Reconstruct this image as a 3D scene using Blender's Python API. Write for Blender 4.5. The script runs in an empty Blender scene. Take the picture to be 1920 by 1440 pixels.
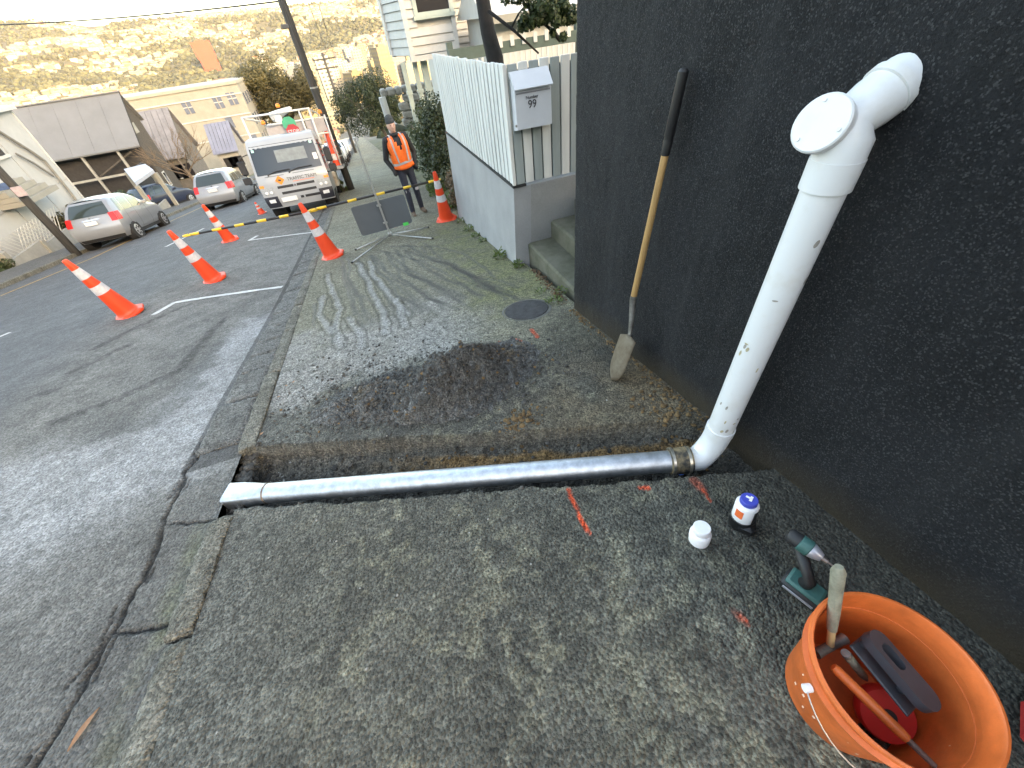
import bpy, bmesh, math, random
import numpy as np
from mathutils import Vector, Matrix
random.seed(7); rng = np.random.default_rng(11)
scn = bpy.context.scene
C = scn.collection
R = math.radians

# ------------------------------------------------------------------ camera
F_PX = 720.0; CAM_H = 1.6
def _ray(x, y): return np.array([x-960.0, y-720.0, F_PX])
_n = _ray(1066, 1460); _n /= np.linalg.norm(_n)
_v = _ray(675, 252); _d = _v-_n*(_v@_n); _d /= np.linalg.norm(_d)
_X = np.cross(_d, -_n)
MW = np.stack([_X, _d, -_n])
def W(x, y): return MW@_ray(x, y)
_r = W(675, 252); S = float(-_r[2]/_r[1]); TILT = math.atan(S)
def G(x, y, dz=0.0):
    """pixel -> point on the street plane z = -S*y + dz"""
    r = W(x, y); t = (CAM_H-dz)/(-(r[2]+S*r[1])); return np.array([0, 0, CAM_H])+t*r
def onx(x, y, X):
    r = W(x, y); return np.array([0, 0, CAM_H])+r*X/r[0]
def ony(x, y, Y):
    r = W(x, y); return np.array([0, 0, CAM_H])+r*Y/r[1]
cam = bpy.data.cameras.new('Camera'); camo = bpy.data.objects.new('Camera', cam); C.objects.link(camo)
cam.sensor_width = 36; cam.lens = 36*F_PX/1920; cam.clip_start = 0.03; cam.clip_end = 9000
ex, ey, ez = MW@np.array([1., 0, 0]), -(MW@np.array([0, 1., 0])), -(MW@np.array([0, 0, 1.]))
mw = Matrix(((ex[0], ey[0], ez[0], 0), (ex[1], ey[1], ez[1], 0), (ex[2], ey[2], ez[2], CAM_H), (0, 0, 0, 1)))
camo.matrix_world = mw
scn.camera = camo
scn.render.resolution_x, scn.render.resolution_y = 1024, 768

# ------------------------------------------------------------------ light
SUN_EL, SUN_AZ = 12.0, 153.0      # low evening sun behind the camera's right shoulder
world = bpy.data.worlds.new('World'); scn.world = world; world.use_nodes = True
nt = world.node_tree; bg = nt.nodes['Background']
sky = nt.nodes.new('ShaderNodeTexSky'); sky.sky_type = 'NISHITA'; sky.sun_disc = False
sky.sun_elevation = R(SUN_EL); sky.sun_rotation = R(SUN_AZ)
sky.air_density = 0.9; sky.dust_density = 2.5; sky.ozone_density = 0.3; sky.altitude = 100
nt.links.new(sky.outputs[0], bg.inputs[0]); bg.inputs[1].default_value = 0.15
sl = bpy.data.lights.new('Sun', 'SUN'); sl.energy = 0.8; sl.angle = R(0.5); sl.color = (1.0, 0.90, 0.68)
so = bpy.data.objects.new('Sun', sl); C.objects.link(so)
sd = Vector((math.sin(R(SUN_AZ))*math.cos(R(SUN_EL)), math.cos(R(SUN_AZ))*math.cos(R(SUN_EL)), math.sin(R(SUN_EL))))
so.rotation_euler = sd.to_track_quat('Z', 'Y').to_euler()
so.location = (20, -40, 60)
vs = scn.view_settings
vs.view_transform = 'Standard'; vs.look = 'None'; vs.gamma = 1.0; vs.exposure = 3.35; vs.use_curve_mapping = False
vs.use_white_balance = True; vs.white_balance_temperature = 7900; vs.white_balance_tint = 10.0   # the phone balanced for the shade
scn.render.engine = 'CYCLES'

# ------------------------------------------------------------------ helpers: noise
def _hash(ix, iy, seed):
    h = (ix.astype(np.int64)*374761393+iy.astype(np.int64)*668265263+seed*974711) & 0x7fffffff
    h = ((h ^ (h >> 13))*1274126177) & 0x7fffffff
    h = h ^ (h >> 16)
    return (h & 0xffff)/65535.0
def vnoise(x, y, seed=0):
    ix, iy = np.floor(x), np.floor(y); fx, fy = x-ix, y-iy
    fx = fx*fx*(3-2*fx); fy = fy*fy*(3-2*fy)
    a = _hash(ix, iy, seed); b = _hash(ix+1, iy, seed); c = _hash(ix, iy+1, seed); d = _hash(ix+1, iy+1, seed)
    return (a*(1-fx)+b*fx)*(1-fy)+(c*(1-fx)+d*fx)*fy
def fbm(x, y, seed=0, oct=4, gain=0.5):
    s = 0; a = 1.0; t = 0
    for o in range(oct):
        s = s+a*vnoise(x*2**o+17.3*o, y*2**o+5.1*o, seed+o*7); t += a; a *= gain
    return s/t
def sstep(a, b, x):
    t = np.clip((x-a)/(b-a), 0, 1); return t*t*(3-2*t)
def polydist(x, y, pts):
    """distance to a polyline and the parameter 0..1 along it"""
    best = np.full(x.shape, 1e9); par = np.zeros(x.shape); n = len(pts)-1
    for i in range(n):
        ax, ay = pts[i][:2]; bx_, by_ = pts[i+1][:2]
        dx, dy = bx_-ax, by_-ay; L = dx*dx+dy*dy+1e-12
        t = np.clip(((x-ax)*dx+(y-ay)*dy)/L, 0, 1)
        d = np.hypot(x-ax-t*dx, y-ay-t*dy); m = d < best
        best = np.where(m, d, best); par = np.where(m, (i+t)/n, par)
    return best, par

# ------------------------------------------------------------------ helpers: materials
MATS = {}
def mat(name, col, rough=0.6, var=0.15, vs_=6.0, bump=0.0, bs=80.0, metal=0.0, spec=0.5, col2=None, coat=0.0,
        coords='pos', attr=None, rnd=0.0, stretch=None, vlo=0.35, vhi=0.7, trans=0.0, emit=None):
    if name in MATS: return MATS[name]
    m = bpy.data.materials.new(name); m.use_nodes = True; MATS[name] = m
    t = m.node_tree; N = t.nodes; L = t.links; b = N['Principled BSDF']
    b.inputs['Roughness'].default_value = rough; b.inputs['Metallic'].default_value = metal
    b.inputs['Specular IOR Level'].default_value = spec
    if coat: b.inputs['Coat Weight'].default_value = coat
    if trans: b.inputs['Transmission Weight'].default_value = trans
    if coords == 'pos':
        co = N.new('ShaderNodeNewGeometry').outputs['Position']
    else:
        co = N.new('ShaderNodeTexCoord').outputs['Object']
    if stretch:
        mp = N.new('ShaderNodeMapping'); mp.inputs['Scale'].default_value = stretch
        L.new(co, mp.inputs[0]); co = mp.outputs[0]
    base = None
    if attr:
        a = N.new('ShaderNodeAttribute'); a.attribute_name = attr; base = a.outputs['Color']
    if var > 0 or col2:
        n1 = N.new('ShaderNodeTexNoise'); n1.inputs['Scale'].default_value = vs_; n1.inputs['Detail'].default_value = 6
        n1.inputs['Roughness'].default_value = 0.65
        L.new(co, n1.inputs['Vector'])
        rp = N.new('ShaderNodeMapRange'); rp.inputs[1].default_value = vlo; rp.inputs[2].default_value = vhi
        L.new(n1.outputs[0], rp.inputs[0])
        mx = N.new('ShaderNodeMix'); mx.data_type = 'RGBA'
        L.new(rp.outputs[0], mx.inputs[0])
        c2 = col2 if col2 else tuple(min(1, c*(1+var)) for c in col)
        c1 = col if col2 else tuple(c*(1-var) for c in col)
        mx.inputs[6].default_value = (*c1, 1); mx.inputs[7].default_value = (*c2, 1)
        if base is not None:
            mx.inputs[6].default_value = (1-var,)*3+(1,); mx.inputs[7].default_value = (1+var,)*3+(1,)
            mm = N.new('ShaderNodeMix'); mm.data_type = 'RGBA'; mm.blend_type = 'MULTIPLY'; mm.inputs[0].default_value = 1
            L.new(base, mm.inputs[6]); L.new(mx.outputs[2], mm.inputs[7]); base = mm.outputs[2]
        else: base = mx.outputs[2]
    if rnd > 0:
        g = N.new('ShaderNodeNewGeometry')
        mr = N.new('ShaderNodeMapRange'); mr.inputs[3].default_value = 1-rnd; mr.inputs[4].default_value = 1+rnd
        L.new(g.outputs['Random Per Island'], mr.inputs[0])
        mm = N.new('ShaderNodeVectorMath'); mm.operation = 'SCALE'
        if base is None:
            mm.inputs[0].default_value = col
        else: L.new(base, mm.inputs[0])
        L.new(mr.outputs[0], mm.inputs['Scale']); base = mm.outputs[0]
    if base is None: b.inputs['Base Color'].default_value = (*col, 1)
    else: L.new(base, b.inputs['Base Color'])
    if bump > 0:
        n2 = N.new('ShaderNodeTexNoise'); n2.inputs['Scale'].default_value = bs; n2.inputs['Detail'].default_value = 5
        n2.inputs['Roughness'].default_value = 0.7
        L.new(co, n2.inputs['Vector'])
        bp = N.new('ShaderNodeBump'); bp.inputs['Strength'].default_value = bump; bp.inputs['Distance'].default_value = 0.01
        L.new(n2.outputs[0], bp.inputs['Height']); L.new(bp.outputs[0], b.inputs['Normal'])
    if emit:
        b.inputs['Emission Color'].default_value = (*emit[0], 1); b.inputs['Emission Strength'].default_value = emit[1]
    return m

def leafmat(name, col, col2, rough=0.55):
    if name in MATS: return MATS[name]
    m = bpy.data.materials.new(name); m.use_nodes = True; MATS[name] = m
    t = m.node_tree; N = t.nodes; L = t.links; b = N['Principled BSDF']
    g = N.new('ShaderNodeNewGeometry'); mx = N.new('ShaderNodeMix'); mx.data_type = 'RGBA'
    L.new(g.outputs['Random Per Island'], mx.inputs[0])
    mx.inputs[6].default_value = (*col, 1); mx.inputs[7].default_value = (*col2, 1)
    L.new(mx.outputs[2], b.inputs['Base Color']); b.inputs['Roughness'].default_value = rough
    tr = N.new('ShaderNodeBsdfTranslucent'); L.new(mx.outputs[2], tr.inputs[0])
    ms = N.new('ShaderNodeMixShader'); ms.inputs[0].default_value = 0.25
    L.new(b.outputs[0], ms.inputs[1]); L.new(tr.outputs[0], ms.inputs[2])
    L.new(ms.outputs[0], N['Material Output'].inputs[0])
    return m

# ------------------------------------------------------------------ helpers: meshes
class MB:
    def __init__(s): s.v = []; s.f = []
    def add(s, verts, faces):
        o = len(s.v); s.v.extend([tuple(map(float, p)) for p in verts]); s.f.extend([tuple(i+o for i in f) for f in faces]); return s
    def box(s, c, d, rz=0.0, m=None, bev=0.0):
        x, y, z = d[0]/2, d[1]/2, d[2]/2
        if bev <= 0:
            vs_ = [(-x,-y,-z),(x,-y,-z),(x,y,-z),(-x,y,-z),(-x,-y,z),(x,-y,z),(x,y,z),(-x,y,z)]
            fs = [(0,3,2,1),(4,5,6,7),(0,1,5,4),(1,2,6,5),(2,3,7,6),(3,0,4,7)]
        else:
            b = min(bev, x*.9, y*.9, z*.9)
            vs_ = []
            for sz in (-1, 1):
                for (ax, ay, az) in ((x-b, y-b, z), (x, y, z-b)):
                    pass
            loops = [(-z, b), (-z+b, 0), (z-b, 0), (z, b)]
            for zz, ins in loops:
                X, Y = x-ins, y-ins
                k = b*0.6
                vs_ += [(-X+k,-Y,zz),(X-k,-Y,zz),(X,-Y+k,zz),(X,Y-k,zz),(X-k,Y,zz),(-X+k,Y,zz),(-X,Y-k,zz),(-X,-Y+k,zz)]
            fs = [tuple(range(7,-1,-1)), tuple(range(24,32))]
            for l in range(3):
                for i in range(8):
                    j = (i+1) % 8; fs.append((l*8+i, l*8+j, l*8+8+j, l*8+8+i))
        cs, sn = math.cos(rz), math.sin(rz)
        vs_ = [(p[0]*cs-p[1]*sn, p[0]*sn+p[1]*cs, p[2]) for p in vs_]
        if m is not None: vs_ = [tuple(m@Vector(p)) for p in vs_]
        return s.add([(p[0]+c[0], p[1]+c[1], p[2]+c[2]) for p in vs_], fs)
    def b2(s, a, b, bev=0.0):
        return s.box([(a[i]+b[i])/2 for i in range(3)], [abs(a[i]-b[i]) for i in range(3)], bev=bev)
    def tube(s, pts, rad, n=10, caps=True):
        pts = [Vector(p) for p in pts]
        rad = list(rad) if hasattr(rad, '__len__') else [rad]*len(pts)
        vs_ = []; u = None
        for i, p in enumerate(pts):
            if i == 0: t = pts[1]-pts[0]
            elif i == len(pts)-1: t = pts[-1]-pts[-2]
            else: t = (pts[i+1]-pts[i]).normalized()+(pts[i]-pts[i-1]).normalized()
            t.normalize()
            if u is None:
                u = Vector((0, 0, 1)) if abs(t.z) < 0.9 else Vector((1, 0, 0))
            u = (u-t*u.dot(t)).normalized(); w_ = t.cross(u)
            for k in range(n):
                a = 2*math.pi*k/n; vs_.append(p+(u*math.cos(a)+w_*math.sin(a))*rad[i])
        fs = []
        for i in range(len(pts)-1):
            for k in range(n):
                j = (k+1) % n; fs.append((i*n+k, i*n+j, (i+1)*n+j, (i+1)*n+k))
        if caps: fs += [tuple(range(n-1, -1, -1)), tuple(range((len(pts)-1)*n, len(pts)*n))]
        return s.add(vs_, fs)
    def lathe(s, prof, n=24, c=(0, 0, 0), m=None, close=False):
        vs_ = []
        for r, z in prof:
            for k in range(n):
                a = 2*math.pi*k/n; vs_.append(Vector((r*math.cos(a), r*math.sin(a), z)))
        fs = []
        for i in range(len(prof)-1):
            for k in range(n):
                j = (k+1) % n; fs.append((i*n+k, i*n+j, (i+1)*n+j, (i+1)*n+k))
        if prof[0][0] > 1e-6 and not close: fs.append(tuple(range(n-1, -1, -1)))
        if prof[-1][0] > 1e-6 and not close: fs.append(tuple(range((len(prof)-1)*n, len(prof)*n)))
        if m is not None: vs_ = [m@p for p in vs_]
        return s.add([(p[0]+c[0], p[1]+c[1], p[2]+c[2]) for p in vs_], fs)
    def prism(s, poly, vec):
        n = len(poly); vs_ = [tuple(p) for p in poly]+[tuple(np.array(p)+np.array(vec)) for p in poly]
        return s.add(vs_, [tuple(range(n-1, -1, -1)), tuple(range(n, 2*n))]+[(i, (i+1) % n, n+(i+1) % n, n+i) for i in range(n)])
    def grid(s, P):
        nu, nv = len(P), len(P[0])
        return s.add([p for r in P for p in r], [(i*nv+j, i*nv+j+1, (i+1)*nv+j+1, (i+1)*nv+j) for i in range(nu-1) for j in range(nv-1)])
    def mesh(s, name='mesh', fix=True):
        me = bpy.data.meshes.new(name); me.from_pydata(s.v, [], s.f)
        if fix:
            b = bmesh.new(); b.from_mesh(me); bmesh.ops.recalc_face_normals(b, faces=b.faces); b.to_mesh(me); b.free()
        me.update(); return me

def smooth(me, ang=None):
    me.polygons.foreach_set('use_smooth', [True]*len(me.polygons))
    if ang is not None:
        try: me.set_sharp_from_angle(angle=R(ang))
        except Exception: pass
def obj(name, mb, m, parent=None, sm=None, fix=True):
    me = mb.mesh(name, fix) if isinstance(mb, MB) else mb
    if m is not None and len(me.materials) == 0: me.materials.append(m)
    if sm: smooth(me, None if sm is True else sm)
    o = bpy.data.objects.new(name, me); C.objects.link(o)
    if parent is not None: o.parent = parent
    return o
def tag(o, label, cat, group=None):
    o['label'] = label; o['category'] = cat
    if group: o['group'] = group
    return o
def thing(name, label, cat, loc=(0, 0, 0), rot=(0, 0, 0), group=None):
    o = bpy.data.objects.new(name, None); C.objects.link(o); o.empty_display_size = 0.2
    o.location = tuple(float(v) for v in loc); o.rotation_euler = rot
    return tag(o, label, cat, group)
def struct(o, kind='structure'): o['kind'] = kind; return o
def copy_tree(o, parent=None):
    c = o.copy(); C.objects.link(c)
    if parent is not None: c.parent = parent
    for ch in list(o.children): copy_tree(ch, c)
    return c
def gridmesh(name, xs, ys, zf, colf=None, extra=None, keep=None):
    X, Y = np.meshgrid(xs, ys); Z = zf(X, Y)
    nx, ny = len(xs), len(ys)
    me = bpy.data.meshes.new(name)
    idx = np.arange(nx*ny).reshape(ny, nx)
    q = np.stack([idx[:-1, :-1], idx[:-1, 1:], idx[1:, 1:], idx[1:, :-1]], -1).reshape(-1, 4)
    if keep is not None:
        K = keep(X, Y, Z); kk = (K[:-1, :-1] | K[:-1, 1:] | K[1:, 1:] | K[1:, :-1]).reshape(-1); q = q[kk]
    co = np.stack([X, Y, Z], -1).reshape(-1, 3)
    if keep is not None:
        used = np.zeros(len(co), bool); used[q.ravel()] = True
        remap = np.cumsum(used)-1; q = remap[q]; co = co[used]
    else: used = slice(None)
    me.vertices.add(len(co)); me.vertices.foreach_set('co', co.ravel().astype(np.float32))
    me.loops.add(q.size); me.loops.foreach_set('vertex_index', q.ravel().astype(np.int32))
    me.polygons.add(len(q)); me.polygons.foreach_set('loop_start', (np.arange(len(q))*4).astype(np.int32))
    me.polygons.foreach_set('use_smooth', [True]*len(q))
    me.update(); me.validate()
    if colf is not None:
        col = colf(X, Y, Z)     # (ny,nx,4): rgb + wetness
        col = col.reshape(-1, 4)[used]
        a = me.color_attributes.new('Col', 'FLOAT_COLOR', 'POINT'); a.data.foreach_set('color', col.ravel().astype(np.float32))
    return me
def groundmat(name, speck=0.35, s1=140., s2=28., bump=0.5, dist=0.006):
    """vertex colour (rgb) times grain, alpha = wetness (gloss)"""
    m = bpy.data.materials.new(name); m.use_nodes = True; MATS[name] = m
    t = m.node_tree; N = t.nodes; L = t.links; b = N['Principled BSDF']
    g = N.new('ShaderNodeNewGeometry'); a = N.new('ShaderNodeAttribute'); a.attribute_name = 'Col'
    def noise(sc, det=4, ro=.65):
        n = N.new('ShaderNodeTexNoise'); n.inputs['Scale'].default_value = sc; n.inputs['Detail'].default_value = det
        n.inputs['Roughness'].default_value = ro; L.new(g.outputs['Position'], n.inputs['Vector']); return n.outputs[0]
    na, nb = noise(s1, 3), noise(s2, 5)
    vo = N.new('ShaderNodeTexVoronoi'); vo.inputs['Scale'].default_value = s1*1.1; L.new(g.outputs['Position'], vo.inputs['Vector'])
    def mr(src, lo, hi, a_, b_):
        n = N.new('ShaderNodeMapRange'); n.inputs[1].default_value = lo; n.inputs[2].default_value = hi
        n.inputs[3].default_value = a_; n.inputs[4].default_value = b_; L.new(src, n.inputs[0]); return n.outputs[0]
    def mul(x, y):
        n = N.new('ShaderNodeMath'); n.operation = 'MULTIPLY'; L.new(x, n.inputs[0]); L.new(y, n.inputs[1]); return n.outputs[0]
    sp = N.new('ShaderNodeSeparateColor'); L.new(vo.outputs['Color'], sp.inputs[0])
    k = mul(mr(na, .3, .7, 1-speck, 1+speck), mr(nb, .3, .7, 1-speck*.7, 1+speck*.7))
    k = mul(k, mr(sp.outputs[0], 0, 1, 1-speck*.8, 1+speck*.8))
    sc = N.new('ShaderNodeVectorMath'); sc.operation = 'SCALE'; L.new(a.outputs['Color'], sc.inputs[0]); L.new(k, sc.inputs['Scale'])
    L.new(sc.outputs[0], b.inputs['Base Color'])
    L.new(mr(a.outputs['Alpha'], 0, 1, .92, .35), b.inputs['Roughness'])
    ad = N.new('ShaderNodeMath'); ad.operation = 'ADD'; L.new(na, ad.inputs[0]); L.new(mr(vo.outputs['Distance'], 0, 1, 1, 0), ad.inputs[1])
    bp = N.new('ShaderNodeBump'); bp.inputs['Strength'].default_value = bump; bp.inputs['Distance'].default_value = dist
    L.new(ad.outputs[0], bp.inputs['Height']); L.new(bp.outputs[0], b.inputs['Normal'])
    return m
# ------------------------------------------------------------------ the lie of the land
LF = .32            # the far side of the road lies lower
KX = -1.31          # footpath edge / back of kerb
_SY = np.array([-400., -95, -60, 0, 130, 200, 300, 450, 700, 1100, 4000])
_SZ = np.array([-S*-95+24.5, -S*-95+24.5, S*60+9, 0, -S*130, -31., -43, -52, -57, -57, -57])
def zs(y):
    y = np.asarray(y, float)
    near = -S*y
    far = np.interp(y, _SY, _SZ)
    back = -S*y+24.5*sstep(-30, -95, y)
    back = np.where(y < -95, S*95+24.5, back)
    return np.where(y < 0, back, np.where(y < 130, near, far))
_sk = [(0, 42), (60, 37), (110, 44), (180, 50), (250, 38), (330, 30), (400, 22), (500, 15), (590, 8), (650, 0), (760, -24), (860, -40)]
_ska = []; _ske = []
for q in _sk:
    r = W(*q); _ska.append(math.atan2(r[0], r[1])); _ske.append(math.atan2(r[2], math.hypot(r[0], r[1])))
RIDGE = 2500.
def terrain(x, y):
    r = np.hypot(x, y); az = np.arctan2(x, y)
    zr = 1.6+RIDGE*np.tan(np.interp(az, _ska, _ske))
    t = np.clip((r-1000)/(RIDGE-1000), 0, 1)
    ridges = (fbm(x/330+3, y/330, 5, 4)-.5)*75*np.sin(np.pi*np.clip(t, 0, 1))
    h = -57+(zr+57)*(0.25*t+0.75*t**1.5)+ridges-8*t*(1-t)
    h = np.where(r > RIDGE, zr-(r-RIDGE)*.25, h)
    base = zs(y)-0.35-.45*sstep(-4, -10, x)*(np.abs(y) < 135)
    front = (y > 0)
    k = sstep(900, 1100, r)
    side = np.where((y > 40), 6*sstep(60, 400, np.abs(x))*sstep(40, 300, y)*(1-k), 0)
    return np.maximum(np.where(front, base*(1-k)+h*k+side*.0, base), -75.)
def ground_col(X, Y, Z):
    r = np.hypot(X, Y)
    n = fbm(X/60, Y/60, 21, 4); n2 = fbm(X/14, Y/14, 31, 3)
    hill = np.stack([.05+.035*n, .044+.027*n, .02+.018*n], -1)*(0.6+.8*n2)[..., None]
    town = np.stack([.11+.06*n, .10+.055*n, .08+.045*n], -1)
    near = np.stack([.06+.03*n, .06+.035*n, .035+.02*n], -1)
    k1 = sstep(850, 1150, r)[..., None]; k2 = sstep(120, 220, r)[..., None]
    c = near*(1-k2)+town*k2; c = c*(1-k1)+hill*k1
    return np.concatenate([c, np.zeros(c.shape[:2]+(1,))], -1)
def graded(lo, hi, s0, g):
    a = [0.]; s = s0
    while a[-1] < hi: a.append(a[-1]+s); s *= g
    b = [0.]; s = s0
    while b[-1] > lo: b.append(b[-1]-s); s *= g
    return np.array(sorted(set(b+a)))
gx = graded(-2900, 1800, 6, 1.035); gy = np.concatenate([np.arange(-260, 130, 6.), np.arange(130, 900, 16.), np.arange(900, 3300, 22.)])
gm = groundmat('terrain_soil', speck=.3, s1=.6, s2=.12, bump=.3, dist=.3)
struct(obj('ground', gridmesh('ground', gx, gy, terrain, ground_col), gm))

# ------------------------------------------------------------------ road
def gdepth(y): return .010+.095*sstep(1.6, 6.0, y)
def zroad(x, y):
    k = np.clip((x+3.5)/2.03, 0, 1)**1.3
    l = np.clip((-4.4-x)/6.1, 0, 1)
    return zs(y)-.006-gdepth(y)*k-LF*l
crackA = [G(*p)[:2] for p in [(20, 1490), (60, 1440), (103, 1368), (128, 1322), (152, 1285), (165, 1240), (200, 1190), (222, 1160), (262, 1085), (285, 1025), (300, 985), (322, 935), (345, 880), (372, 840), (398, 800), (430, 760)]]
crackB = [G(*p)[:2] for p in [(200, 1192), (240, 1185), (285, 1175), (322, 1163)]]
crackC = [G(*p)[:2] for p in [(302, 985), (350, 978), (410, 972)]]
crackD = [G(*p)[:2] for p in [(470, 700), (440, 745), (415, 790), (405, 805)]]
tarL = [[G(*p)[:2] for p in q] for q in ([(130, 697), (185, 672), (230, 650)], [(55, 745), (100, 730)], [(100, 790), (220, 745), (330, 690), (395, 610), (420, 590)], [(180, 650), (260, 610), (350, 570)])]
pale1 = [G(*p)[:2] for p in [(505, 585), (470, 625), (440, 690), (400, 760), (300, 840), (180, 900), (0, 960)]]
pale2 = [G(*p)[:2] for p in [(590, 455), (575, 500), (560, 530)]]
darkp = [G(*p)[:2] for p in [(190, 805), (290, 780), (330, 750), (400, 640)]]
crk_rough = lambda X, Y, s: (fbm(X*14, Y*14, s, 3)-.5)*.05
def road_masks(X, Y):
    jx = (fbm(X*9, Y*9, 3, 3)-.5); jy = (fbm(X*9+7, Y*9, 4, 3)-.5)
    xx, yy = X+jx*.06, Y+jy*.06
    cr = np.zeros(X.shape)
    for c, wd in ((crackA, .011), (crackB, .007), (crackC, .005), (crackD, .008)):
        d, t = polydist(xx, yy, c); wv = wd*(.45+1.0*fbm(X*6, Y*6, 8, 2))
        cr = np.maximum(cr, 1-sstep(wv*.6, wv*1.5, d))
    dA, _ = polydist(xx+.03*jy, yy, crackA)
    cr2 = (1-sstep(.002, .006, np.abs(dA-.035-.03*jx)))*(fbm(X*4, Y*4, 44, 2) > .56)
    cr = np.maximum(cr, cr2*.8)
    return cr
def zroad_d(X, Y):
    cr = road_masks(X, Y)*(Y < 4)
    lump = (fbm(X*1.3, Y*1.3, 61, 3)-.5)*.016*(X > -6)
    return zroad(X, Y)+lump-.018*cr+(fbm(X*40, Y*40, 9, 2)-.5)*.004*(Y < 4)
def road_col(X, Y, Z):
    n = fbm(X*.8, Y*.5, 12, 4); n2 = fbm(X*5, Y*5, 13, 4); n3 = fbm(X*22, Y*22, 14, 3)
    # driven lane bluish grey asphalt; parking bay browner and more worn
    lane = np.stack([.064+.024*n, .066+.024*n, .070+.024*n], -1)
    bay = np.stack([.098+.05*n, .097+.049*n, .092+.045*n], -1)
    k = sstep(-4.6, -3.2, X+(n-.5)*1.6)[..., None]
    c = lane*(1-k)+bay*k
    c = c*(.62+.76*n2)[..., None]
    # pale dusty wash
    xx, yy = X+(n2-.5)*.35, Y+(fbm(X*3, Y*3, 55, 3)-.5)*.4
    d1, t1 = polydist(xx, yy, pale1); p1 = (1-sstep(.12+.16*t1, .48+.55*t1, d1))*(.5+.9*n2)*(Y < 6)
    d2, t2 = polydist(xx, yy, pale2); p2 = (1-sstep(.06, .22, d2))*1.0
    p = np.clip(np.maximum(p1*.85, p2), 0, 1)[..., None]
    c = c*(1-p)+np.stack([.215+.09*n3, .22+.09*n3, .225+.09*n3], -1)*p
    d3, t3 = polydist(xx, yy, darkp); p3 = (1-sstep(.03, .14, d3))[..., None]*.6
    c = c*(1-p3*.55)
    for q in tarL:
        d, t = polydist(X+(n2-.5)*.1, Y+(n3-.5)*.1, q)
        c = c*(1-.55*(1-sstep(.03, .085, d))*np.clip(n3*2.2-.3, 0, 1))[..., None]
    # worn channel beside the kerb, near the camera: browner with moss
    ch = (1-sstep(.0, .42, np.abs(X+1.62)))*(Y < 2.0)*.8
    c = c*(1-ch*.25)[..., None]
    ms = ((1-sstep(.0, .10, np.abs(X+1.47)))*np.clip(n2*2.4-.7, 0, 1)*(Y < 1.6))[..., None]
    c = c*(1-.6*ms)+np.array([.07, .075, .02])*.6*ms
    jt = ((X > -1.78)*(Y > 2.1))[..., None]; c = c*(1-.6*jt)
    cr = (road_masks(X, Y)*(Y < 4))[..., None]
    c = c*(1-.85*cr)
    # lengthwise wheel polish in the lane
    c = c*(1+.10*(fbm(X*7, Y*.25, 71, 3)-.5)*2*(X < -3))[..., None]
    c = np.clip(c, .008, 1)
    wet = np.clip(.25*(1-k[..., 0])+.3*p3[..., 0], 0, 1)
    return np.concatenate([c, wet[..., None]], -1)
rx = np.concatenate([np.arange(-10.5, -4, .1), np.arange(-4, -2.6, .03), np.arange(-2.6, KX-.09, .0105), [KX-.09]])
ry = np.concatenate([np.arange(-1.6, 0.1, .04), np.arange(.1, 2.6, .0105), np.arange(2.6, 8, .03), np.arange(8, 25, .12), np.arange(25, 60, .6), np.arange(60, 240, 4.)])
rm = groundmat('road_asphalt', speck=.42, s1=80., s2=16., bump=.9, dist=.010)
road = struct(obj('road', gridmesh('road', rx, ry, zroad_d, road_col), rm))

# ------------------------------------------------------------------ footpath with the open trench
TF = (G(478, 838)[:2], G(1335, 786)[:2])       # far lip of the trench
TN = (G(432, 957)[:2], G(1405, 888)[:2])       # near lip
def sd_line(X, Y, a, b):
    dx, dy = b[0]-a[0], b[1]-a[1]; L = math.hypot(dx, dy)
    return ((Y-a[1])*dx-(X-a[0])*dy)/L
def trench_depth(X, Y):
    j = (fbm(X*7, Y*7, 91, 3)-.5)*.05+(fbm(X*30, Y*30, 92, 2)-.5)*.018
    df = -sd_line(X, Y, *TF)+j*.55      # >0 inside
    dn = sd_line(X, Y, *TN)+j*.9-.004
    wallf = sstep(0, .022, df); walln = sstep(0, .022, dn)
    dep = .185+.035*(fbm(X*5, Y*5, 95, 3)-.5)*2
    slope = 1-.30*sstep(.13, .02, df)*1.0                                  # battered far side
    e = sstep(1.42, 1.30, X)
    return wallf*walln*dep*slope*e, df, dn
def zpath(X, Y):
    d, df, dn = trench_depth(X, Y)
    ins = np.clip(d/.05, 0, 1)
    rough = (fbm(X*26, Y*26, 101, 3)-.5)*(.006+.034*ins)*(Y < 4)
    heave = (fbm(X*1.6, Y*1.6, 111, 3)-.5)*.02*(Y < 9)
    edge = .012*sstep(1.05, 1.36, X)*(Y < 2.8)                              # soil banked at the wall
    lip = .008*np.exp(-((df+.03)/.05)**2)*(df < 0)*(fbm(X*9, Y*9, 99, 2))
    under = sstep(KX+.004, KX-.006, X)
    return zs(Y)-d*(1-under)+rough+heave*(1-under)+edge+lip-under*(.05+.05*fbm(X*20, Y*20, 97, 3))
streamsP = [[(612, 515), (622, 548), (640, 580), (628, 612), (640, 650)], [(668, 492), (690, 520), (700, 555), (722, 590), (720, 625)], [(690, 490), (705, 520), (735, 560), (765, 590)], [(606, 555), (600, 590), (622, 625)], [(742, 560), (752, 590), (760, 612)], [(655, 595), (672, 618), (680, 650)]]
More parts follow.
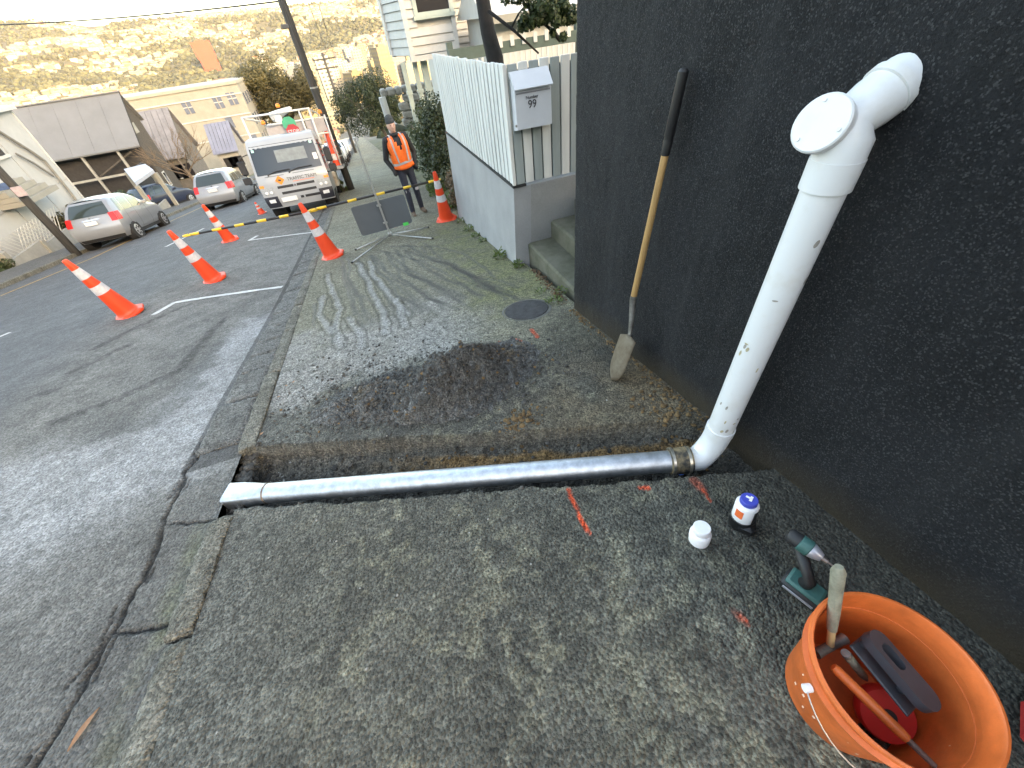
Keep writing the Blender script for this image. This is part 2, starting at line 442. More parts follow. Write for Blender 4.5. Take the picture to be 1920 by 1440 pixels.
streamsD = [[(690, 480), (720, 505), (770, 530), (800, 560), (860, 580)], [(715, 470), (790, 490), (850, 520), (905, 560)], [(735, 462), (815, 462), (870, 475), (930, 520)], [(600, 560), (610, 600), (628, 640)], [(590, 570), (590, 610)], [(655, 520), (675, 560), (690, 600)], [(760, 470), (850, 500), (930, 545)], [(640, 500), (650, 540), (668, 590)], [(745, 500), (800, 530), (870, 560)], [(770, 485), (850, 495), (910, 530), (950, 560)], [(700, 500), (750, 540), (790, 585)], [(700, 520), (730, 565), (745, 600)]]
_sr = random.Random(41)
for i in range(13):
    x0, y0 = 640+i*13+_sr.uniform(-6, 6), 486-i*2.2+_sr.uniform(-4, 4); x1, y1 = 690+i*25+_sr.uniform(-14, 14), 600-i*4+_sr.uniform(-10, 14)
    P_ = []
    for t in np.linspace(0, 1, 8):
        P_.append((x0+(x1-x0)*t**1.25+_sr.uniform(-6, 6), y0+(y1-y0)*t+_sr.uniform(-4, 4)))
    streamsD.append(P_)
    if i % 2: streamsD.append([P_[3], (P_[4][0]+16, P_[4][1]+4), (P_[5][0]+30, P_[5][1]+2), (P_[6][0]+36, P_[6][1])])
toG = lambda L_: [[G(*p)[:2] for p in q] for q in L_]
streamsP, streamsD = toG(streamsP), toG(streamsD)
paint = [([(1066, 918), (1080, 955), (1106, 1003)], .010, 1.0), ([(1200, 914), (1216, 916)], .012, .9), ([(1300, 902), (1316, 918)], .022, .35), ([(1318, 918), (1331, 936)], .006, .8),
         ([(1380, 1153), (1400, 1168)], .009, 1.0), ([(996, 618), (1008, 632)], .018, .8), ([(968, 636), (985, 643)], .015, .55), ([(936, 640), (945, 645)], .010, .5), ([(384, 1028), (392, 1036)], .006, .25)]
paint = [([G(*p)[:2] for p in q], r, k) for q, r, k in paint]
def path_col(X, Y, Z):
    n = fbm(X*1.1, Y*1.1, 201, 4); n2 = fbm(X*6, Y*6, 202, 4); n3 = fbm(X*24, Y*24, 203, 3); n4 = fbm(X*3.2, Y*3.2, 204, 4)
    asph = np.stack([.072+.026*n, .070+.026*n, .063+.024*n], -1)*(.62+.76*n2)[..., None]
    conc = np.stack([.142+.06*n, .136+.057*n, .108+.045*n], -1)*(.75+.5*n2)[..., None]
    far = sstep(2.1, 2.9, Y+.35*X+(n4-.5)*.8)[..., None]
    c = asph*(1-far)+conc*far
    # lichen blotches on the near asphalt, thicker towards the wall side
    cell = fbm(X*17, Y*17, 207, 4, .65); big = fbm(X*4.2, Y*4.2, 208, 3)
    lich = sstep(.47, .66, cell)*sstep(.28, .60, big+.08*(X+.2)*(X < .9))*(.35+.65*n3)*(1-sstep(1.02, 1.25, X)*.9)*(1-far[..., 0])*sstep(-1.1, -.5, X)
    lich = np.clip(lich*.95, 0, .62)[..., None]
    c = c*(1-lich)+np.stack([.15+.07*n3, .143+.065*n3, .112+.05*n3], -1)*lich
    pin = ((vnoise(X*70, Y*70, 301) > .955)*1.0*(1-far[..., 0]))[..., None]*.6
    c = c*(1-pin)+np.array([.26, .25, .21])*pin
    # bluish cleaner band by the kerb, dark damp band by the wall
    kb = ((1-sstep(-1.3, -.55, X+(n4-.5)*.4))*(1-far[..., 0]))[..., None]
    c = c*(1-.5*kb)+np.stack([.105+.04*n2, .107+.04*n2, .105+.04*n2], -1)*.5*kb
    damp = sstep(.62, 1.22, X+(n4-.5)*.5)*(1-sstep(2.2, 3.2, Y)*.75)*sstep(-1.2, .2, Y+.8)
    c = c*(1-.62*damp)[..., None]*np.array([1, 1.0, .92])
    # brown clay smears near the trench end and behind the pile
    cl = (1-sstep(.15, .9, np.hypot((X-1.05)/1.1, (Y-1.45)/.95)))*np.clip(n4*2.0-.4, 0, 1)*.85
    c = c*(1-cl)[..., None]+np.stack([.13+.07*n3, .10+.05*n3, .06+.03*n3], -1)*cl[..., None]
    # moss down the right-hand side
    ms = sstep(.25, .95, X+(n4-.5)*.8)*sstep(2.7, 3.5, Y+(n2-.5)*.6)*(1-sstep(6.5, 9, Y))*np.clip(n2*1.7-.15, 0, 1)*.62
    c = c*(1-ms)[..., None]+np.stack([.11+.04*n3, .12+.045*n3, .035+.015*n3], -1)*ms[..., None]
    # slurry wash left by the rinsing water
    wash = sstep(2.35, 2.8, Y+(n2-.5)*.5)*(1-sstep(3.3, 4.3, Y+(n4-.5)*1.0))*(1-sstep(.1, .75, X+(n2-.5)*.5))*(.35+.65*n2)
    wash = np.clip(wash*1.25, 0, .92)[..., None]
    c = c*(1-wash)+np.stack([.205+.09*n3, .20+.088*n3, .188+.08*n3], -1)*wash
    xx, yy = X+(n4-.5)*.08+(n2-.5)*.012, Y
    wet = np.zeros(X.shape)
    for q in streamsD:
        d, t = polydist(xx, yy, q); s_ = (1-sstep(.010, .04, d))*(Y < 9)*.8
        c = c*(1-.62*s_)[..., None]; wet = np.maximum(wet, s_*.8)
    for q in streamsP:
        d, t = polydist(xx, yy, q); s_ = ((1-sstep(.012, .042, d))*(Y < 9))[..., None]*.8*(.5+.5*n2)[..., None]
        rim = ((1-sstep(.0, .018, np.abs(d-.055)))*(Y < 9))[..., None]*.5
        c = c*(1-rim)
        c = c*(1-s_)+np.stack([.24+.06*n3, .242+.06*n3, .235+.06*n3], -1)*s_
    # fine dark spill fanning out around the heap
    hp = (1-sstep(.2, .9, np.hypot((X+.12)/1.1, (Y-2.1)/.55)+(n2-.5)*.9))*.7
    c = c*(1-hp)[..., None]+np.stack([.045+.03*n3, .043+.028*n3, .038+.024*n3], -1)*hp[..., None]
    grit = (vnoise(X*55, Y*55, 302) > .80)*(1-sstep(.3, 1.5, np.hypot((X+.35)/1.2, (Y-2.3)/.9)))*.75
    c = c*(1-grit)[..., None]+np.array([.022, .021, .020])*grit[..., None]
    # trench: cut asphalt, base course, clay
    d, df, dn = trench_depth(X, Y); ins = sstep(.012, .03, d)[..., None]
    uu = df/(df+np.maximum(dn, 1e-3)+1e-6)+(n2-.5)*.14
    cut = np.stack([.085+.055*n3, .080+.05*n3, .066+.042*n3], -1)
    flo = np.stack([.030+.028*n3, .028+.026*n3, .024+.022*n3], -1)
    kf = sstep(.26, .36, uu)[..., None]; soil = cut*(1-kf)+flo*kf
    clay = np.stack([.20+.10*n3, .125+.062*n3, .055+.026*n3], -1)
    kc = (sstep(.13, .19, uu)*(1-sstep(.34-.06*sstep(.6, -.6, X), .44, uu))*sstep(-1.0, .1, X+(n4-.5)*1.2)*np.clip(n2*3.6-.85+.8*sstep(-.4, .8, X), 0, 1))[..., None]
    tc = soil*(1-kc)+clay*kc
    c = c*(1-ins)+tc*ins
    for q, r_, k_ in paint:
        dd, t = polydist(X+(n3-.5)*.02, Y+(n3-.5)*.02, q)
        s_ = ((1-sstep(r_*.5, r_*1.25, dd))*k_*np.clip(n3*1.5+.25, 0, 1))[..., None]
        c = c*(1-s_)+np.array([.62, .07, .02])*s_
    # old hairline joint across the path
    for yj in (9.5, 12.5, 15.5, 19, 23, 28):
        c = c*(1-.5*np.exp(-((Y-yj)/.05)**2))[..., None]
    return np.concatenate([np.clip(c, .006, 1), np.clip(wet+.18*damp, 0, 1)[..., None]], -1)
px_ = np.concatenate([np.arange(KX-.105, 1.36, .0105), [1.37, 1.42]])
py_ = np.concatenate([np.arange(-1.3, .3, .02), np.arange(.3, 3.0, .0105), np.arange(3.0, 8.5, .025), np.arange(8.5, 30, .15), np.arange(30, 60, 1.), np.arange(60, 240, 6.)])
pm = groundmat('footpath_surface', speck=.58, s1=85., s2=20., bump=1.0, dist=.012)
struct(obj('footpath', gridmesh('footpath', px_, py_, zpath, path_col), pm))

# verge right of the path further down the street, left-hand footpath
def vert_col(a, b):
    def f(X, Y, Z):
        n = fbm(X*2, Y*2, 401, 4)[..., None]; c = np.array(a)*(1-n)+np.array(b)*n
        return np.concatenate([c, np.zeros(c.shape[:2]+(1,))], -1)
    return f
lx = np.arange(-12.15, -10.55, .1); ly = np.concatenate([np.arange(2, 40, .25), np.arange(40, 240, 5.)])
struct(obj('footpath', gridmesh('footpath', lx, ly, lambda X, Y: zs(Y)-LF+.10+(fbm(X, Y, 5, 3)-.5)*.03, vert_col((.075, .078, .08), (.13, .13, .125))), rm))
garden_c = vert_col((.05, .05, .03), (.12, .13, .06))
struct(obj('lawn', gridmesh('lawn', np.arange(-32, -11.6, .5), np.arange(2, 90, 1.), lambda X, Y: zs(Y)-LF+.04+(fbm(X, Y, 6, 3)-.5)*.12-.05*np.clip(-12.2-X, 0, 9)*sstep(24, 34, Y), garden_c), gm))
struct(obj('verge', gridmesh('verge', np.arange(1.42, 9, .35), np.arange(7.7, 70, .6), lambda X, Y: zs(Y)+.03+(fbm(X*2, Y*2, 7, 3)-.5)*.16+np.clip(X-1.5, 0, 3)*.3, garden_c), gm))

# ------------------------------------------------------------------ kerb stones and channel blocks, one by one
stone_m = groundmat('kerb_stone', speck=.5, s1=85., s2=20., bump=1.0, dist=.012)
chan_m = stone_m
kerb = struct(bpy.data.objects.new('kerb', None)); C.objects.link(kerb)
def rough_block(w_, l_, h_, seed, nx=3, ny=8, amp=.007, bev=.014, ca=(.06, .057, .042), cb=(.215, .207, .175)):
    rr = np.random.default_rng(seed); mb = MB()
    xs = np.linspace(-w_/2, w_/2, nx+1); ys = np.linspace(-l_/2, l_/2, ny+1)
    P = []
    for i, x in enumerate(xs):
        row = []
        for j, y in enumerate(ys):
            e = (i in (0, nx))+(j in (0, ny))
            row.append((x+rr.normal(0, amp*.7)*(i in (0, nx)), y+rr.normal(0, amp*1.2)*(j in (0, ny)), -bev*e*.8+rr.normal(0, amp*.55)))
        P.append(row)
    mb.grid(P); n = ny+1
    per = [(0, j) for j in range(n)]+[(i, ny) for i in range(1, nx+1)]+[(nx, j) for j in range(ny-1, -1, -1)]+[(i, 0) for i in range(nx-1, 0, -1)]
    top = [i*n+j for i, j in per]; o = len(mb.v)
    for k in top: x, y, z = mb.v[k]; mb.v.append((x*1.02, y*1.005, -h_))
    m_ = len(top)
    for k in range(m_): mb.f.append((top[k], top[(k+1) % m_], o+(k+1) % m_, o+k))
    me = mb.mesh('kerb_stone'); n_ = len(me.vertices); co = np.array([v.co[:] for v in me.vertices])
    q = fbm(co[:, 0]*22+seed, co[:, 1]*22, seed, 3)*.6+fbm(co[:, 0]*6, co[:, 1]*5+seed, seed+3, 3)*.7-.15; q = np.clip(q, 0, 1)[:, None]
    col = np.concatenate([np.array(ca)*(1-q)+np.array(cb)*q, np.zeros((n_, 1))], 1)
    a = me.color_attributes.new('Col', 'FLOAT_COLOR', 'POINT'); a.data.foreach_set('color', col.ravel().astype(np.float32)); return me
y = -1.3; k = 0
kerb_lengths = [.55, .62, .50, .58, .66]
protos = [rough_block(.115, 1.0, .30, 40+i, nx=5, ny=40, amp=.0045) for i in range(5)]
for p in protos: p.materials.append(stone_m); smooth(p, 40)
while y < 34:
    l = random.choice([.62, .78, .9, .7, 1.05])
    if y < 1.56 < y+l: l = 1.56-y
    if 1.55 < y < 2.12: y = 2.12; continue
    if l > .12:
        o = bpy.data.objects.new('kerb_stone', protos[k % 5]); C.objects.link(o); o.parent = kerb
        o.scale = (1, l-.012, 1); o.rotation_euler = (-TILT, random.uniform(-.03, .03), random.uniform(-.012, .012))
        yc = y+l/2
        o.location = (KX-.052+random.uniform(-.006, .006), yc, -S*yc+.012+random.uniform(-.006, .008))
    y += l; k += 1
chan = struct(bpy.data.objects.new('channel', None)); C.objects.link(chan)
cpro = [rough_block(.30, 1.0, .20, 80+i, nx=12, ny=20, amp=.005, bev=.02, ca=(.06, .06, .055), cb=(.19, .19, .18)) for i in range(4)]
for p in cpro: p.materials.append(chan_m); smooth(p, 40)
y = 2.25; k = 0
while y < 16:
    l = random.choice([.38, .5, .44, .62, .34])
    o = bpy.data.objects.new('channel_stone', cpro[k % 4]); C.objects.link(o); o.parent = chan
    o.scale = (1, l-.03, 1); yc = y+l/2; xc = KX-.27
    o.rotation_euler = (-TILT, -.10*sstep(2, 6, yc)+random.uniform(-.035, .035), random.uniform(-.02, .02))
    o.location = (xc+random.uniform(-.012, .012), yc, float(zroad(np.array(xc), np.array(yc)))+.03+random.uniform(-.008, .008))
    y += l; k += 1
# left-hand kerb
kerb2 = struct(bpy.data.objects.new('kerb', None)); C.objects.link(kerb2)
y = 4
while y < 60:
    o = bpy.data.objects.new('kerb_stone', protos[k % 5]); C.objects.link(o); o.parent = kerb2
    o.scale = (1.3, 1.18, 1); o.rotation_euler = (-TILT, 0, 0); o.location = (-10.55, y+.6, -S*(y+.6)-LF+.115); y += 1.2; k += 1

# ------------------------------------------------------------------ painted road markings (sheets 4 mm above the asphalt)
white_p = mat('marking_white', (.46, .46, .45), .7, var=.25, vs_=14, bump=.3, bs=90)
yell_p = mat('marking_yellow', (.36, .22, .05), .7, var=.25, vs_=10)
def marking(name, label, pts, wd, m, grp=None):
    P = []; n = 0
    for (a, b) in zip(pts[:-1], pts[1:]):
        a, b = np.array(a[:2]), np.array(b[:2]); L = np.linalg.norm(b-a); k = max(2, int(L/.12))
        for i in range(k+(1 if b is pts[-1] else 0)+1):
            P.append(a+(b-a)*i/k)
    Q = []
    for i, p in enumerate(P):
        a = P[max(0, i-1)]; b = P[min(len(P)-1, i+1)]; t = b-a; t = t/(np.linalg.norm(t)+1e-9); nn = np.array([-t[1], t[0]])
        wv = wd/2*(1+random.uniform(-.12, .12))
        row = []
        for s_ in (-1, 0, 1):
            q = p+nn*wv*s_; row.append((q[0], q[1], float(zroad_d(np.array([q[0]]), np.array([q[1]]))[0])+.006))
        Q.append(row)
    mb = MB(); mb.grid(Q); o = struct(obj(name, mb, m)); o['label'] = label
    return o
zr0 = lambda p, dz=0.: np.array(G(p[0], p[1], dz)[:2])
marking('road_marking', 'white angled parking bay line beside the nearest cone', [zr0((287, 590)), zr0((327, 567)), G(529, 537, -.08)[:2]], .085, white_p)
marking('road_marking', 'white parking bay line with a short tick in front of the truck', [zr0((482, 441)), zr0((467, 450)), G(595, 433, -.08)[:2]], .085, white_p)
marking('road_marking', 'white lane dash beside the barrier pole', [zr0((310, 462), -.07), zr0((382, 428), -.06)], .10, white_p)
marking('road_marking', 'white lane dash at the edge of the view', [G(-60, 640)[:2], zr0((8, 614))], .10, white_p)
marking('road_marking', 'long yellow no stopping line along the far kerb', [G(0, 555, -.27)[:2], G(174, 485.6, -.27)[:2], G(310, 420, -.26)[:2], (G(310, 420, -.26)[0]+.25, 40)], .10, yell_p)

# ------------------------------------------------------------------ spoil heap
def zheap(X, Y):
    a = .42; x = X-.12; y = Y-2.08
    u = x*math.cos(a)+y*math.sin(a); v = -x*math.sin(a)+y*math.cos(a)
    e = np.exp(-((u/.42)**2)-((v/.22)**2))*.31+np.exp(-(((X+.42)/.36)**2)-(((Y-2.28)/.20)**2))*.12
    e = e*sstep(-.10, -.22, -sd_line(X, Y, *TF)+.06*(fbm(X*8, Y*8, 509, 2)-.5))
    n = fbm(X*9, Y*9, 501, 4); n2 = fbm(X*34, Y*34, 502, 3)
    n4 = np.abs(fbm(X*11, Y*11, 505, 3)-.5)*2
    k_ = np.clip(e/.05, 0, 1)
    h = e*(.55+.9*n)+((n2-.5)*.06+(.30-n4)*.06)*k_-.016
    return zpath(X, Y)+h
def heap_col(X, Y, Z):
    n = fbm(X*7, Y*7, 511, 4); n3 = fbm(X*30, Y*30, 512, 3)
    c = np.stack([.064+.09*n3, .064+.089*n3, .061+.084*n3], -1)*(.5+1.0*n)[..., None]
    k = (sstep(.66, .8, n)*.6)[..., None]; c = c*(1-k)+np.array([.13, .095, .05])*k
    return np.concatenate([c, np.zeros(c.shape[:2]+(1,))], -1)
hm = groundmat('spoil', speck=.55, s1=80., s2=30., bump=1.0, dist=.016)
hx = np.arange(-1.2, 1.1, .0105); hy = np.arange(1.35, 2.95, .0105)
heap = struct(obj('dirt_heap', gridmesh('dirt_heap', hx, hy, zheap, heap_col, keep=lambda X, Y, Z: Z-zpath(X, Y) > -.002), hm), 'stuff')
tag(heap, 'heap of dark crumbled soil on the footpath behind the trench', 'dirt heap')

def ztop(x, y):
    x = np.clip(x, KX-.1, 1.36); a = zpath(x, y); h = zheap(x, y)
    return np.where((y > 1.36) & (y < 2.94) & (x > -1.19) & (x < 1.09), np.maximum(a, h), a)
def clods(name, label, cat, n, posf, rlo, rhi, m, seed=0):
    """loose crumbs as one mesh of little irregular lumps"""
    rr = np.random.default_rng(seed)
    bm = bmesh.new(); bmesh.ops.create_icosphere(bm, subdivisions=1, radius=1)
    V = np.array([v.co[:] for v in bm.verts]); Fc = np.array([[v.index for v in f.verts] for f in bm.faces]); bm.free()
    VV, FF = [], []
    XY = np.array([posf(rr)[:2] for _ in range(n)]); ZZ = ztop(XY[:, 0], XY[:, 1])
    for i in range(n):
        p = (XY[i, 0], XY[i, 1], ZZ[i])
        r = rlo*(rhi/rlo)**(rr.random()**2.2)
        s_ = V*(1+rr.normal(0, .16, (len(V), 1)))*r*np.array([1, rr.uniform(.7, 1.2), rr.uniform(.5, .85)])
        a = rr.uniform(0, 6.28); c_, s2 = math.cos(a), math.sin(a)
        s_ = s_@np.array([[c_, -s2, 0], [s2, c_, 0], [0, 0, 1]])
        VV.append(s_+np.array(p)+np.array([0, 0, r*.35])); FF.append(Fc+i*len(V))
    VV = np.concatenate(VV); FF = np.concatenate(FF)
    me = bpy.data.meshes.new(name); me.from_pydata(VV.tolist(), [], FF.tolist()); me.update()
    o = struct(obj(name, me, m), 'stuff'); tag(o, label, cat); return o
clod_m = mat('soil_crumb', (.075, .072, .065), .95, var=.4, vs_=40, bump=.8, bs=160, rnd=.5)
clay_m = mat('clay_crumb', (.16, .10, .045), .95, var=.4, vs_=30, bump=.8, bs=120, rnd=.35)
grit_m = mat('pale_grit', (.30, .30, .28), .9, var=.3, vs_=30, rnd=.3)
def on_heap(rr):
    while True:
        x = rr.normal(.05, .42); y = rr.normal(2.15, .22)
        if -1.22 < x < 1.1 and 1.5 < y < 2.95 and sd_line(x, y, *TF) > .04+.1*rr.random(): break
    return (x, y)
clods('soil_crumbs', 'dark soil crumbs scattered over and around the heap', 'soil crumbs', 2600, on_heap, .0035, .020, clod_m, 1)
def near_left(rr):
    while True:
        x = rr.normal(-.6, .42); y = rr.normal(2.35, .5)
        if -1.28 < x < 1.2 and 1.75 < y < 4.2: break
    return (x, y)
clods('grit', 'loose grit strewn over the footpath by the kerb', 'grit', 1200, near_left, .003, .015, clod_m, 2)
def in_trench(rr):
    while True:
        t = rr.random()**1.3; s_ = rr.random()
        p = np.array(TF[0])*(1-t*1.05+.05)+np.array(TF[1])*(t*1.05-.05); q = np.array(TN[0])*(1-t)+np.array(TN[1])*t; u = p*(1-s_)+q*s_
        if -1.40 < u[0] < 1.3: break
    return (u[0], u[1])
clods('kerb_rubble', 'broken concrete rubble in the gap cut through the kerb', 'rubble', 260, lambda rr: (rr.uniform(-1.41, -1.27), rr.uniform(1.58, 2.14)), .006, .028, clod_m, 15)
clods('brown_crumbs', 'pale brown earth crumbs dotted over the dark heap', 'soil crumbs', 260, on_heap, .004, .017, clay_m, 12)
clods('trench_rubble', 'dark gravel and rubble lying in the open trench', 'rubble', 600, in_trench, .004, .020, clod_m, 3)
def clay_pos(rr):
    if rr.random() < .35:
        x, y = rr.normal(.38, .10), rr.normal(1.50, .05)
    elif rr.random() < .5:
        x, y = rr.normal(1.2, .08), rr.normal(1.15, .14)
    else:
        t = rr.uniform(.3, 1); p = np.array(TF[0])*(1-t)+np.array(TF[1])*t; x, y = p[0]+rr.normal(0, .03), p[1]-abs(rr.normal(.12, .06))
    x = min(x, 1.33)
    return (x, y)
clods('clay_crumbs', 'yellow brown clay crumbs along the trench edge', 'clay crumbs', 420, clay_pos, .004, .020, clay_m, 4)
def pale_pos(rr):
    if rr.random() < .4: x, y = rr.normal(-1.25, .05), rr.normal(1.95, .09)
    else: x, y = rr.uniform(-1.2, 1.2), rr.uniform(.4, 2.6)
    return (x, y)
clods('pale_chips', 'small pale stone chips scattered about the trench', 'stone chips', 130, pale_pos, .003, .010, grit_m, 5)
def wall_foot(rr):
    y = rr.uniform(1.0, 2.7); x = 1.345-abs(rr.normal(0, .035)); return (x, y)
clods('wall_debris', 'brown soil and leaf litter along the foot of the black wall', 'debris', 420, wall_foot, .003, .014, clay_m, 6)
# ------------------------------------------------------------------ black roughcast wall
def roughcast_wall():
    bm_u = []
    ys = np.arange(-1.8, 2.70, .014); path = [(1.356, y) for y in ys]
    for a in np.linspace(0, math.pi/2, 6)[1:]: path.append((1.356+.05*(1-math.cos(a)), 2.70+.05*math.sin(a)))
    path += [(x, 2.75) for x in np.arange(1.42, 3.6, .05)]
    path = np.array(path); zsn = np.concatenate([np.arange(-.75, 2.2, .016), np.arange(2.2, 3.7, .06)])
    U, V = np.meshgrid(np.arange(len(path)), zsn)
    X = path[U, 0]; Y = path[U, 1]; t = Y+(X-1.356)
    n = fbm(t*40, V*40, 601, 3)-.5; n2 = fbm(t*4, V*4, 602, 3)-.5
    dsp = n*.007+n2*.012
    X = X-dsp*(Y < 2.72); Y = Y-dsp*0+dsp*(Y >= 2.72)
    me = bpy.data.meshes.new('face'); nx, ny = len(path), len(zsn)
    idx = np.arange(nx*ny).reshape(ny, nx); q = np.stack([idx[:-1, :-1], idx[:-1, 1:], idx[1:, 1:], idx[1:, :-1]], -1).reshape(-1, 4)[:, ::-1]
    co = np.stack([X, Y, V], -1).reshape(-1, 3)
    me.from_pydata(co.tolist(), [], q.tolist()); me.update(); smooth(me); return me
def stucco(name, c1, c2, scale, bump, rough, spec=.5, fleck=None, streak=False):
    m = bpy.data.materials.new(name); m.use_nodes = True; MATS[name] = m
    t = m.node_tree; N = t.nodes; L = t.links; b = N['Principled BSDF']; g = N.new('ShaderNodeNewGeometry')
    n1 = N.new('ShaderNodeTexNoise'); n1.inputs['Scale'].default_value = 2.2; n1.inputs['Detail'].default_value = 8; L.new(g.outputs['Position'], n1.inputs['Vector'])
    n2 = N.new('ShaderNodeTexNoise'); n2.inputs['Scale'].default_value = scale; n2.inputs['Detail'].default_value = 4; n2.inputs['Roughness'].default_value = .7; L.new(g.outputs['Position'], n2.inputs['Vector'])
    ad = N.new('ShaderNodeMath'); ad.operation = 'ADD'; L.new(n1.outputs[0], ad.inputs[0]); L.new(n2.outputs[0], ad.inputs[1])
    mr = N.new('ShaderNodeMapRange'); mr.inputs[1].default_value = .75; mr.inputs[2].default_value = 1.3; L.new(ad.outputs[0], mr.inputs[0])
    mx = N.new('ShaderNodeMix'); mx.data_type = 'RGBA'; L.new(mr.outputs[0], mx.inputs[0]); mx.inputs[6].default_value = (*c1, 1); mx.inputs[7].default_value = (*c2, 1)
    out = mx.outputs[2]
    if fleck:
        vo = N.new('ShaderNodeTexVoronoi'); vo.inputs['Scale'].default_value = scale*2.0; L.new(g.outputs['Position'], vo.inputs['Vector'])
        sc = N.new('ShaderNodeSeparateColor'); L.new(vo.outputs['Color'], sc.inputs[0])
        fr = N.new('ShaderNodeMapRange'); fr.inputs[1].default_value = .80; fr.inputs[2].default_value = 1.0; L.new(sc.outputs[0], fr.inputs[0])
        m2 = N.new('ShaderNodeMix'); m2.data_type = 'RGBA'; L.new(fr.outputs[0], m2.inputs[0]); L.new(out, m2.inputs[6]); m2.inputs[7].default_value = (*fleck, 1); out = m2.outputs[2]
    if streak:
        # soil splashed up the foot of the wall, and faint run-off streaks
        se = N.new('ShaderNodeSeparateXYZ'); L.new(g.outputs['Position'], se.inputs[0])
        ma = N.new('ShaderNodeMath'); ma.operation = 'MULTIPLY_ADD'; L.new(se.outputs[1], ma.inputs[0]); ma.inputs[1].default_value = S; L.new(se.outputs[2], ma.inputs[2])
        mb_ = N.new('ShaderNodeMath'); mb_.operation = 'MULTIPLY_ADD'; L.new(n1.outputs[0], mb_.inputs[0]); mb_.inputs[1].default_value = -.34; L.new(ma.outputs[0], mb_.inputs[2])
        sr = N.new('ShaderNodeMapRange'); sr.inputs[1].default_value = .02; sr.inputs[2].default_value = -.16; sr.inputs[3].default_value = 0; sr.inputs[4].default_value = .8; L.new(mb_.outputs[0], sr.inputs[0])
        m3 = N.new('ShaderNodeMix'); m3.data_type = 'RGBA'; L.new(sr.outputs[0], m3.inputs[0]); L.new(out, m3.inputs[6]); m3.inputs[7].default_value = (.045, .034, .02, 1); out = m3.outputs[2]
        mp = N.new('ShaderNodeMapping'); mp.inputs['Scale'].default_value = (5, 5, .35); L.new(g.outputs['Position'], mp.inputs[0])
        n4 = N.new('ShaderNodeTexNoise'); n4.inputs['Scale'].default_value = 1.6; n4.inputs['Detail'].default_value = 5; L.new(mp.outputs[0], n4.inputs['Vector'])
        s4 = N.new('ShaderNodeMapRange'); s4.inputs[1].default_value = .5; s4.inputs[2].default_value = .75; s4.inputs[4].default_value = .35; L.new(n4.outputs[0], s4.inputs[0])
        m4 = N.new('ShaderNodeMix'); m4.data_type = 'RGBA'; L.new(s4.outputs[0], m4.inputs[0]); L.new(out, m4.inputs[6]); m4.inputs[7].default_value = (.034, .035, .037, 1); out = m4.outputs[2]
    L.new(out, b.inputs['Base Color']); b.inputs['Roughness'].default_value = rough; b.inputs['Specular IOR Level'].default_value = spec
    bp = N.new('ShaderNodeBump'); bp.inputs['Strength'].default_value = bump; bp.inputs['Distance'].default_value = .012
    L.new(n2.outputs[0], bp.inputs['Height']); L.new(bp.outputs[0], b.inputs['Normal'])
    return m
black_m = stucco('black_roughcast', (.003, .0036, .0046), (.017, .0185, .022), 115., 1.0, .75, .28, fleck=(.055, .057, .06), streak=True)
wallt = thing('roughcast_wall', 'tall black roughcast wall beside the footpath', 'wall', (1.356, 0, -.5))
o = obj('wall_face', roughcast_wall(), black_m, wallt); o.location = (-1.356, 0, .5)
mb = MB(); mb.b2((1.40, -1.8, -.75), (3.6, 2.70, 3.68)); o = obj('wall_core', mb, black_m, wallt); o.location = (-1.356, 0, .5)

# ------------------------------------------------------------------ grey rendered wall with the paling fence
grey_m = stucco('grey_render', (.23, .235, .24), (.33, .335, .34), 120., .35, .85)
grey2_m = stucco('grey_render_front', (.20, .20, .195), (.30, .30, .29), 120., .35, .85)
WX = 1.375; WY0, WY1 = 4.21, 7.62; WZ = .232
gw = thing('rendered_wall', 'low grey rendered concrete wall under the white fence', 'wall', (WX, WY0, -.7))
mb = MB(); mb.prism([(WX-.075, WY0, -.85), (WX-.003, WY0, WZ), (WX-.003, WY1, WZ), (WX-.075, WY1, -1.4)], (.20, 0, 0)); o = obj('side_wall', mb, grey_m, gw, fix=True); o.location = (-WX, -WY0, .7)
mb = MB(); mb.b2((WX+.135, WY0+.001, -.8), (3.2, WY0+.18, WZ-.001)); o = obj('front_wall', mb, grey2_m, gw); o.location = (-WX, -WY0, .7)
mb = MB(); mb.b2((WX-.012, WY0-.012, WZ+.002), (WX+.14, WY1, WZ+.022)); o = obj('dark_gap_strip', mb, mat('dark_gap', (.02, .02, .02), .9), gw); o.location = (-WX, -WY0, .7)  # dark strip painted in for the shaded gap under the palings
FT = 1.262
fen = thing('paling_fence', 'white and grey upright paling fence standing on the rendered wall', 'fence', (WX, WY0, WZ))
pal_w = mat('paling_white', (.66, .65, .61), .6, var=.12, vs_=5, bump=.15, bs=30, stretch=(1, 1, .2))
pal_g = mat('paling_greygreen', (.30, .335, .325), .6, var=.12, vs_=5, bump=.15, bs=30, stretch=(1, 1, .2))
pal_s = mat('paling_side', (.56, .575, .56), .6, var=.12, vs_=5, bump=.15, bs=30, stretch=(1, 1, .2))
pal_d = mat('paling_backing', (.36, .375, .37), .7, var=.12, vs_=5)
def fpart(name, a, b, m, bev=.004):
    mb = MB(); mb.b2(a, b, bev=bev); o = obj(name, mb, m, fen); o.location = (-WX, -WY0, -WZ); return o
fpart('backing_board', (WX+.030, WY0+.03, WZ+.03), (WX+.045, WY1, FT-.03), pal_d, 0)
n = 26; dy = (WY1-WY0-.02)/n
for i in range(n):
    y0 = WY0+.02+i*dy; h = FT+random.uniform(-.006, .006)
    fpart('paling', (WX+.004+random.uniform(-.002, .002), y0+dy*.14, WZ+.026), (WX+.028, y0+dy*.86, h), pal_s)
fpart('corner_post', (WX-.004, WY0-.004, WZ+.024), (WX+.03, WY0+.03, FT+.002), pal_w)
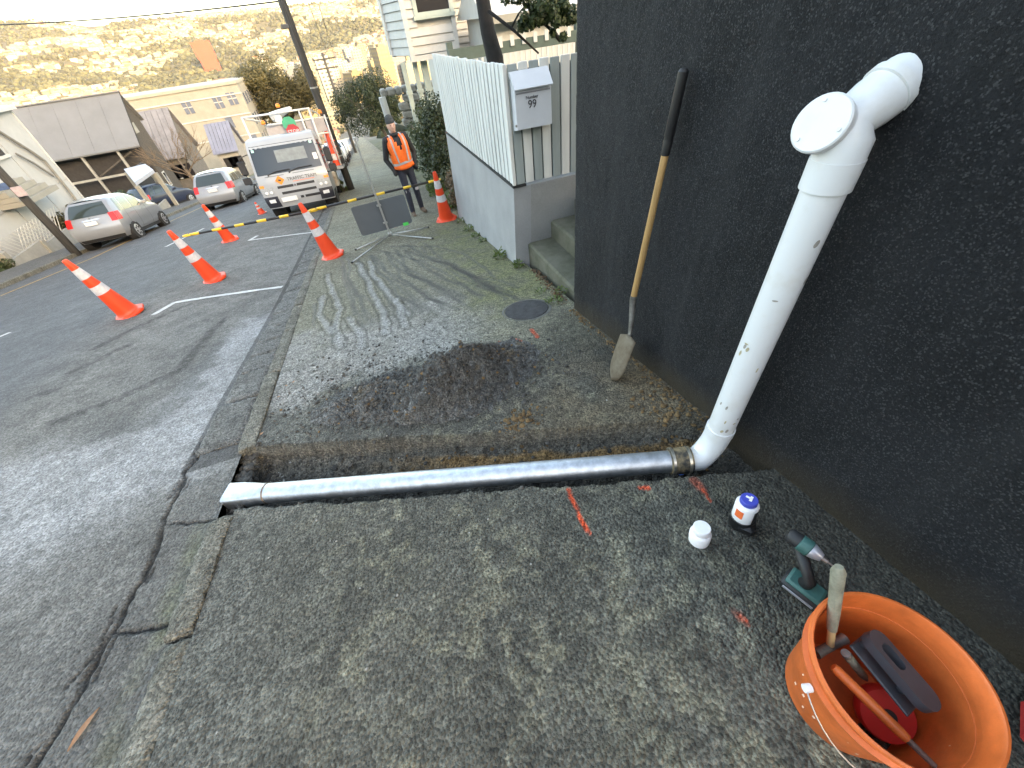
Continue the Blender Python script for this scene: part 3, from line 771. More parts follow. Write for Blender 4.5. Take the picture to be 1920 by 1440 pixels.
x = WX+.035
for i in range(9):
    h = FT+.004+.0*i
    fpart('paling', (x+.008, WY0+.0, WZ+.026), (x+.097, WY0+.022, h+random.uniform(-.008, .004)), pal_g if i % 2 == 0 else pal_w)
    x += .105
fpart('backing_board', (WX+.05, WY0+.024, WZ+.03), (WX+1.1, WY0+.034, FT-.05), mat('fence_dark', (.05, .06, .055), .8), 0)
# letterbox hung on the front palings
YB = WY0-.006
a = ony(958, 250, YB-.05); b = ony(1041, 232, YB-.05); tp = ony(950, 130, YB-.05)
bx0, bx1 = WX+.045, WX+.42; bz0 = float(ony(1000, 243, YB-.1)[2]); bz1 = float(ony(995, 128, YB)[2])
lb = thing('letterbox', 'white metal letterbox numbered 99 hung on the palings', 'letterbox', ((bx0+bx1)/2, YB, bz0))
lbm = mat('letterbox_paint', (.58, .60, .63), .38, var=.05, vs_=4)
ox = (-(bx0+bx1)/2, -YB, -bz0); dpt = .11; H_ = bz1-bz0
def lpart(name, mb, m, par=lb, sm=None):
    o = obj(name, mb, m, par, sm)
    if par is lb: o.location = ox
    return o
mb = MB(); mb.prism([(bx0+.008, YB-.002, bz0), (bx0+.008, YB-dpt, bz0+.02), (bx0+.008, YB-dpt, bz0+H_*.70), (bx0+.008, YB-.002, bz0+H_*.86)], (bx1-bx0-.016, 0, 0)); lpart('body', mb, lbm)
mb = MB(); mb.prism([(bx0, YB, bz0+H_), (bx0, YB-.03, bz0+H_), (bx0, YB-dpt-.03, bz0+H_*.735), (bx0, YB-dpt-.026, bz0+H_*.715), (bx0, YB, bz0+H_*.93)], (bx1-bx0, 0, 0)); lid = lpart('lid', mb, lbm)
mb = MB(); mb.b2((bx0+.02, YB-dpt-.003, bz0+H_*.645), (bx1-.02, YB-dpt-.0005, bz0+H_*.67)); lpart('slot', mb, mat('slot_grey', (.25, .25, .27), .7))
mb = MB(); mb.box((bx0+.004, YB-dpt*.9, bz0+.055), (.02, .02, .02), bev=.005); lpart('lock', mb, mat('lock_metal', (.35, .34, .32), .4, metal=.8))
def text_mesh(txt, size, ext=.0015, align='CENTER'):
    cu = bpy.data.curves.new('txt', 'FONT'); cu.body = txt; cu.size = size; cu.extrude = ext; cu.align_x = align
    t_ = bpy.data.objects.new('txt', cu); C.objects.link(t_); dg = bpy.context.evaluated_depsgraph_get()
    me = bpy.data.meshes.new_from_object(t_.evaluated_get(dg)); bpy.data.objects.remove(t_); bpy.data.curves.remove(cu); return me
ink = mat('lettering_black', (.06, .055, .06), .6)
for txt, sz, zz in (('99', .088, .46), ('Number', .036, .575)):
    o = obj('lettering', text_mesh(txt, sz), ink, lb); o.rotation_euler = (R(90), 0, 0)
    o.location = (-.015, -dpt-.0025, H_*zz-sz*.35)
# sprig of weed poking through the fence, tiny leaves
def leafquad(mb, p, d, w_, l_, n_):
    d = Vector(d).normalized(); s_ = d.cross(Vector(n_)); s_ = s_.normalized() if s_.length > 1e-4 else Vector((1, 0, 0)); p = Vector(p)
    mb.add([p, p+d*l_*.5+s_*w_*.5, p+d*l_, p+d*l_*.5-s_*w_*.5], [(0, 1, 2, 3)])
weed_m = leafmat('weed_leaf', (.05, .085, .015), (.12, .16, .035))
def weed(name, label, p, n, r, h, seed=0, grp='weeds along the wall foot', l=.045):
    rr = random.Random(seed); mb = MB()
    for i in range(n):
        a = rr.uniform(0, 6.28); q = r*math.sqrt(rr.random()); z = rr.uniform(0, h)*(1-q/r*.5)
        leafquad(mb, (q*math.cos(a), q*math.sin(a), z), (math.cos(a)*.8+rr.uniform(-.4, .4), math.sin(a)*.8+rr.uniform(-.4, .4), rr.uniform(-.1, .9)), l*.5, l*rr.uniform(.6, 1.2), (rr.uniform(-1, 1), rr.uniform(-1, 1), 1))
    o = obj(name, mb, weed_m, fix=False); o.location = tuple(float(v) for v in p); tag(o, label, 'weed', grp); return o
wl = 'small green weed growing at the foot of the grey wall'
for i, (px, py, r, h, n) in enumerate([(866, 417, .07, .08, 60), (880, 432, .08, .09, 70), (938, 484, .07, .14, 110), (975, 500, .05, .10, 60), (905, 452, .06, .05, 40), (892, 443, .05, .06, 40)]):
    p = G(px, py); weed('weed', wl, (min(p[0], WX-.06), p[1], p[2]), n, r, h, i)
wl2 = 'low green weed and litter beside the concrete steps'
for i, (px, py, r, h, n) in enumerate([(1038, 566, .08, .04, 90), (1052, 548, .06, .05, 60), (1012, 548, .05, .03, 30)]):
    p = G(px, py); weed('weed', wl2, p, n, r, h, 20+i, 'weeds by the steps', .03)
def litter_pos(rr):
    a = np.array(G(1000, 505)[:2]); b = np.array(G(1062, 570)[:2]); t = rr.random(); p = a*(1-t)+b*t+rr.normal(0, .025, 2)
    return (p[0], p[1])
clods('leaf_litter', 'brown leaf litter at the foot of the concrete steps', 'leaf litter', 260, litter_pos, .004, .018, mat('litter_brown', (.11, .065, .035), .95, var=.5, vs_=30, rnd=.5), 9)

# ------------------------------------------------------------------ concrete steps between the walls
stp_m = mat('step_concrete', (.13, .125, .095), .92, var=.4, vs_=6, bump=.8, bs=70, col2=(.065, .068, .04))
st = thing('concrete_steps', 'worn mossy concrete steps between the black and grey walls', 'steps', (1.4, 3.4, -.55))
zb = [-.395, -.195, -.01, .17]; xb = [1.485, 1.785, 2.09, 2.39]
for i in range(4):
    mb = MB(); mb.b2((xb[i], 2.76, -1.0), (3.4, WY0-.002, zb[i]+.0), bev=.02); o = obj('step', mb, stp_m, st); o.location = (-1.4, -3.4, .55)
mh = thing('manhole_cover', 'round dark concrete manhole cover sunk in the footpath', 'manhole cover', G(987, 581)+np.array([0, 0, .0]), (-TILT, 0, 0))
mb = MB(); mb.lathe([(0, .010), (.17, .010), (.205, .006), (.212, -.004), (.212, -.03)], 40); obj('lid', mb, mat('manhole_concrete', (.032, .032, .034), .85, var=.4, vs_=20, bump=.6, bs=90), mh, 40)
mb = MB(); mb.lathe([(.216, -.03), (.216, .004), (.238, .001), (.240, -.03)], 40, close=True); obj('frame', mb, mat('manhole_rim', (.10, .10, .09), .9, var=.3), mh, 40)

# ------------------------------------------------------------------ white plastic down pipe
pvc = mat('white_pvc', (.60, .595, .575), .34, vs_=9, spec=.5, col2=(.66, .675, .69), vlo=.25, vhi=.5)
PX, PY = 1.245, .855
pr = .060
zt_ = float(onx(1546, 318, PX)[2])
dp = thing('downpipe', 'thick white plastic downpipe running down the black wall', 'pipe', (PX, PY, -.12))
def dpart(name, mb, m=pvc, sm=35, par=dp):
    o = obj(name, mb, m, par, sm)
    if par is dp: o.location = (-PX, -PY, .12)
    return o
top = Vector((PX, PY, zt_))
gA = Vector((1.05, .875, -.195))                  # joint with the steel pipe
gdir = (Vector((-1.40, 1.66, -.292))-gA).normalized()
el = [gA-gdir*0.045]
bend_c = Vector((PX, PY, -.03))
mb = MB(); mb.tube([bend_c+Vector((0, 0, .03)), top+Vector((0, 0, -.03))], pr, 32); dpart('pipe', mb)
p0 = gA-gdir*.05
P = [p0]
for t in np.linspace(0, 1, 9):
    c0 = p0-gdir*.06; c1 = bend_c+Vector((0, 0, -.12)); c2 = bend_c+Vector((0, 0, .02))
    P.append(c0*(1-t)**2+c1*2*t*(1-t)+c2*t**2)
mb = MB(); mb.tube(P, pr+.004, 32); dpart('bend', mb)
mb = MB(); mb.tube([bend_c+Vector((0, 0, .005)), bend_c+Vector((0, 0, .045))], pr+.0065, 32); dpart('socket', mb)
mb = MB(); mb.tube([top+Vector((0, 0, -.045)), top+Vector((0, 0, .035))], pr+.008, 32); dpart('socket', mb)
inlet = Vector(onx(1678, 158, 1.36)); jc = Vector(onx(1580, 238, PX)); capc = Vector(onx(1541, 233, 1.172)); cdir = (capc-jc).normalized(); cdir = (cdir+Vector((-.35, -.35, .35))).normalized()
mb = MB(); mb.tube([top+Vector((0, 0, .03)), top+Vector((0, 0, .07)), jc+Vector((.004, 0, .0)), jc*.45+inlet*.55, inlet+Vector((.05, 0, .02))], pr+.006, 32); dpart('junction', mb)
mb = MB(); mb.tube([inlet*.8+jc*.2, inlet*.95+jc*.05], pr+.010, 32); dpart('socket', mb)
mb = MB(); mb.tube([jc-cdir*.02, capc-cdir*.012], pr+.002, 32); dpart('inspection_branch', mb)
mb = MB(); mb.tube([capc-cdir*.016, capc-cdir*.004, capc+cdir*.008, capc+cdir*.012], [pr+.008, pr+.010, pr+.010, pr+.006], 36); cap = dpart('inspection_cap', mb)
u = cdir.orthogonal().normalized(); v_ = cdir.cross(u)
for a in (0.7, 2.8, 4.9):
    mb = MB(); q = capc+cdir*.0125+(u*math.cos(a)+v_*math.sin(a))*(pr-.006); mb.tube([q, q+cdir*.003], .005, 8)
    obj('screw', mb, mat('screw_grey', (.62, .62, .62), .5, metal=.2), cap)
# glue dabs and muddy finger marks on the pipe
rr = random.Random(77)
for i in range(16):
    zz = rr.uniform(.02, 1.0) if i > 4 else rr.uniform(.02, .25); a = rr.uniform(R(165), R(290)); mb = MB(); hw, hh = rr.uniform(.003, .010), rr.uniform(.003, .014); P = []
    for u_ in np.linspace(-1, 1, 7):
        hh2 = hh*math.sqrt(max(.02, 1-u_*u_)); P.append([(PX+(pr+.0009)*math.cos(a+u_*hw/pr), PY+(pr+.0009)*math.sin(a+u_*hw/pr), zz+v2*hh2+.3*u_*hh) for v2 in (-1, 0, 1)])
    mb.grid(P); dpart('smear', mb, mat('glue_smear' if i % 2 else 'mud_smear', (.42, .37, .24) if i % 2 else (.30, .28, .25), .7, var=.2, vs_=60), True)
# steel stormwater pipe
galv = mat('galvanised_steel', (.56, .59, .63), .5, var=.22, vs_=22, metal=1.0, coords='pos', bump=.12, bs=50)
gB = Vector(G(432, 930, -.035)); gB = Vector((gB.x, gB.y, gB.z))
gs = thing('steel_pipe', 'shiny galvanised steel pipe laid across the open trench', 'pipe', gA)
gdir = (gB-gA).normalized(); side = Vector((-gdir.y, gdir.x, 0)).normalized(); upv = gdir.cross(side); upv = upv if upv.z > 0 else -upv
gr = .058; sections = []
Lg = (gB-gA).length
for t, sq in [(0, 0), (.1, 0), (.3, 0), (.5, 0), (.7, 0), (.90, 0), (.918, .15), (.94, .55), (.965, .9), (1.0, 1.0)]:
    c = gA+gdir*Lg*t; ring = []
    for k in range(40):
        a = 2*math.pi*k/40; ca, sa = math.cos(a), math.sin(a)
        m_ = max(abs(ca), abs(sa)); rs = 1/m_
        rr_ = 1*(1-sq)+min(rs, 1.30)*sq
        ring.append(c+(side*ca*(1+.12*sq)+upv*sa*(1-.10*sq))*gr*rr_-gA)
    sections.append(ring)
mb = MB()
for r_ in sections: mb.v.extend([tuple(p) for p in r_])
for i in range(len(sections)-1):
    for k in range(40):
        j = (k+1) % 40; mb.f.append((i*40+k, i*40+j, (i+1)*40+j, (i+1)*40+k))
obj('tube', mb, galv, gs, 45)
mb = MB(); q = gdir*Lg*.905; mb.tube([q-gdir*.004, q+gdir*.004], gr*1.04, 40); obj('weld_seam', mb, mat('rust_seam', (.20, .15, .11), .8, var=.3, vs_=30), gs, True)
mb = MB(); q = gdir*Lg; mb.box((0, 0, 0), (.09, .012, .085)); me = mb.mesh()
for v in me.vertices:
    v.co = q-gdir*.012+side*v.co.x+gdir*v.co.y+upv*v.co.z
obj('opening', me, mat('dark_gap', (.02, .02, .02), .9), gs)
# rubber coupling with two clamps
cp = thing('rubber_coupling', 'muddy rubber coupling with steel band clamps joining the two pipes', 'coupling', gA)
mud = mat('muddy_rubber', (.03, .028, .025), .7, var=.5, vs_=16, col2=(.24, .18, .10), bump=.5, bs=60, vlo=.45, vhi=.6)
mb = MB(); mb.tube([gdir*.04, gdir*.038, -gdir*.068, -gdir*.07], [gr+.004, gr+.011, pr+.012, pr+.004], 36); obj('sleeve', mb, mud, cp, 40)
stl = mat('clamp_steel', (.62, .58, .50), .35, var=.2, vs_=40, metal=.9)
for t in (.028, -.052):
    mb = MB(); mb.tube([gdir*(t-.007), gdir*(t-.0065), gdir*(t+.0065), gdir*(t+.007)], [gr+.013, gr+.016, gr+.016, gr+.013], 36); cl = obj('clamp', mb, stl, cp, 40)
    camd = (Vector((0, 0, 1.6))-gA).normalized(); off = (camd-gdir*camd.dot(gdir)).normalized()
    off = (off*math.cos(.9)-upv*math.sin(.9)).normalized()
    mb = MB(); mb.tube([gdir*t+off*(gr+.022)-upv*.016, gdir*t+off*(gr+.022)+upv*.016], .007, 10); obj('screw', mb, stl, cl, 30)
mb = MB(); q = off*(gr+.0135)-gdir*.012
t1 = gdir; t2 = off.cross(gdir).normalized()
mb.add([q+t1*a_*.011+t2*b_*.013+off*c_ for c_ in (-.003, .002) for a_, b_ in ((-1, -1), (1, -1), (1, 1), (-1, 1))], [(0, 3, 2, 1), (4, 5, 6, 7), (0, 1, 5, 4), (1, 2, 6, 5), (2, 3, 7, 6), (3, 0, 4, 7)])
obj('blue_tag', mb, mat('tag_blue', (.03, .16, .62), .5), cp)

# ------------------------------------------------------------------ shovel leaning on the wall
sv_top = Vector(onx(1283, 128, 1.318)); sv_fer = Vector(onx(1187, 562, 1.262)); sv_sh = Vector(onx(1180, 628, 1.235)); sv_tip = Vector(G(1146, 712, .004))
sh = thing('shovel', 'long handled shovel with black grip leaning on the black wall', 'shovel', sv_tip)
def spart(name, mb, m, sm=35):
    o = obj(name, mb, m, sh, sm); o.location = tuple(-c for c in sv_tip); return o
grip_e = sv_top.lerp(sv_fer, .285)
wood = mat('ash_handle', (.42, .25, .10), .45, var=.18, vs_=3, stretch=(14, 14, 1), bump=.1, bs=30)
mb = MB(); mb.tube([grip_e.lerp(sv_top, .05), sv_fer], [.017, .0185], 18); spart('handle', mb, wood)
mb = MB(); mb.tube([sv_top+(sv_top-grip_e)*.0, sv_top.lerp(grip_e, .03), sv_top.lerp(grip_e, .75), sv_top.lerp(grip_e, .78), sv_top.lerp(grip_e, .82), grip_e], [.014, .021, .022, .0195, .022, .0195], 18); spart('grip', mb, mat('grip_black', (.012, .012, .013), .45))
steel = mat('worn_steel', (.30, .29, .27), .45, var=.4, vs_=18, metal=.6, col2=(.10, .09, .08))
bd = (sv_tip-sv_sh).normalized(); wv = Vector((.12, .95, -.12)); wv = (wv-bd*wv.dot(bd)).normalized(); nv = bd.cross(wv).normalized()
mb = MB(); mb.tube([sv_fer+(sv_top-sv_fer).normalized()*.03, sv_fer, sv_fer.lerp(sv_sh, .55)+nv*.006, sv_sh+Vector((.004, 0, .01)), sv_sh+bd*.07], [.0205, .0205, .017, .014, .006], 14); spart('socket', mb, steel)
Lb = (sv_tip-sv_sh).length; P = []
for i, t in enumerate(np.linspace(0, 1, 15)):
    w_ = .088*min(1, (t/.06)**.5 if t < .06 else 1)*(1 if t < .55 else math.sqrt(max(0, 1-((t-.55)/.45)**2)))+.004
    row = []
    for s_ in np.linspace(-1, 1, 11):
        row.append(sv_sh+bd*Lb*t+wv*w_*s_+nv*(-.020*(1-s_*s_)+.018*t*t))
    P.append(row)
mb = MB(); mb.grid(P); me = mb.mesh('blade'); me.materials.append(mat('muddy_blade', (.15, .125, .09), .75, var=.4, vs_=14, metal=.1, col2=(.09, .06, .032)))
smooth(me); o = obj('blade', me, None, sh); o.location = tuple(-c for c in sv_tip); sd_ = o.modifiers.new('t', 'SOLIDIFY'); sd_.thickness = .003
# ------------------------------------------------------------------ small things on the path
def onz(x, y, z):
    r = W(x, y); return np.array([0, 0, CAM_H])+r*(z-CAM_H)/r[2]
def gz(x, y): return -S*y
# white jar
p = G(1310, 1013); jar = thing('plastic_jar', 'small white plastic jar standing on the footpath', 'jar', (p[0], p[1], p[2]-.004), (-TILT*.8, 0, 0))
jm = mat('white_plastic', (.80, .79, .80), .4, var=.04, vs_=20)
mb = MB(); mb.lathe([(.026, 0), (.031, .004), (.031, .020), (.0325, .022), (.0325, .046), (.030, .050), (.026, .054), (.023, .056)], 28); obj('body', mb, jm, jar, 35)
mb = MB(); mb.lathe([(.0255, .055), (.0265, .057), (.0265, .076), (.0245, .079), (0, .079)], 28); obj('cap', mb, jm, jar, 35); jar.scale = (1.28, 1.28, 1.28)
# spray can / sealant bottle
p = G(1388, 982); gl = thing('sealant_bottle', 'white sealant bottle with orange label and blue cap in a black sleeve', 'bottle', (p[0], p[1], p[2]-.004), (-TILT*.8, 0, 0))
mb = MB(); mb.lathe([(.034, 0), (.036, .004), (.036, .050), (.034, .052)], 28); mb.box((.0, -.02, .02), (.05, .05, .04), rz=.6, bev=.01); obj('sleeve', mb, mat('black_plastic', (.012, .012, .013), .4), gl, 35)
mb = MB(); mb.lathe([(.033, .05), (.0335, .052), (.0335, .120), (.030, .127), (.022, .131)], 28); obj('body', mb, jm, gl, 35)
def arc_patch(r, a0, a1, z0, z1, n=12):
    mb = MB(); P = [[(r*math.cos(a), r*math.sin(a), z) for z in (z0, z1)] for a in np.linspace(a0, a1, n)]; mb.grid(P); return mb
obj('label', arc_patch(.0342, R(170), R(212), .075, .112), mat('label_orange', (.80, .16, .05), .5), gl, True)
obj('label', arc_patch(.0342, R(262), R(300), .050, .118), mat('black_plastic', (.012, .012, .013), .4), gl, True)
mb = MB(); mb.lathe([(.024, .130), (.025, .132), (.025, .146), (.023, .149), (0, .149)], 28); cp_ = obj('cap', mb, mat('cap_blue', (.05, .07, .42), .4), gl, 35)
mb = MB(); mb.box((.004, -.002, .1498), (.02, .008, .0012), rz=.5); mb.box((.002, .004, .1498), (.007, .018, .0012), rz=.4); obj('print', mb, jm, cp_); gl.scale = (1.3, 1.3, 1.2)
# impact driver
base = np.array(G(1500, 1108)); tail = Vector(onz(1482, 1003, .165)); nose = Vector(onz(1541, 1046, .160))
dr = thing('impact_driver', 'green and black cordless impact driver standing on its battery', 'power tool', base)
dgreen = mat('tool_green', (.035, .115, .105), .5, var=.15, vs_=30); dblk = mat('tool_black', (.015, .015, .017), .55, var=.2, vs_=30); dgrey = mat('tool_grey', (.42, .42, .46), .35, metal=.5)
hd = (nose-tail).normalized(); bc = Vector(base); hdf = Vector((hd.x, hd.y, 0)).normalized(); sdv = Vector((-hdf.y, hdf.x, 0))
yaw = math.atan2(hdf.y, hdf.x)
def drp(name, mb, m, sm=35, par=dr):
    o = obj(name, mb, m, par, sm)
    if par is dr: o.location = tuple(-bc)
    return o
z0 = bc.z
mb = MB(); mb.box((bc.x, bc.y, z0+.022), (.125, .078, .040), rz=yaw, bev=.008); bat = drp('battery', mb, dblk)
mb = MB(); mb.box((bc.x, bc.y, z0+.052), (.112, .07, .022), rz=yaw, bev=.008); drp('foot', mb, dgreen)
for s_ in (1, -1):
    q = bc+sdv*.041*s_; mb = MB(); mb.box((q.x, q.y, z0+.022), (.10, .004, .012), rz=yaw, bev=.001); drp('stripe', mb, dgrey)
q = bc+hdf*.0635+sdv*-.012; mb = MB(); mb.box((q.x, q.y, z0+.024), (.004, .03, .024), rz=yaw, bev=.001); drp('sticker', mb, jm)
mid = tail.lerp(nose, .42)
mb = MB(); mb.tube([bc+Vector((0, 0, .055))-hdf*.008, bc+Vector((0, 0, .09))-hdf*.002, mid+Vector((0, 0, -.03))], [.024, .019, .021], 14); drp('handle', mb, dblk, True)
mb = MB(); mb.tube([tail-hd*.008, tail, tail.lerp(nose, .30), tail.lerp(nose, .32)], [.020, .027, .028, .024], 18); drp('rear_cap', mb, dgrey if False else dblk, 40)
mb = MB(); mb.tube([tail.lerp(nose, .28), tail.lerp(nose, .32), tail.lerp(nose, .62), tail.lerp(nose, .66)], [.024, .030, .030, .026], 18); drp('motor_housing', mb, dgreen, 40)
mb = MB(); mb.tube([tail.lerp(nose, .64), tail.lerp(nose, .68), tail.lerp(nose, .9), nose], [.026, .0275, .020, .014], 18); drp('hammer_case', mb, dgrey, 40)
mb = MB(); mb.tube([nose, nose+hd*.018, nose+hd*.02, nose+hd*.05], [.010, .010, .004, .003], 10); drp('bit', mb, mat('bit_steel', (.25, .2, .18), .4, metal=.8), 40)
q = mid-Vector((0, 0, .045))+hdf*.022; mb = MB(); mb.box(tuple(q), (.012, .014, .03), rz=yaw, bev=.004); drp('trigger', mb, dblk)
# bucket
bcx, bcy = .835, -.112; bz = gz(bcx, bcy)-.002
bu = thing('bucket', 'scuffed orange plastic bucket of hand tools', 'bucket', (bcx, bcy, bz), (0, 0, 0))
orange = mat('bucket_orange', (.62, .135, .032), .42, var=.26, vs_=7, bump=.15, bs=40, spec=.45, coords='obj')
RZ = .35-bz
mb = MB(); mb.lathe([(0, .004), (.128, .0), (.135, .012), (.150, .12), (.166, .245), (.168, .262), (.182, .266), (.184, .276), (.170, .282), (.176, RZ-.022), (.186, RZ-.016), (.190, RZ-.006), (.187, RZ), (.181, RZ+.002), (.176, RZ-.006), (.170, .265), (.146, .10), (.131, .014), (0, .012)], 56); bko = obj('body', mb, orange, bu, 40)
scf = mat('scuff', (.80, .50, .36), .6, var=.2, vs_=40)
rr = random.Random(5)
for i in range(26):
    a = rr.uniform(R(150), R(300)); z = rr.uniform(.06, .25); r_ = np.interp(z, [.012, .12, .245], [.135, .150, .166])+.0012
    l = rr.uniform(.004, .02); wd = rr.uniform(.015, .05)
    obj('scuff', arc_patch(r_, a, a+wd, z, z+l, 3), scf, bko, True)
ears = []
for a in (R(164), R(-16)):
    mb = MB(); q = Vector((.186*math.cos(a), .186*math.sin(a), .262)); mb.tube([q, q+Vector((.018*math.cos(a), .018*math.sin(a), 0))], .010, 12); ears.append(obj('handle_ear', mb, jm, bu, 40))
P = []
a0 = R(164)
for t in np.linspace(0, 1, 25):
    a = a0+math.pi*t; P.append((.198*math.cos(a), .198*math.sin(a), .262-.125*math.sin(math.pi*t)))
mb = MB(); mb.tube(P, .0022, 8); obj('wire_handle', mb, mat('wire_steel', (.55, .53, .50), .4, metal=.8), bu, True)
# tools in the bucket
ht = Vector(onz(1572, 1072, .47)); hb = Vector(onz(1556, 1212, .20))
hm_ = thing('hammer', 'hammer with a taped muddy handle poking out of the bucket', 'hammer', hb)
tape = mat('muddy_tape', (.30, .29, .22), .8, var=.4, vs_=30, col2=(.16, .15, .11), bump=.6, bs=80)
def tool(par, org, name, mb, m, sm=40):
    o = obj(name, mb, m, par, sm); o.location = tuple(-Vector(org)); return o
mb = MB(); mb.tube([ht+(ht-hb)*.06, ht, ht.lerp(hb, .25), ht.lerp(hb, .55), ht.lerp(hb, .75)], [.010, .017, .0155, .0145, .012], 14); tool(hm_, hb, 'handle', mb, tape)
mb = MB(); mb.tube([ht.lerp(hb, .7), hb], [.010, .010], 10); tool(hm_, hb, 'shaft', mb, mat('shaft_wood', (.48, .33, .16), .6, var=.2))
e = (hb-ht).normalized(); sx = e.cross(Vector((0, 1, .2))).normalized()
mb = MB(); mb.tube([hb-sx*.05, hb-sx*.02, hb+sx*.02, hb+sx*.055], [.014, .012, .012, .015], 12); tool(hm_, hb, 'head', mb, steel)
c2 = Vector(onz(1588, 1228, .24)); d2 = Vector(onz(1625, 1275, .10))
ch = thing('cold_chisel', 'muddy steel chisel lying inside the bucket', 'chisel', d2)
mb = MB(); mb.tube([c2, c2.lerp(d2, .03), d2.lerp(c2, .2), d2], [.009, .012, .011, .004], 10); tool(ch, d2, 'shank', mb, tape)
mb = MB(); mb.tube([c2-(d2-c2).normalized()*.012, c2], [.011, .013], 10); tool(ch, d2, 'striking_end', mb, steel)
# grey plastic float with a slotted grip
fa = Vector(onz(1625, 1195, .27)); fb = Vector(onz(1735, 1325, .25)); fdir = (fb-fa).normalized(); fs = Vector((.5, .75, -.1)); fs = (fs-fdir*fs.dot(fdir)).normalized(); fn = fdir.cross(fs)
fl = thing('plastic_float', 'dark grey plastic trowel float with a slotted grip inside the bucket', 'float', fa)
Lf = (fb-fa).length
def rrect(c0, c1, hw, r, n=6):
    pts = []
    for (u, v, a0) in ((c1-r, hw-r, 0), (c0+r, hw-r, 90), (c0+r, -hw+r, 180), (c1-r, -hw+r, 270)):
        for k in range(n+1):
            a = R(a0+90*k/n); pts.append((u+r*math.cos(a), v+r*math.sin(a)))
    return pts
outer = rrect(-.01, Lf+.01, .034, .030); inner = rrect(.022, Lf*.52, .017, .015)
mb = MB(); n_ = len(outer); tk = .026
vs2 = []
for pts in (outer, inner):
    for w_ in (0, tk): vs2 += [fdir*u+fs*v+fn*w_ for u, v in pts]
fc = []
for i in range(n_):
    j = (i+1) % n_
    fc += [(i, j, n_+j, n_+i), (2*n_+j, 2*n_+i, 3*n_+i, 3*n_+j), (i, 2*n_+i, 2*n_+j, j), (n_+i, n_+j, 3*n_+j, 3*n_+i)]
mb.add(vs2, fc); obj('grip', mb, mat('float_grey', (.045, .047, .055), .5, var=.15, vs_=20), fl, 30)
mb = MB(); mb.box((0, 0, 0), (Lf*1.02, .085, .008), bev=.003); me = mb.mesh()
for v in me.vertices: v.co = fdir*(v.co.x+Lf*.5)+fs*v.co.y+fn*(v.co.z-.03)
obj('blade', me, mat('float_grey', (.045, .047, .055), .5), fl)
for u in (.012, Lf*.75):
    mb = MB(); mb.tube([fdir*u-fn*.03, fdir*u+fn*.006], .010, 10); obj('stem', mb, mat('float_grey', (.045, .047, .055), .5), fl, 40)
# red tape measure and an orange string line reel
tpc = Vector(onz(1650, 1330, .10))
tm = thing('tape_reel', 'red round tape reel lying in the bottom of the bucket', 'tape reel', tpc)
mb = MB(); mm_ = Matrix.Rotation(R(25), 3, 'X')@Matrix.Rotation(R(-20), 3, 'Y'); mb.lathe([(.02, 0), (.062, 0), (.066, .006), (.066, .03), (.062, .036), (.02, .036)], 28, m=mm_, close=False); obj('case', mb, mat('reel_red', (.62, .03, .025), .45, var=.1), tm, 40)
mb = MB(); mb.lathe([(0, .036), (.018, .038), (.018, .042), (0, .043)], 16, m=mm_); obj('hub', mb, dblk, tm, 40)
oa = Vector(onz(1562, 1250, .285)); ob_ = Vector(onz(1700, 1385, .25))
lv = thing('orange_rod', 'orange plastic handled rod lying against the bucket side', 'rod', ob_)
mb = MB(); mb.tube([oa, oa.lerp(ob_, .05), oa.lerp(ob_, .9), ob_], [.010, .013, .013, .011], 14); tool(lv, ob_, 'handle', mb, orange)
mb = MB(); mb.tube([ob_, ob_+(ob_-oa).normalized()*.06], [.008, .007], 10); tool(lv, ob_, 'tip', mb, steel)
# red thing beside the bucket, cut by the frame
p = np.array(G(1935, 1400)); rb = thing('fuel_can', 'red plastic can beside the orange bucket', 'can', p)
mb = MB(); mb.box((.06, -.02, .055), (.12, .16, .11), rz=.5, bev=.02); obj('body', mb, mat('can_red', (.40, .03, .03), .45, var=.1), rb, 40)
mb = MB(); mb.tube([(.06, -.02, .11), (.06, -.02, .135)], .018, 14); obj('cap', mb, dblk, rb, 40)
# fallen leaf
p = G(141, 1370); 
mb = MB(); P = []
for t in np.linspace(0, 1, 9):
    w_ = .011*math.sin(math.pi*min(1, t*.92+.06)); P.append([(s_*w_, t*.125, .004+.006*math.sin(3*t)+abs(s_)*.004) for s_ in (-1, 0, 1)])
mb.grid(P); lf = obj('fallen_leaf', mb, mat('leaf_brown', (.28, .15, .08), .7, var=.25, vs_=40), None, True, fix=False)
lf.location = (p[0]-.0, p[1]-.06, float(zroad_d(np.array([p[0]]), np.array([p[1]]))[0])+.008); lf.rotation_euler = (-TILT, .05, R(-22)); tag(lf, 'long narrow brown leaf fallen on the road', 'leaf')
for i, (px, py) in enumerate([(535, 725), (520, 747), (548, 720), (435, 835)]):
    p = G(px, py); mb = MB(); leafquad(mb, (0, 0, .006), (1, .4*i-.5, .1), .018, .035, (0, 0, 1)); lf = obj('fallen_leaf', mb, mat('leaf_brown', (.28, .15, .08), .7), fix=False)
    x_ = max(p[0], KX+.02); lf.location = (x_, p[1], -S*p[1]+.008); tag(lf, 'small curled brown leaf lying by the kerb joint', 'leaf', 'leaves by the kerb')

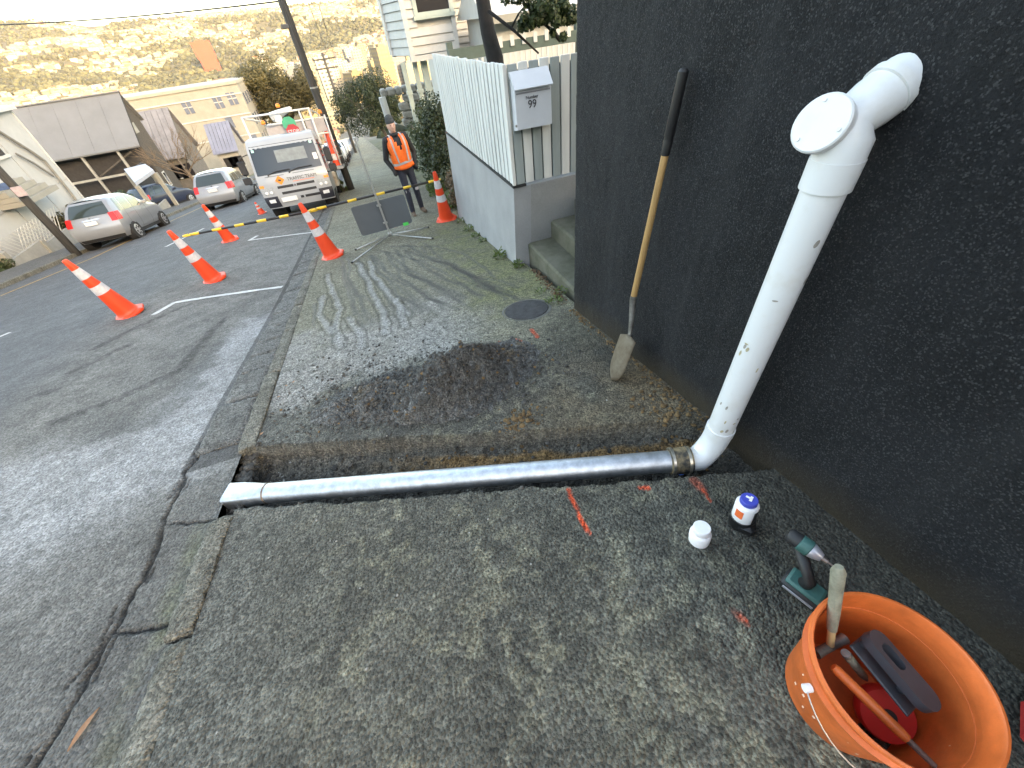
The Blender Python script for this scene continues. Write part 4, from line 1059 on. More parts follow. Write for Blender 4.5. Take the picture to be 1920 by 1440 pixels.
# ------------------------------------------------------------------ traffic cones
cone_o = mat('cone_orange', (.72, .055, .012), .45, var=.08, vs_=5, coords='obj')
refl = mat('cone_reflective', (.52, .50, .51), .5, var=.12, vs_=30, coords='obj')
def cone_proto():
    t = thing('traffic_cone', '', 'traffic cone')
    mb = MB(); n = 8; R0 = .205
    ring = lambda r, z: [(r*math.cos(2*math.pi*(k+.5)/n)*1.0, r*math.sin(2*math.pi*(k+.5)/n), z) for k in range(n)]
    lv_ = [ring(R0*.97, 0), ring(R0, .006), ring(R0, .030), ring(R0*.9, .044), ring(R0*.72, .052)]
    vs3 = [q for l in lv_ for q in l]; fs3 = [tuple(range(n-1, -1, -1)), tuple(range(4*n, 5*n))]
    for l in range(4):
        for k in range(n): fs3.append((l*n+k, l*n+(k+1) % n, (l+1)*n+(k+1) % n, (l+1)*n+k))
    mb.add(vs3, fs3); obj('base', mb, cone_o, t)
    rad = lambda z: .132-.100*(z-.05)/.85
    mb = MB(); mb.lathe([(.150, .046), (rad(.07)+.004, .066)]+[(rad(z), z) for z in np.linspace(.09, .885, 12)]+[(rad(.9)-.004, .90), (rad(.9)-.012, .90), (rad(.9)-.012, .86)], 28); obj('body', mb, cone_o, t, 35)
    for z0, z1 in ((.40, .515), (.63, .765)):
        mb = MB(); mb.lathe([(rad(z0)+.0022, z0), (rad(z1)+.0022, z1)], 28, close=True); obj('reflective_band', mb, refl, t, True)
    return t
cone0 = cone_proto(); cone_pos = {}
cl_ = {'c1': ((245, 588), 'orange and white traffic cone beside the bent white line end'), 'c2': ((402, 523), 'orange and white traffic cone holding the road end of the striped barrier pole'),
       'c3': ((432, 451), 'orange and white traffic cone on the road behind the striped barrier pole'), 'c4': ((625, 481), 'orange and white traffic cone on the kerb where the two striped poles meet'),
       'c5': ((838, 413), 'orange and white traffic cone against the grey rendered wall')}
for i, (k, (q, lab)) in enumerate(cl_.items()):
    c = cone0 if i == 0 else copy_tree(cone0)
    p = G(*q); z = p[2]+.002
    if k in ('c1', 'c2', 'c3'): z = float(zroad_d(np.array([p[0]]), np.array([p[1]]))[0])
    c.location = (p[0], p[1], z-.002); c.rotation_euler = (-TILT, 0, random.uniform(0, 3)); c['label'] = lab; c['group'] = 'cones around the works'
    cone_pos[k] = Vector((p[0], p[1], z)); 
NRM = Vector((0, math.sin(TILT), math.cos(TILT)))
c = copy_tree(cone0); p = G(487, 408); c.location = (p[0]-.1, p[1]+.9, p[2]-S*.9); c.rotation_euler = (-TILT, 0, 1); c['label'] = 'orange cone just behind the truck bumper corner'; c['group'] = 'cones around the works'
c.scale = (.8, .8, .4)
# barrier poles
pb = mat('pole_black', (.018, .018, .020), .45); pyl = mat('pole_yellow', (.78, .50, .04), .45, var=.1)
A = cone_pos['c2']+NRM*.74; B = cone_pos['c4']+NRM*.73; Cc = cone_pos['c5']+NRM*.70
for (a, b, lab, na) in ((A, B, 'black and yellow striped barrier pole crossing the parking bay', 6), (B+NRM*.012, Cc, 'black and yellow striped barrier pole crossing the footpath', 5)):
    d = (b-a); L_ = d.length; d.normalize()
    t = thing('barrier_pole', lab, 'barrier pole', a, group=None)
    mb = MB(); mb.tube([d*.03, d*(L_-.03)], .019, 14); obj('tube', mb, pb, t, True)
    for k in range(na):
        c0 = .05+(L_-.24)*k/(na-1); mb = MB(); mb.tube([d*c0, d*(c0+.15)], .0205, 14); obj('yellow_band', mb, pyl, t, True)
    for e_ in (0, L_):
        mb = MB(); mb.lathe([(.056, -.012), (.064, -.012), (.064, .012), (.056, .012), (.056, -.012)], 20, m=Matrix.Rotation(-TILT, 3, 'X'), c=tuple(d*e_), close=True); obj('end_ring', mb, pyl, t, True)

# ------------------------------------------------------------------ sign on a folding stand, seen from the back
foot = Vector(G(733, 444))
sg = thing('road_sign', 'blank grey back of a temporary road sign on a low stand', 'sign', foot)
alu = mat('sign_back', (.10, .115, .13), .55, var=.06, vs_=3); gal2 = mat('stand_steel', (.42, .43, .42), .4, var=.2, vs_=12, metal=.6)
yS = foot.y+.03
cor = [Vector(ony(*q, yS)) for q in ((658, 388), (757, 365), (773.5, 416), (678, 445))]
ctr = sum(cor, Vector())/4; hx_ = ((cor[1]-cor[0]).length+(cor[2]-cor[3]).length)/4; hz_ = ((cor[0]-cor[3]).length+(cor[1]-cor[2]).length)/4
hdir = ((cor[1]-cor[0])+(cor[2]-cor[3])).normalized()
vdir = Vector((0, 1, 0)).cross(hdir)*-1; vdir = vdir if vdir.z > 0 else -vdir
mb = MB(); outl = rrect(-hx_, hx_, hz_, .045); P2 = [hdir*u+vdir*v for u, v in outl]
mb.prism([tuple(ctr-foot+q) for q in P2], (0, .004, 0)); pn = obj('panel', mb, alu, sg)
mb = MB(); q = Vector(ony(761, 420, yS-.005))-foot; mb.box(tuple(q), (.10, .002, .055), m=Matrix(((hdir.x, 0, vdir.x), (hdir.y, 1, vdir.y), (hdir.z, 0, vdir.z)))); obj('sticker', mb, mat('sticker_green', (.06, .62, .12), .5), pn)
ptop = Vector(ony(664, 258, yS-.03))-foot
mb = MB(); mb.box((0, 0, 0), (.032, .026, 1)); me = mb.mesh(); dv = ptop-Vector((0, -.03, .02))
for v in me.vertices: v.co = Vector((v.co.x, v.co.y-.03, .02))+dv*(v.co.z+.5)
obj('post', me, gal2, sg)
for q, nm in (((660, 492), 'leg'), ((803, 426), 'leg'), ((811, 447), 'leg'), ((667, 468), 'leg')):
    e_ = Vector(G(*q, .02))-foot; mb = MB(); mb.tube([Vector((0, -.02, .05)), e_], .011, 8); lg = obj(nm, mb, gal2, sg, True)
    mb = MB(); mb.tube([e_-e_.normalized()*.012, e_+e_.normalized()*.014], .0145, 8); obj('foot_cap', mb, dblk, lg)
mb = MB(); mb.box((0, -.02, .055), (.07, .06, .07), bev=.008); obj('hub', mb, gal2, sg)
for dz in (.18, -.12):
    mb = MB(); mb.box(tuple(ctr-foot+vdir*dz+Vector((0, -.024, 0))), (.08, .03, .03), bev=.004); obj('clamp', mb, gal2, sg)
# ------------------------------------------------------------------ the road worker
def capsule(mb, a, ra, b, rb, n=14, m=4):
    a, b = Vector(a), Vector(b); d = (b-a); L_ = d.length; d.normalize(); P = []; Rr = []
    for k in range(m+1):
        t = math.pi/2*(1-k/m); P.append(a-d*ra*math.sin(t)); Rr.append(max(ra*math.cos(t), .001))
    for k in range(m+1):
        t = math.pi/2*k/m; P.append(b+d*rb*math.sin(t)); Rr.append(max(rb*math.cos(t), .001))
    mb.tube(P, Rr, n)
def ellips(mb, c, r, n=18, m=10):
    mb.lathe([(max(math.sin(math.pi*k/m), .002), -math.cos(math.pi*k/m)) for k in range(m+1)], n, m=Matrix.Diagonal(Vector(r)), c=c)
def remeshed(name, mb, vox, it=3, m=None):
    me = mb.mesh(name); o = bpy.data.objects.new(name, me); C.objects.link(o)
    md = o.modifiers.new('r', 'REMESH'); md.mode = 'VOXEL'; md.voxel_size = vox; md.use_smooth_shade = True
    sm = o.modifiers.new('s', 'SMOOTH'); sm.iterations = it; sm.factor = .5
    dg = bpy.context.evaluated_depsgraph_get(); out = bpy.data.meshes.new_from_object(o.evaluated_get(dg))
    bpy.data.objects.remove(o); bpy.data.meshes.remove(me); out.name = name; smooth(out); return out
def build_worker():
    f = G(786, 401)
    t = thing('person', 'person in an orange hi-vis vest and dark beanie standing on the footpath', 'person', (f[0], f[1], f[2]+.0), (0, R(-3.2), R(10)))
    # faces -y (towards the works); hands in the jacket pockets, weight on one leg
    mb = MB()
    for s_, ky, fy in ((-1, -.02, -.03), (1, .01, .05)):
        hip = (.085*s_, .0, .88); knee = (.10*s_, ky, .48); ank = (.115*s_, fy+.02, .10)
        capsule(mb, hip, .088, knee, .062); capsule(mb, knee, .063, ank, .052)
        capsule(mb, (.118*s_, fy+.05, .052), .048, (.135*s_, fy-.12, .040), .040)
    ellips(mb, (0, .0, .92), (.165, .115, .13))
    ellips(mb, (0, .0, 1.10), (.158, .112, .20)); ellips(mb, (0, -.005, 1.28), (.185, .118, .17))
    capsule(mb, (-.15, .01, 1.40), .070, (.15, .01, 1.40), .070)
    for s_, el, hd_ in ((-1, (-.285, .06, 1.10), (-.215, -.03, .90)), (1, (.295, .07, 1.10), (.225, -.02, .90))):
        capsule(mb, (.185*s_, .01, 1.40), .066, el, .052); capsule(mb, el, .050, hd_, .040)
        ellips(mb, (hd_[0], hd_[1]-.005, hd_[2]-.035), (.042, .05, .06))
    capsule(mb, (0, .01, 1.42), .058, (0, -.01, 1.53), .052)
    ellips(mb, (0, -.012, 1.60), (.072, .088, .105)); ellips(mb, (0, -.045, 1.545), (.050, .055, .05))
    capsule(mb, (0, -.095, 1.605), .012, (0, -.108, 1.578), .016, n=8)          # nose
    for s_ in (-1, 1):
        ellips(mb, (.074*s_, .0, 1.595), (.012, .022, .034), 8, 6); ellips(mb, (.030*s_, -.088, 1.632), (.026, .010, .008), 8, 6)
    ellips(mb, (0, -.092, 1.545), (.026, .012, .009), 8, 6)
    me = remeshed('body', mb, .0125, 3)
    mats_ = [mat('work_trousers', (.018, .021, .034), .85, var=.2, vs_=20, coords='obj'), mat('black_jacket', (.012, .013, .016), .8, var=.2, vs_=20, coords='obj'), mat('skin', (.50, .30, .23), .55, var=.08, vs_=20, coords='obj'), mat('work_boots', (.11, .075, .05), .8, var=.3, vs_=30, coords='obj')]
    for m_ in mats_: me.materials.append(m_)
    for pl in me.polygons:
        c = pl.center
        if c.z < .095: k = 3
        elif c.z < .93 and abs(c.x) < .19: k = 0
        elif c.z > 1.47 and not (c.z < 1.50 and c.y > 0): k = 2
        else: k = 1
        pl.material_index = k
    obj('body', me, None, t)
    # vest: shell round the torso, open V at the neck, shoulder straps
    vest = mat('vest_orange', (.80, .13, .012), .6, var=.10, vs_=12, coords='obj'); silver = mat('vest_tape', (.33, .33, .33), .4, var=.1)
    mb = MB(); P = []; zsn = np.linspace(.90, 1.44, 16)
    na = 36
    for z in zsn:
        row = []
        for k in range(na+1):
            a = 2*math.pi*k/na
            rx_ = np.interp(z, [.90, 1.0, 1.12, 1.3, 1.38, 1.44], [.205, .192, .190, .205, .190, .150]); ry_ = np.interp(z, [.90, 1.0, 1.12, 1.3, 1.38, 1.44], [.145, .135, .132, .138, .118, .098])
            ex_ = .8
            ca, sa = math.cos(a), math.sin(a); q = (abs(ca)**2.6+abs(sa)**2.6)**(-1/2.6)
            z2 = z+(.035*(abs(ca)**2) if z < .95 else 0)
            row.append((rx_*q*ca+.006*math.sin(a*7+z*19), ry_*q*sa+.005*math.sin(a*5+z*23), z2))
        P.append(row)
    fcs = []; vs3 = [p for r_ in P for p in r_]; nv = na+1
    for i in range(len(P)-1):
        for k in range(na):
            a = 2*math.pi*(k+.5)/na; z = (zsn[i]+zsn[i+1])/2; x_ = P[i][k][0]; front = math.sin(a) < 0
            if front and z > 1.22 and abs(x_) < .10*(z-1.22)/.20: continue
            if abs(math.cos(a)) > .93 and z > 1.16: continue
            fcs.append((i*nv+k, i*nv+k+1, (i+1)*nv+k+1, (i+1)*nv+k))
    mb.add(vs3, fcs); vo_ = obj('vest', mb, vest, t, True); sdm = vo_.modifiers.new('t', 'SOLIDIFY'); sdm.thickness = .006
    def band(z0, z1):
        mb = MB(); Q = []
        for z in (z0, z1):
            row = []
            for k in range(na+1):
                a = 2*math.pi*k/na; rx_ = np.interp(z, [.90, 1.0, 1.12, 1.3], [.205, .192, .190, .205])+.008; ry_ = np.interp(z, [.90, 1.0, 1.12, 1.3], [.145, .135, .132, .138])+.008
                ca, sa = math.cos(a), math.sin(a); q = (abs(ca)**2.6+abs(sa)**2.6)**(-1/2.6); row.append((rx_*q*ca, ry_*q*sa, z+.01*ca))
            Q.append(row)
        mb.grid(Q); return mb
    obj('reflective_band', band(.99, 1.03), silver, vo_, True)
    for s_ in (-1, 1):
        P = []
        for z, x_, y_ in ((1.03, .10, -.150), (1.12, .105, -.148), (1.25, .118, -.153), (1.34, .120, -.142), (1.41, .115, -.112), (1.468, .105, -.03), (1.468, .10, .05), (1.40, .10, .12)):
            P.append([((x_-.015)*s_, y_, z), ((x_+.015)*s_, y_+.006, z)])
        mb = MB(); mb.grid(P); o = obj('shoulder_band', mb, silver if False else silver, vo_, True)
        P2 = [[((q[0][0]/s_-.034)*s_, q[0][1]+.006, q[0][2]-.006), ((q[1][0]/s_+.034)*s_, q[1][1]+.008, q[1][2]-.006)] for q in P]
        mb = MB(); mb.grid(P2); obj('shoulder_panel', mb, vest, vo_, True)
    # collar and beanie, knee patches
    mb = MB(); mb.lathe([(.075, 1.43), (.082, 1.46), (.078, 1.50), (.066, 1.495)], 20, m=Matrix.Diagonal(Vector((1, .95, 1)))); obj('collar', mb, mats_[1], t, True)
    mb = MB(); mb.lathe([(.082, 1.632), (.086, 1.640), (.086, 1.672), (.082, 1.678), (.080, 1.70), (.066, 1.735), (.035, 1.758), (0, 1.764)], 24, m=Matrix.Diagonal(Vector((.93, 1.12, 1))), c=(0, -.004, .012)); obj('beanie', mb, mat('beanie_grey', (.045, .052, .055), .95, var=.3, vs_=60, bump=.6, bs=120, coords='obj'), t, 50)
    for s_ in (-1, 1):
        mb = MB(); mb.box((.102*s_, -.068, .50), (.075, .012, .055), bev=.005); obj('knee_patch', mb, mat('patch_grey', (.25, .25, .26), .7), t)
    eye = mat('eye_dark', (.02, .015, .012), .3)
    for s_ in (-1, 1):
        mb = MB(); ellips(mb, (.030*s_, -.0935, 1.616), (.010, .005, .005), 8, 6); obj('eye', mb, eye, t, True)
    t.scale = (1.02, 1.02, 1.03)
    return t
worker = build_worker()
# ------------------------------------------------------------------ vehicles
glass = mat('car_glass', (.030, .042, .042), .06, var=0, spec=.8)
tyre_m = mat('tyre', (.014, .014, .015), .8, var=.1); rim_m = mat('alloy', (.50, .51, .53), .35, metal=.7, var=.05)
dark_m = mat('underbody', (.012, .012, .013), .8); red_m = mat('tail_red', (.55, .02, .02), .25, var=.1, vs_=20); clear_m = mat('lamp_clear', (.70, .71, .72), .15, spec=.8, var=.1)
amber_m = mat('lamp_amber', (.85, .26, .03), .3); plate_m = mat('plate_white', (.62, .63, .63), .5, var=.2, vs_=40, coords='obj')
chrome_m = mat('chrome', (.7, .7, .72), .2, metal=1, var=0)
def ip(v, tab): return float(np.interp(v, [a for a, b in tab], [b for a, b in tab]))
class Shell:
    YR = [(.22, .12), (.38, .03), (.55, .0), (.72, .03), (.90, .10), (1.0, .14), (1.25, .31), (1.43, .47)]
    YF = [(.22, 3.66), (.4, 3.73), (.6, 3.72), (.75, 3.64), (.9, 3.62), (1.5, 3.62)]
    ZT = [(0, 1.43), (.10, 1.485), (.25, 1.505), (.40, 1.475), (.52, 1.37), (.70, 1.03), (.82, .945), (.93, .84), (1.0, .72)]
    WZ = [(.22, .74), (.40, .82), (.6, .845), (.85, .838), (1.0, .80), (1.25, .715), (1.42, .63), (1.505, .57)]
    def side(s, u, z, sg=1, off=0.0):
        pl = 1-.09*max(0, (.10-u)/.10)**2-.14*max(0, (u-.86)/.14)**2
        zt = ip(u, s.ZT); rd = max(0, (z-(zt-.09))/.09)
        x = ip(z, s.WZ)*pl-.05*rd*rd+off
        y0, y1 = ip(z, s.YR), ip(z, s.YF)
        return (sg*x, y0+(y1-y0)*u, z)
    def rear(s, fx, z, off=0.0):
        x, y, _ = s.side(0, z); return (fx*abs(x), y-.055*(1-fx*fx)-off, z)
    def top(s, u, fx, off=0.0):
        zt = ip(u, s.ZT); x, y, z = s.side(u, zt); return (fx*x, y, zt+.035*(1-fx*fx)*(1 if u < .6 else .6)+off)
    def front(s, fx, z, off=0.0):
        x, y, _ = s.side(1, z); return (fx*abs(x), y+.13*(1-fx*fx)+off, z)
def car(label, paint, loc, yaw, group=None, name='parked_car', facing=1, detail=True):
    """local +y is the nose; origin on the ground under the rear bumper"""
    s = Shell(); t = thing(name, label, 'car', loc, (0, 0, 0), group)
    t.rotation_euler = (Matrix.Rotation(-TILT, 3, 'X')@Matrix.Rotation(yaw, 3, 'Z')).to_euler()
    us = list(np.linspace(0, .16, 5))+list(np.linspace(.2, 1, 21)); fr = np.linspace(-1, 1, 13)
    mb = MB()
    for sg in (1, -1):
        mb.grid([[s.side(u, .22+(ip(u, s.ZT)-.22)*v, sg) for v in np.linspace(0, 1, 16)] for u in us])
    mb.grid([[s.top(u, f) for f in fr] for u in us])
    mb.grid([[s.rear(f, z) for f in fr] for z in np.linspace(.22, 1.43, 16)])
    mb.grid([[s.front(f, z) for f in fr] for z in np.linspace(.22, .72, 8)])
    me = mb.mesh('body'); b = bmesh.new(); b.from_mesh(me); bmesh.ops.remove_doubles(b, verts=b.verts, dist=.012); bmesh.ops.recalc_face_normals(b, faces=b.faces); b.to_mesh(me); b.free()
    body = obj('body', me, paint, t, 38)
    def patch(name, P, m, par=t, sm=True):
        q = MB(); q.grid(P); return obj(name, q, m, par, sm)
    patch('rear_window', [[s.rear(f, z, .006) for f in np.linspace(-.84, .84, 9)] for z in np.linspace(1.0, 1.37, 6)], glass)
    patch('windscreen', [[s.top(u, f, .006) for f in np.linspace(-.86, .86, 9)] for u in np.linspace(.51, .69, 6)], glass)
    for sg in (1, -1):
        for u0, u1 in ((.075, .155), (.175, .345), (.365, .555)):
            patch('side_window', [[s.side(u, .985+(min(1.40, ip(u, s.ZT)-.085)-.985)*v, sg, .005) for v in np.linspace(0, 1, 5)] for u in np.linspace(u0, u1, 7)], glass)
        P = [[s.rear(sg*f, z, .008) for f in np.linspace(.76, 1.0, 4)] for z in np.linspace(.76, 1.02, 5)]
        tl = patch('tail_light', P, red_m)
        patch('lens_wrap', [[s.side(u, z, sg, .006) for u in np.linspace(0, .055, 4)] for z in np.linspace(.76, 1.02, 5)], red_m, tl)
        patch('headlight', [[s.front(sg*f, z, .008) for f in np.linspace(.62, .97, 4)] for z in np.linspace(.60, .71, 4)], clear_m)
        mb = MB(); q = s.side(.60, 1.02, sg); mb.box((q[0]+.09*sg, q[1], q[2]+.03), (.14, .09, .11), bev=.02); obj('wing_mirror', mb, paint, t, 40)
        if detail:
            for u in (.30, .50):
                mb = MB(); q = s.side(u, .88, sg); mb.box((q[0]+.008*sg, q[1], q[2]), (.02, .14, .025), bev=.006); obj('door_handle', mb, paint, t)
            for u in (.165, .355, .60):
                patch('door_seam', [[s.side(u+d, z, sg, .0025) for d in (-.0015, .0015)] for z in np.linspace(.32, .97, 8)], dark_m, body)
        for yw in (.62, 3.07):
            mb = MB(); mb.tube([(.60*sg, yw, .30), (.845*sg, yw, .31)], .355, 26); obj('wheel_arch', mb, dark_m, t, 40)
            wh = obj('wheel', MB().lathe([(.0, -.09), (.17, -.09), (.20, -.085), (.20, .085), (.17, .095), (.0, .09)], 26, m=Matrix.Rotation(R(90), 3, 'Y'), c=(.775*sg, yw, .295)), rim_m, t, 40)
            obj('tyre', MB().lathe([(.20, -.09), (.27, -.092), (.293, -.07), (.296, 0), (.293, .07), (.27, .092), (.20, .09), (.20, -.09)], 28, m=Matrix.Rotation(R(90), 3, 'Y'), c=(.775*sg, yw, .295), close=True), tyre_m, wh, 40)
            for k in range(7):
                a = 2*math.pi*k/7; mb = MB(); c_ = Vector((.872*sg, yw+.125*math.sin(a), .295+.125*math.cos(a))); mb.box(tuple(c_), (.012, .05, .075), m=Matrix.Rotation(-a, 3, 'X')); obj('spoke_gap', mb, dark_m, wh)
    patch('bumper_strip', [[s.rear(f, z, .006) for f in np.linspace(-.96, .96, 9)] for z in np.linspace(.225, .33, 3)], dark_m)
    mb = MB(); mb.b2((-.80, .5, .20), (.80, 3.3, .30)); obj('underbody', mb, dark_m, t)
    mb = MB(); mb.box((0, -.062, .80), (.36, .012, .115), bev=.004); obj('number_plate', mb, plate_m, t)
    patch('garnish', [[s.rear(f, z, .010) for f in np.linspace(-.34, .34, 7)] for z in (.885, .91)], chrome_m if detail else dark_m)
    mb = MB(); mb.box((0, .05, .955), (.07, .014, .045), bev=.004); obj('badge', mb, chrome_m, t)
    mb = MB(); mb.box((0, 3.86, .42), (.95, .02, .13), bev=.006); obj('grille', mb, dark_m, t)
    return t
silver = mat('paint_silver', (.235, .25, .27), .28, var=.03, metal=.25, coat=.6); silver2 = mat('paint_silver_pale', (.25, .265, .285), .3, var=.03, metal=.2, coat=.6)
white_c = mat('paint_white', (.5, .52, .53), .3, var=.02, coat=.5); blue_c = mat('paint_navy', (.018, .026, .055), .3, var=.02, coat=.5)
q = G(206, 467, -.05); car('silver hatchback parked half on the far kerb beside the timber pole', silver, (-9.5, 17.3, -S*17.3-LF*.85), R(1), 'parked cars')
q = G(386, 402); car('silver hatchback with lit tail lights driving away behind the truck', silver2, (-6.72, 21.2, -S*21.2-.20), R(-2), 'moving cars')
p = onx(290, 376, -13.4)
o_ = car('dark blue car backed into the open carport', blue_c, (-13.9, 30.6, -S*31-LF-.05), R(-24), 'parked cars', detail=False)
for i, (x, y) in enumerate(((-2.35, 30.5), (-2.35, 37.5), (-2.4, 45))):
    lab = ['white car parked at the kerb next behind the traffic truck', 'white car parked second behind the traffic truck', 'white car parked third behind the traffic truck'][i]
    car(lab, white_c, (x, y+3.75, -S*(y+3.75)-.09), R(180), 'cars parked down the hill', detail=False)

# ---- traffic control truck, nose towards the works
def truck():
    fx0, fx1 = -3.10, -1.26; yf = 13.15; xc = (fx0+fx1)/2
    t = thing('traffic_truck', 'white traffic management truck with cab, sign rack and cones', 'truck', (xc, yf, -S*yf-.085), (-TILT, R(1.2), 0))
    wp = mat('truck_white', (.31, .33, .35), .32, var=.04, vs_=3, coat=.4, coords='obj')
    HW = (fx1-fx0)/2; t.scale = (1.03, 1, .97)
    YF = [(.30, .06), (.50, .0), (.80, .01), (1.08, .04), (1.16, .07), (1.86, .34), (2.02, .50), (2.06, .70)]
    WZ = [(.30, .96), (.5, .99), (1.05, 1.0), (1.2, .985), (1.86, .955), (2.02, .93), (2.06, .89)]
    def fr(f, z, off=0.): return (f*HW*ip(z, WZ), ip(z, YF)+.10*f**4-off, z)
    def sdp(y, z, sg, off=0.):
        x = HW*ip(z, WZ); return (sg*(x+off), y, z)
    mb = MB(); zl = [.30, .40, .50, .65, .80, .95, 1.08, 1.16, 1.3, 1.45, 1.6, 1.75, 1.86, 1.95, 2.02, 2.06]
    mb.grid([[fr(f, z) for f in np.linspace(-1, 1, 15)] for z in zl])
    for sg in (1, -1): mb.grid([[(lambda q, r_: (q[0], q[1]+(r_-0)*(1.62-q[1]), q[2]))(fr(sg, z), v) for v in np.linspace(0, 1, 6)] for z in zl])
    mb.grid([[(f*HW*.89, .70+.10*f**4+(1.62-.70-.10*f**4)*v, 2.06+.025*math.sin(math.pi*min(1, v*1.5+.1))) for f in np.linspace(-1, 1, 9)] for v in np.linspace(0, 1, 5)])
    mb.grid([[(f*HW*ip(z, WZ), 1.62, z) for f in (-1, 0, 1)] for z in zl])
    me = mb.mesh('cab'); b = bmesh.new(); b.from_mesh(me); bmesh.ops.remove_doubles(b, verts=b.verts, dist=.01); bmesh.ops.recalc_face_normals(b, faces=b.faces); b.to_mesh(me); b.free()
    cab = obj('cab', me, wp, t, 40)
    def patch(name, f0, f1, z0, z1, m, off=.006, nf=9, nz=5, par=t, slant=0.):
        P = [[fr(f+slant*(z-z0), z, off) for f in np.linspace(f0, f1, nf)] for z in np.linspace(z0, z1, nz)]; q = MB(); q.grid(P); return obj(name, q, m, par, True)
    ws = patch('windscreen', -.93, .93, 1.17, 1.88, mat('truck_glass', (.02, .026, .03), .07, var=0, spec=.8), .006, 15, 7)
    patch('registration_label', .78, .90, 1.36, 1.52, plate_m, .009, 3, 3, ws); patch('registration_label', .80, .88, 1.76, 1.82, mat('label_teal', (.35, .6, .55), .5), .009, 3, 3, ws); patch('registration_label', -.88, -.80, 1.74, 1.80, mat('label_teal', (.35, .6, .55), .5), .009, 3, 3, ws)
    blk = mat('truck_black', (.014, .015, .018), .55)
    for i, (x0, x1) in enumerate(((-.62, .02), (-.02, .66))):
        a = Vector(fr(x0, 1.165, .02)); b_ = Vector(fr(x1, 1.23, .03)); mb = MB(); mb.tube([a, a.lerp(b_, .35)+Vector((0, 0, .035)), b_], .010, 6); obj('wiper', mb, blk, t)
        mb = MB(); mb.tube([a-Vector((0, 0, .03)), a+Vector((0, 0, .01))], .018, 8); obj('wiper_pivot', mb, blk, t)
    patch('panel_line', -.74, -.2, 1.115, 1.125, mat('dark_gap', (.02, .02, .02), .9), .003, 7, 2); patch('panel_line', .05, .66, 1.115, 1.125, mat('dark_gap', (.02, .02, .02), .9), .003, 7, 2)
    patch('grille', -.50, -.05, .795, .86, blk, .008, 7, 3); patch('grille', .05, .56, .795, .86, blk, .008, 7, 3)
    mb = MB(); q = fr(0, .83, .02); mb.box(q, (.06, .02, .05), bev=.008); obj('badge', mb, chrome_m, t)
    patch('grille', -.44, .56, .635, .70, blk, .008, 11, 3)
    patch('intake', .03, .12, .47, .535, blk, .010, 3, 3); patch('intake', .17, .60, .47, .535, blk, .010, 5, 3)
    mb = MB(); q = fr(-.30, .50, .02); mb.box(q, (.40, .012, .12), bev=.004); obj('number_plate', mb, plate_m, t)
    for sg in (-1, 1):
        hl = patch('headlight', *(sorted((sg*.62, sg*.985))), .68, .86, mat('lamp_smoke', (.33, .35, .36), .2, var=.2, vs_=30, coords='obj'), .010, 6, 5)
        for fx in (.72, .86):
            q = Vector(fr(sg*fx, .725, .012)); mb = MB(); mb.lathe([(0, .012), (.03, .010), (.042, 0), (.042, -.01)], 16, m=Matrix.Rotation(R(90), 3, 'X'), c=tuple(q)); obj('lamp', mb, clear_m, hl, True)
        patch('indicator', *(sorted((sg*.86, sg*.99))), .865, .93, amber_m, .012, 4, 3)
        patch('bumper_corner', *(sorted((sg*.60, sg*1.0))), .33, .62, mat('bumper_dark', (.018, .020, .030), .5), .012, 6, 6)
        patch('fog_lamp', *(sorted((sg*.70, sg*.88))), .46, .55, clear_m, .020, 4, 3)
        # side glass, door seam, mirror, wheel arch
        P = [[sdp(y+.22*max(0, (z-1.2))*(1 if y < .9 else 0), z, sg, .006) for y in np.linspace(.42, 1.30, 5)] for z in np.linspace(1.20, 1.82, 4)]
        q = MB(); q.grid(P); obj('side_window', q, glass, t, True)
        xm = sg*(HW+.17)
        mb = MB(); mb.box((xm, .12, 1.42), (.17, .07, .36), bev=.03); mo = obj('mirror', mb, blk, t, 40)
        mb = MB(); mb.box((xm+.02*sg, .08, 1.10), (.20, .05, .17), bev=.02); obj('mirror', mb, blk, t, 40)
        mb = MB(); mb.tube([(sg*HW*.95, .25, 1.72), (xm, .14, 1.66), (xm, .12, 1.0), (sg*HW*.97, .2, 1.0)], .013, 6); obj('mirror_arm', mb, blk, t)
        for yw, rr_ in ((.78, .345), (3.25, .345)):
            mb = MB(); mb.tube([(sg*(HW-.36), yw, rr_+.03), (sg*(HW-.012), yw, rr_+.03)], rr_+.07, 24) if yw < 1 else None
            if yw < 1: obj('wheel_arch', mb, dark_m, t, 40)
            wh = obj('wheel', MB().lathe([(0, -.10), (.16, -.10), (.20, -.09), (.20, .09), (.17, .07), (0, .02)], 22, m=Matrix.Rotation(R(90*sg), 3, 'Y'), c=(sg*(HW-.12), yw, rr_)), rim_m, t, 40)
            obj('tyre', MB().lathe([(.20, -.11), (rr_-.03, -.11), (rr_, -.08), (rr_, .08), (rr_-.03, .11), (.20, .11), (.20, -.11)], 26, m=Matrix.Rotation(R(90), 3, 'Y'), c=(sg*(HW-.12), yw, rr_), close=True), tyre_m, wh, 40)
    # lettering and the orange warning diamond on the nose
    ink2 = mat('truck_lettering', (.05, .05, .055), .5)
    me = text_mesh('TRAFFIC TEAM', .118, .002); o = obj('lettering', me, ink2, t); o.rotation_euler = (R(88), 0, 0); o.location = (.24, fr(.2, 1.0)[1]-.012, .955)
    patch('underline', -.02, .60, .915, .928, mat('label_orange', (.80, .16, .05), .5), .008, 5, 2)
    mb = MB(); q = Vector(fr(-.36, 1.0, .012)); mb.box(tuple(q), (.17, .006, .17), m=Matrix.Rotation(R(45), 3, 'Y')); dmd = obj('warning_diamond', mb, mat('diamond_orange', (.80, .24, .03), .5), t)
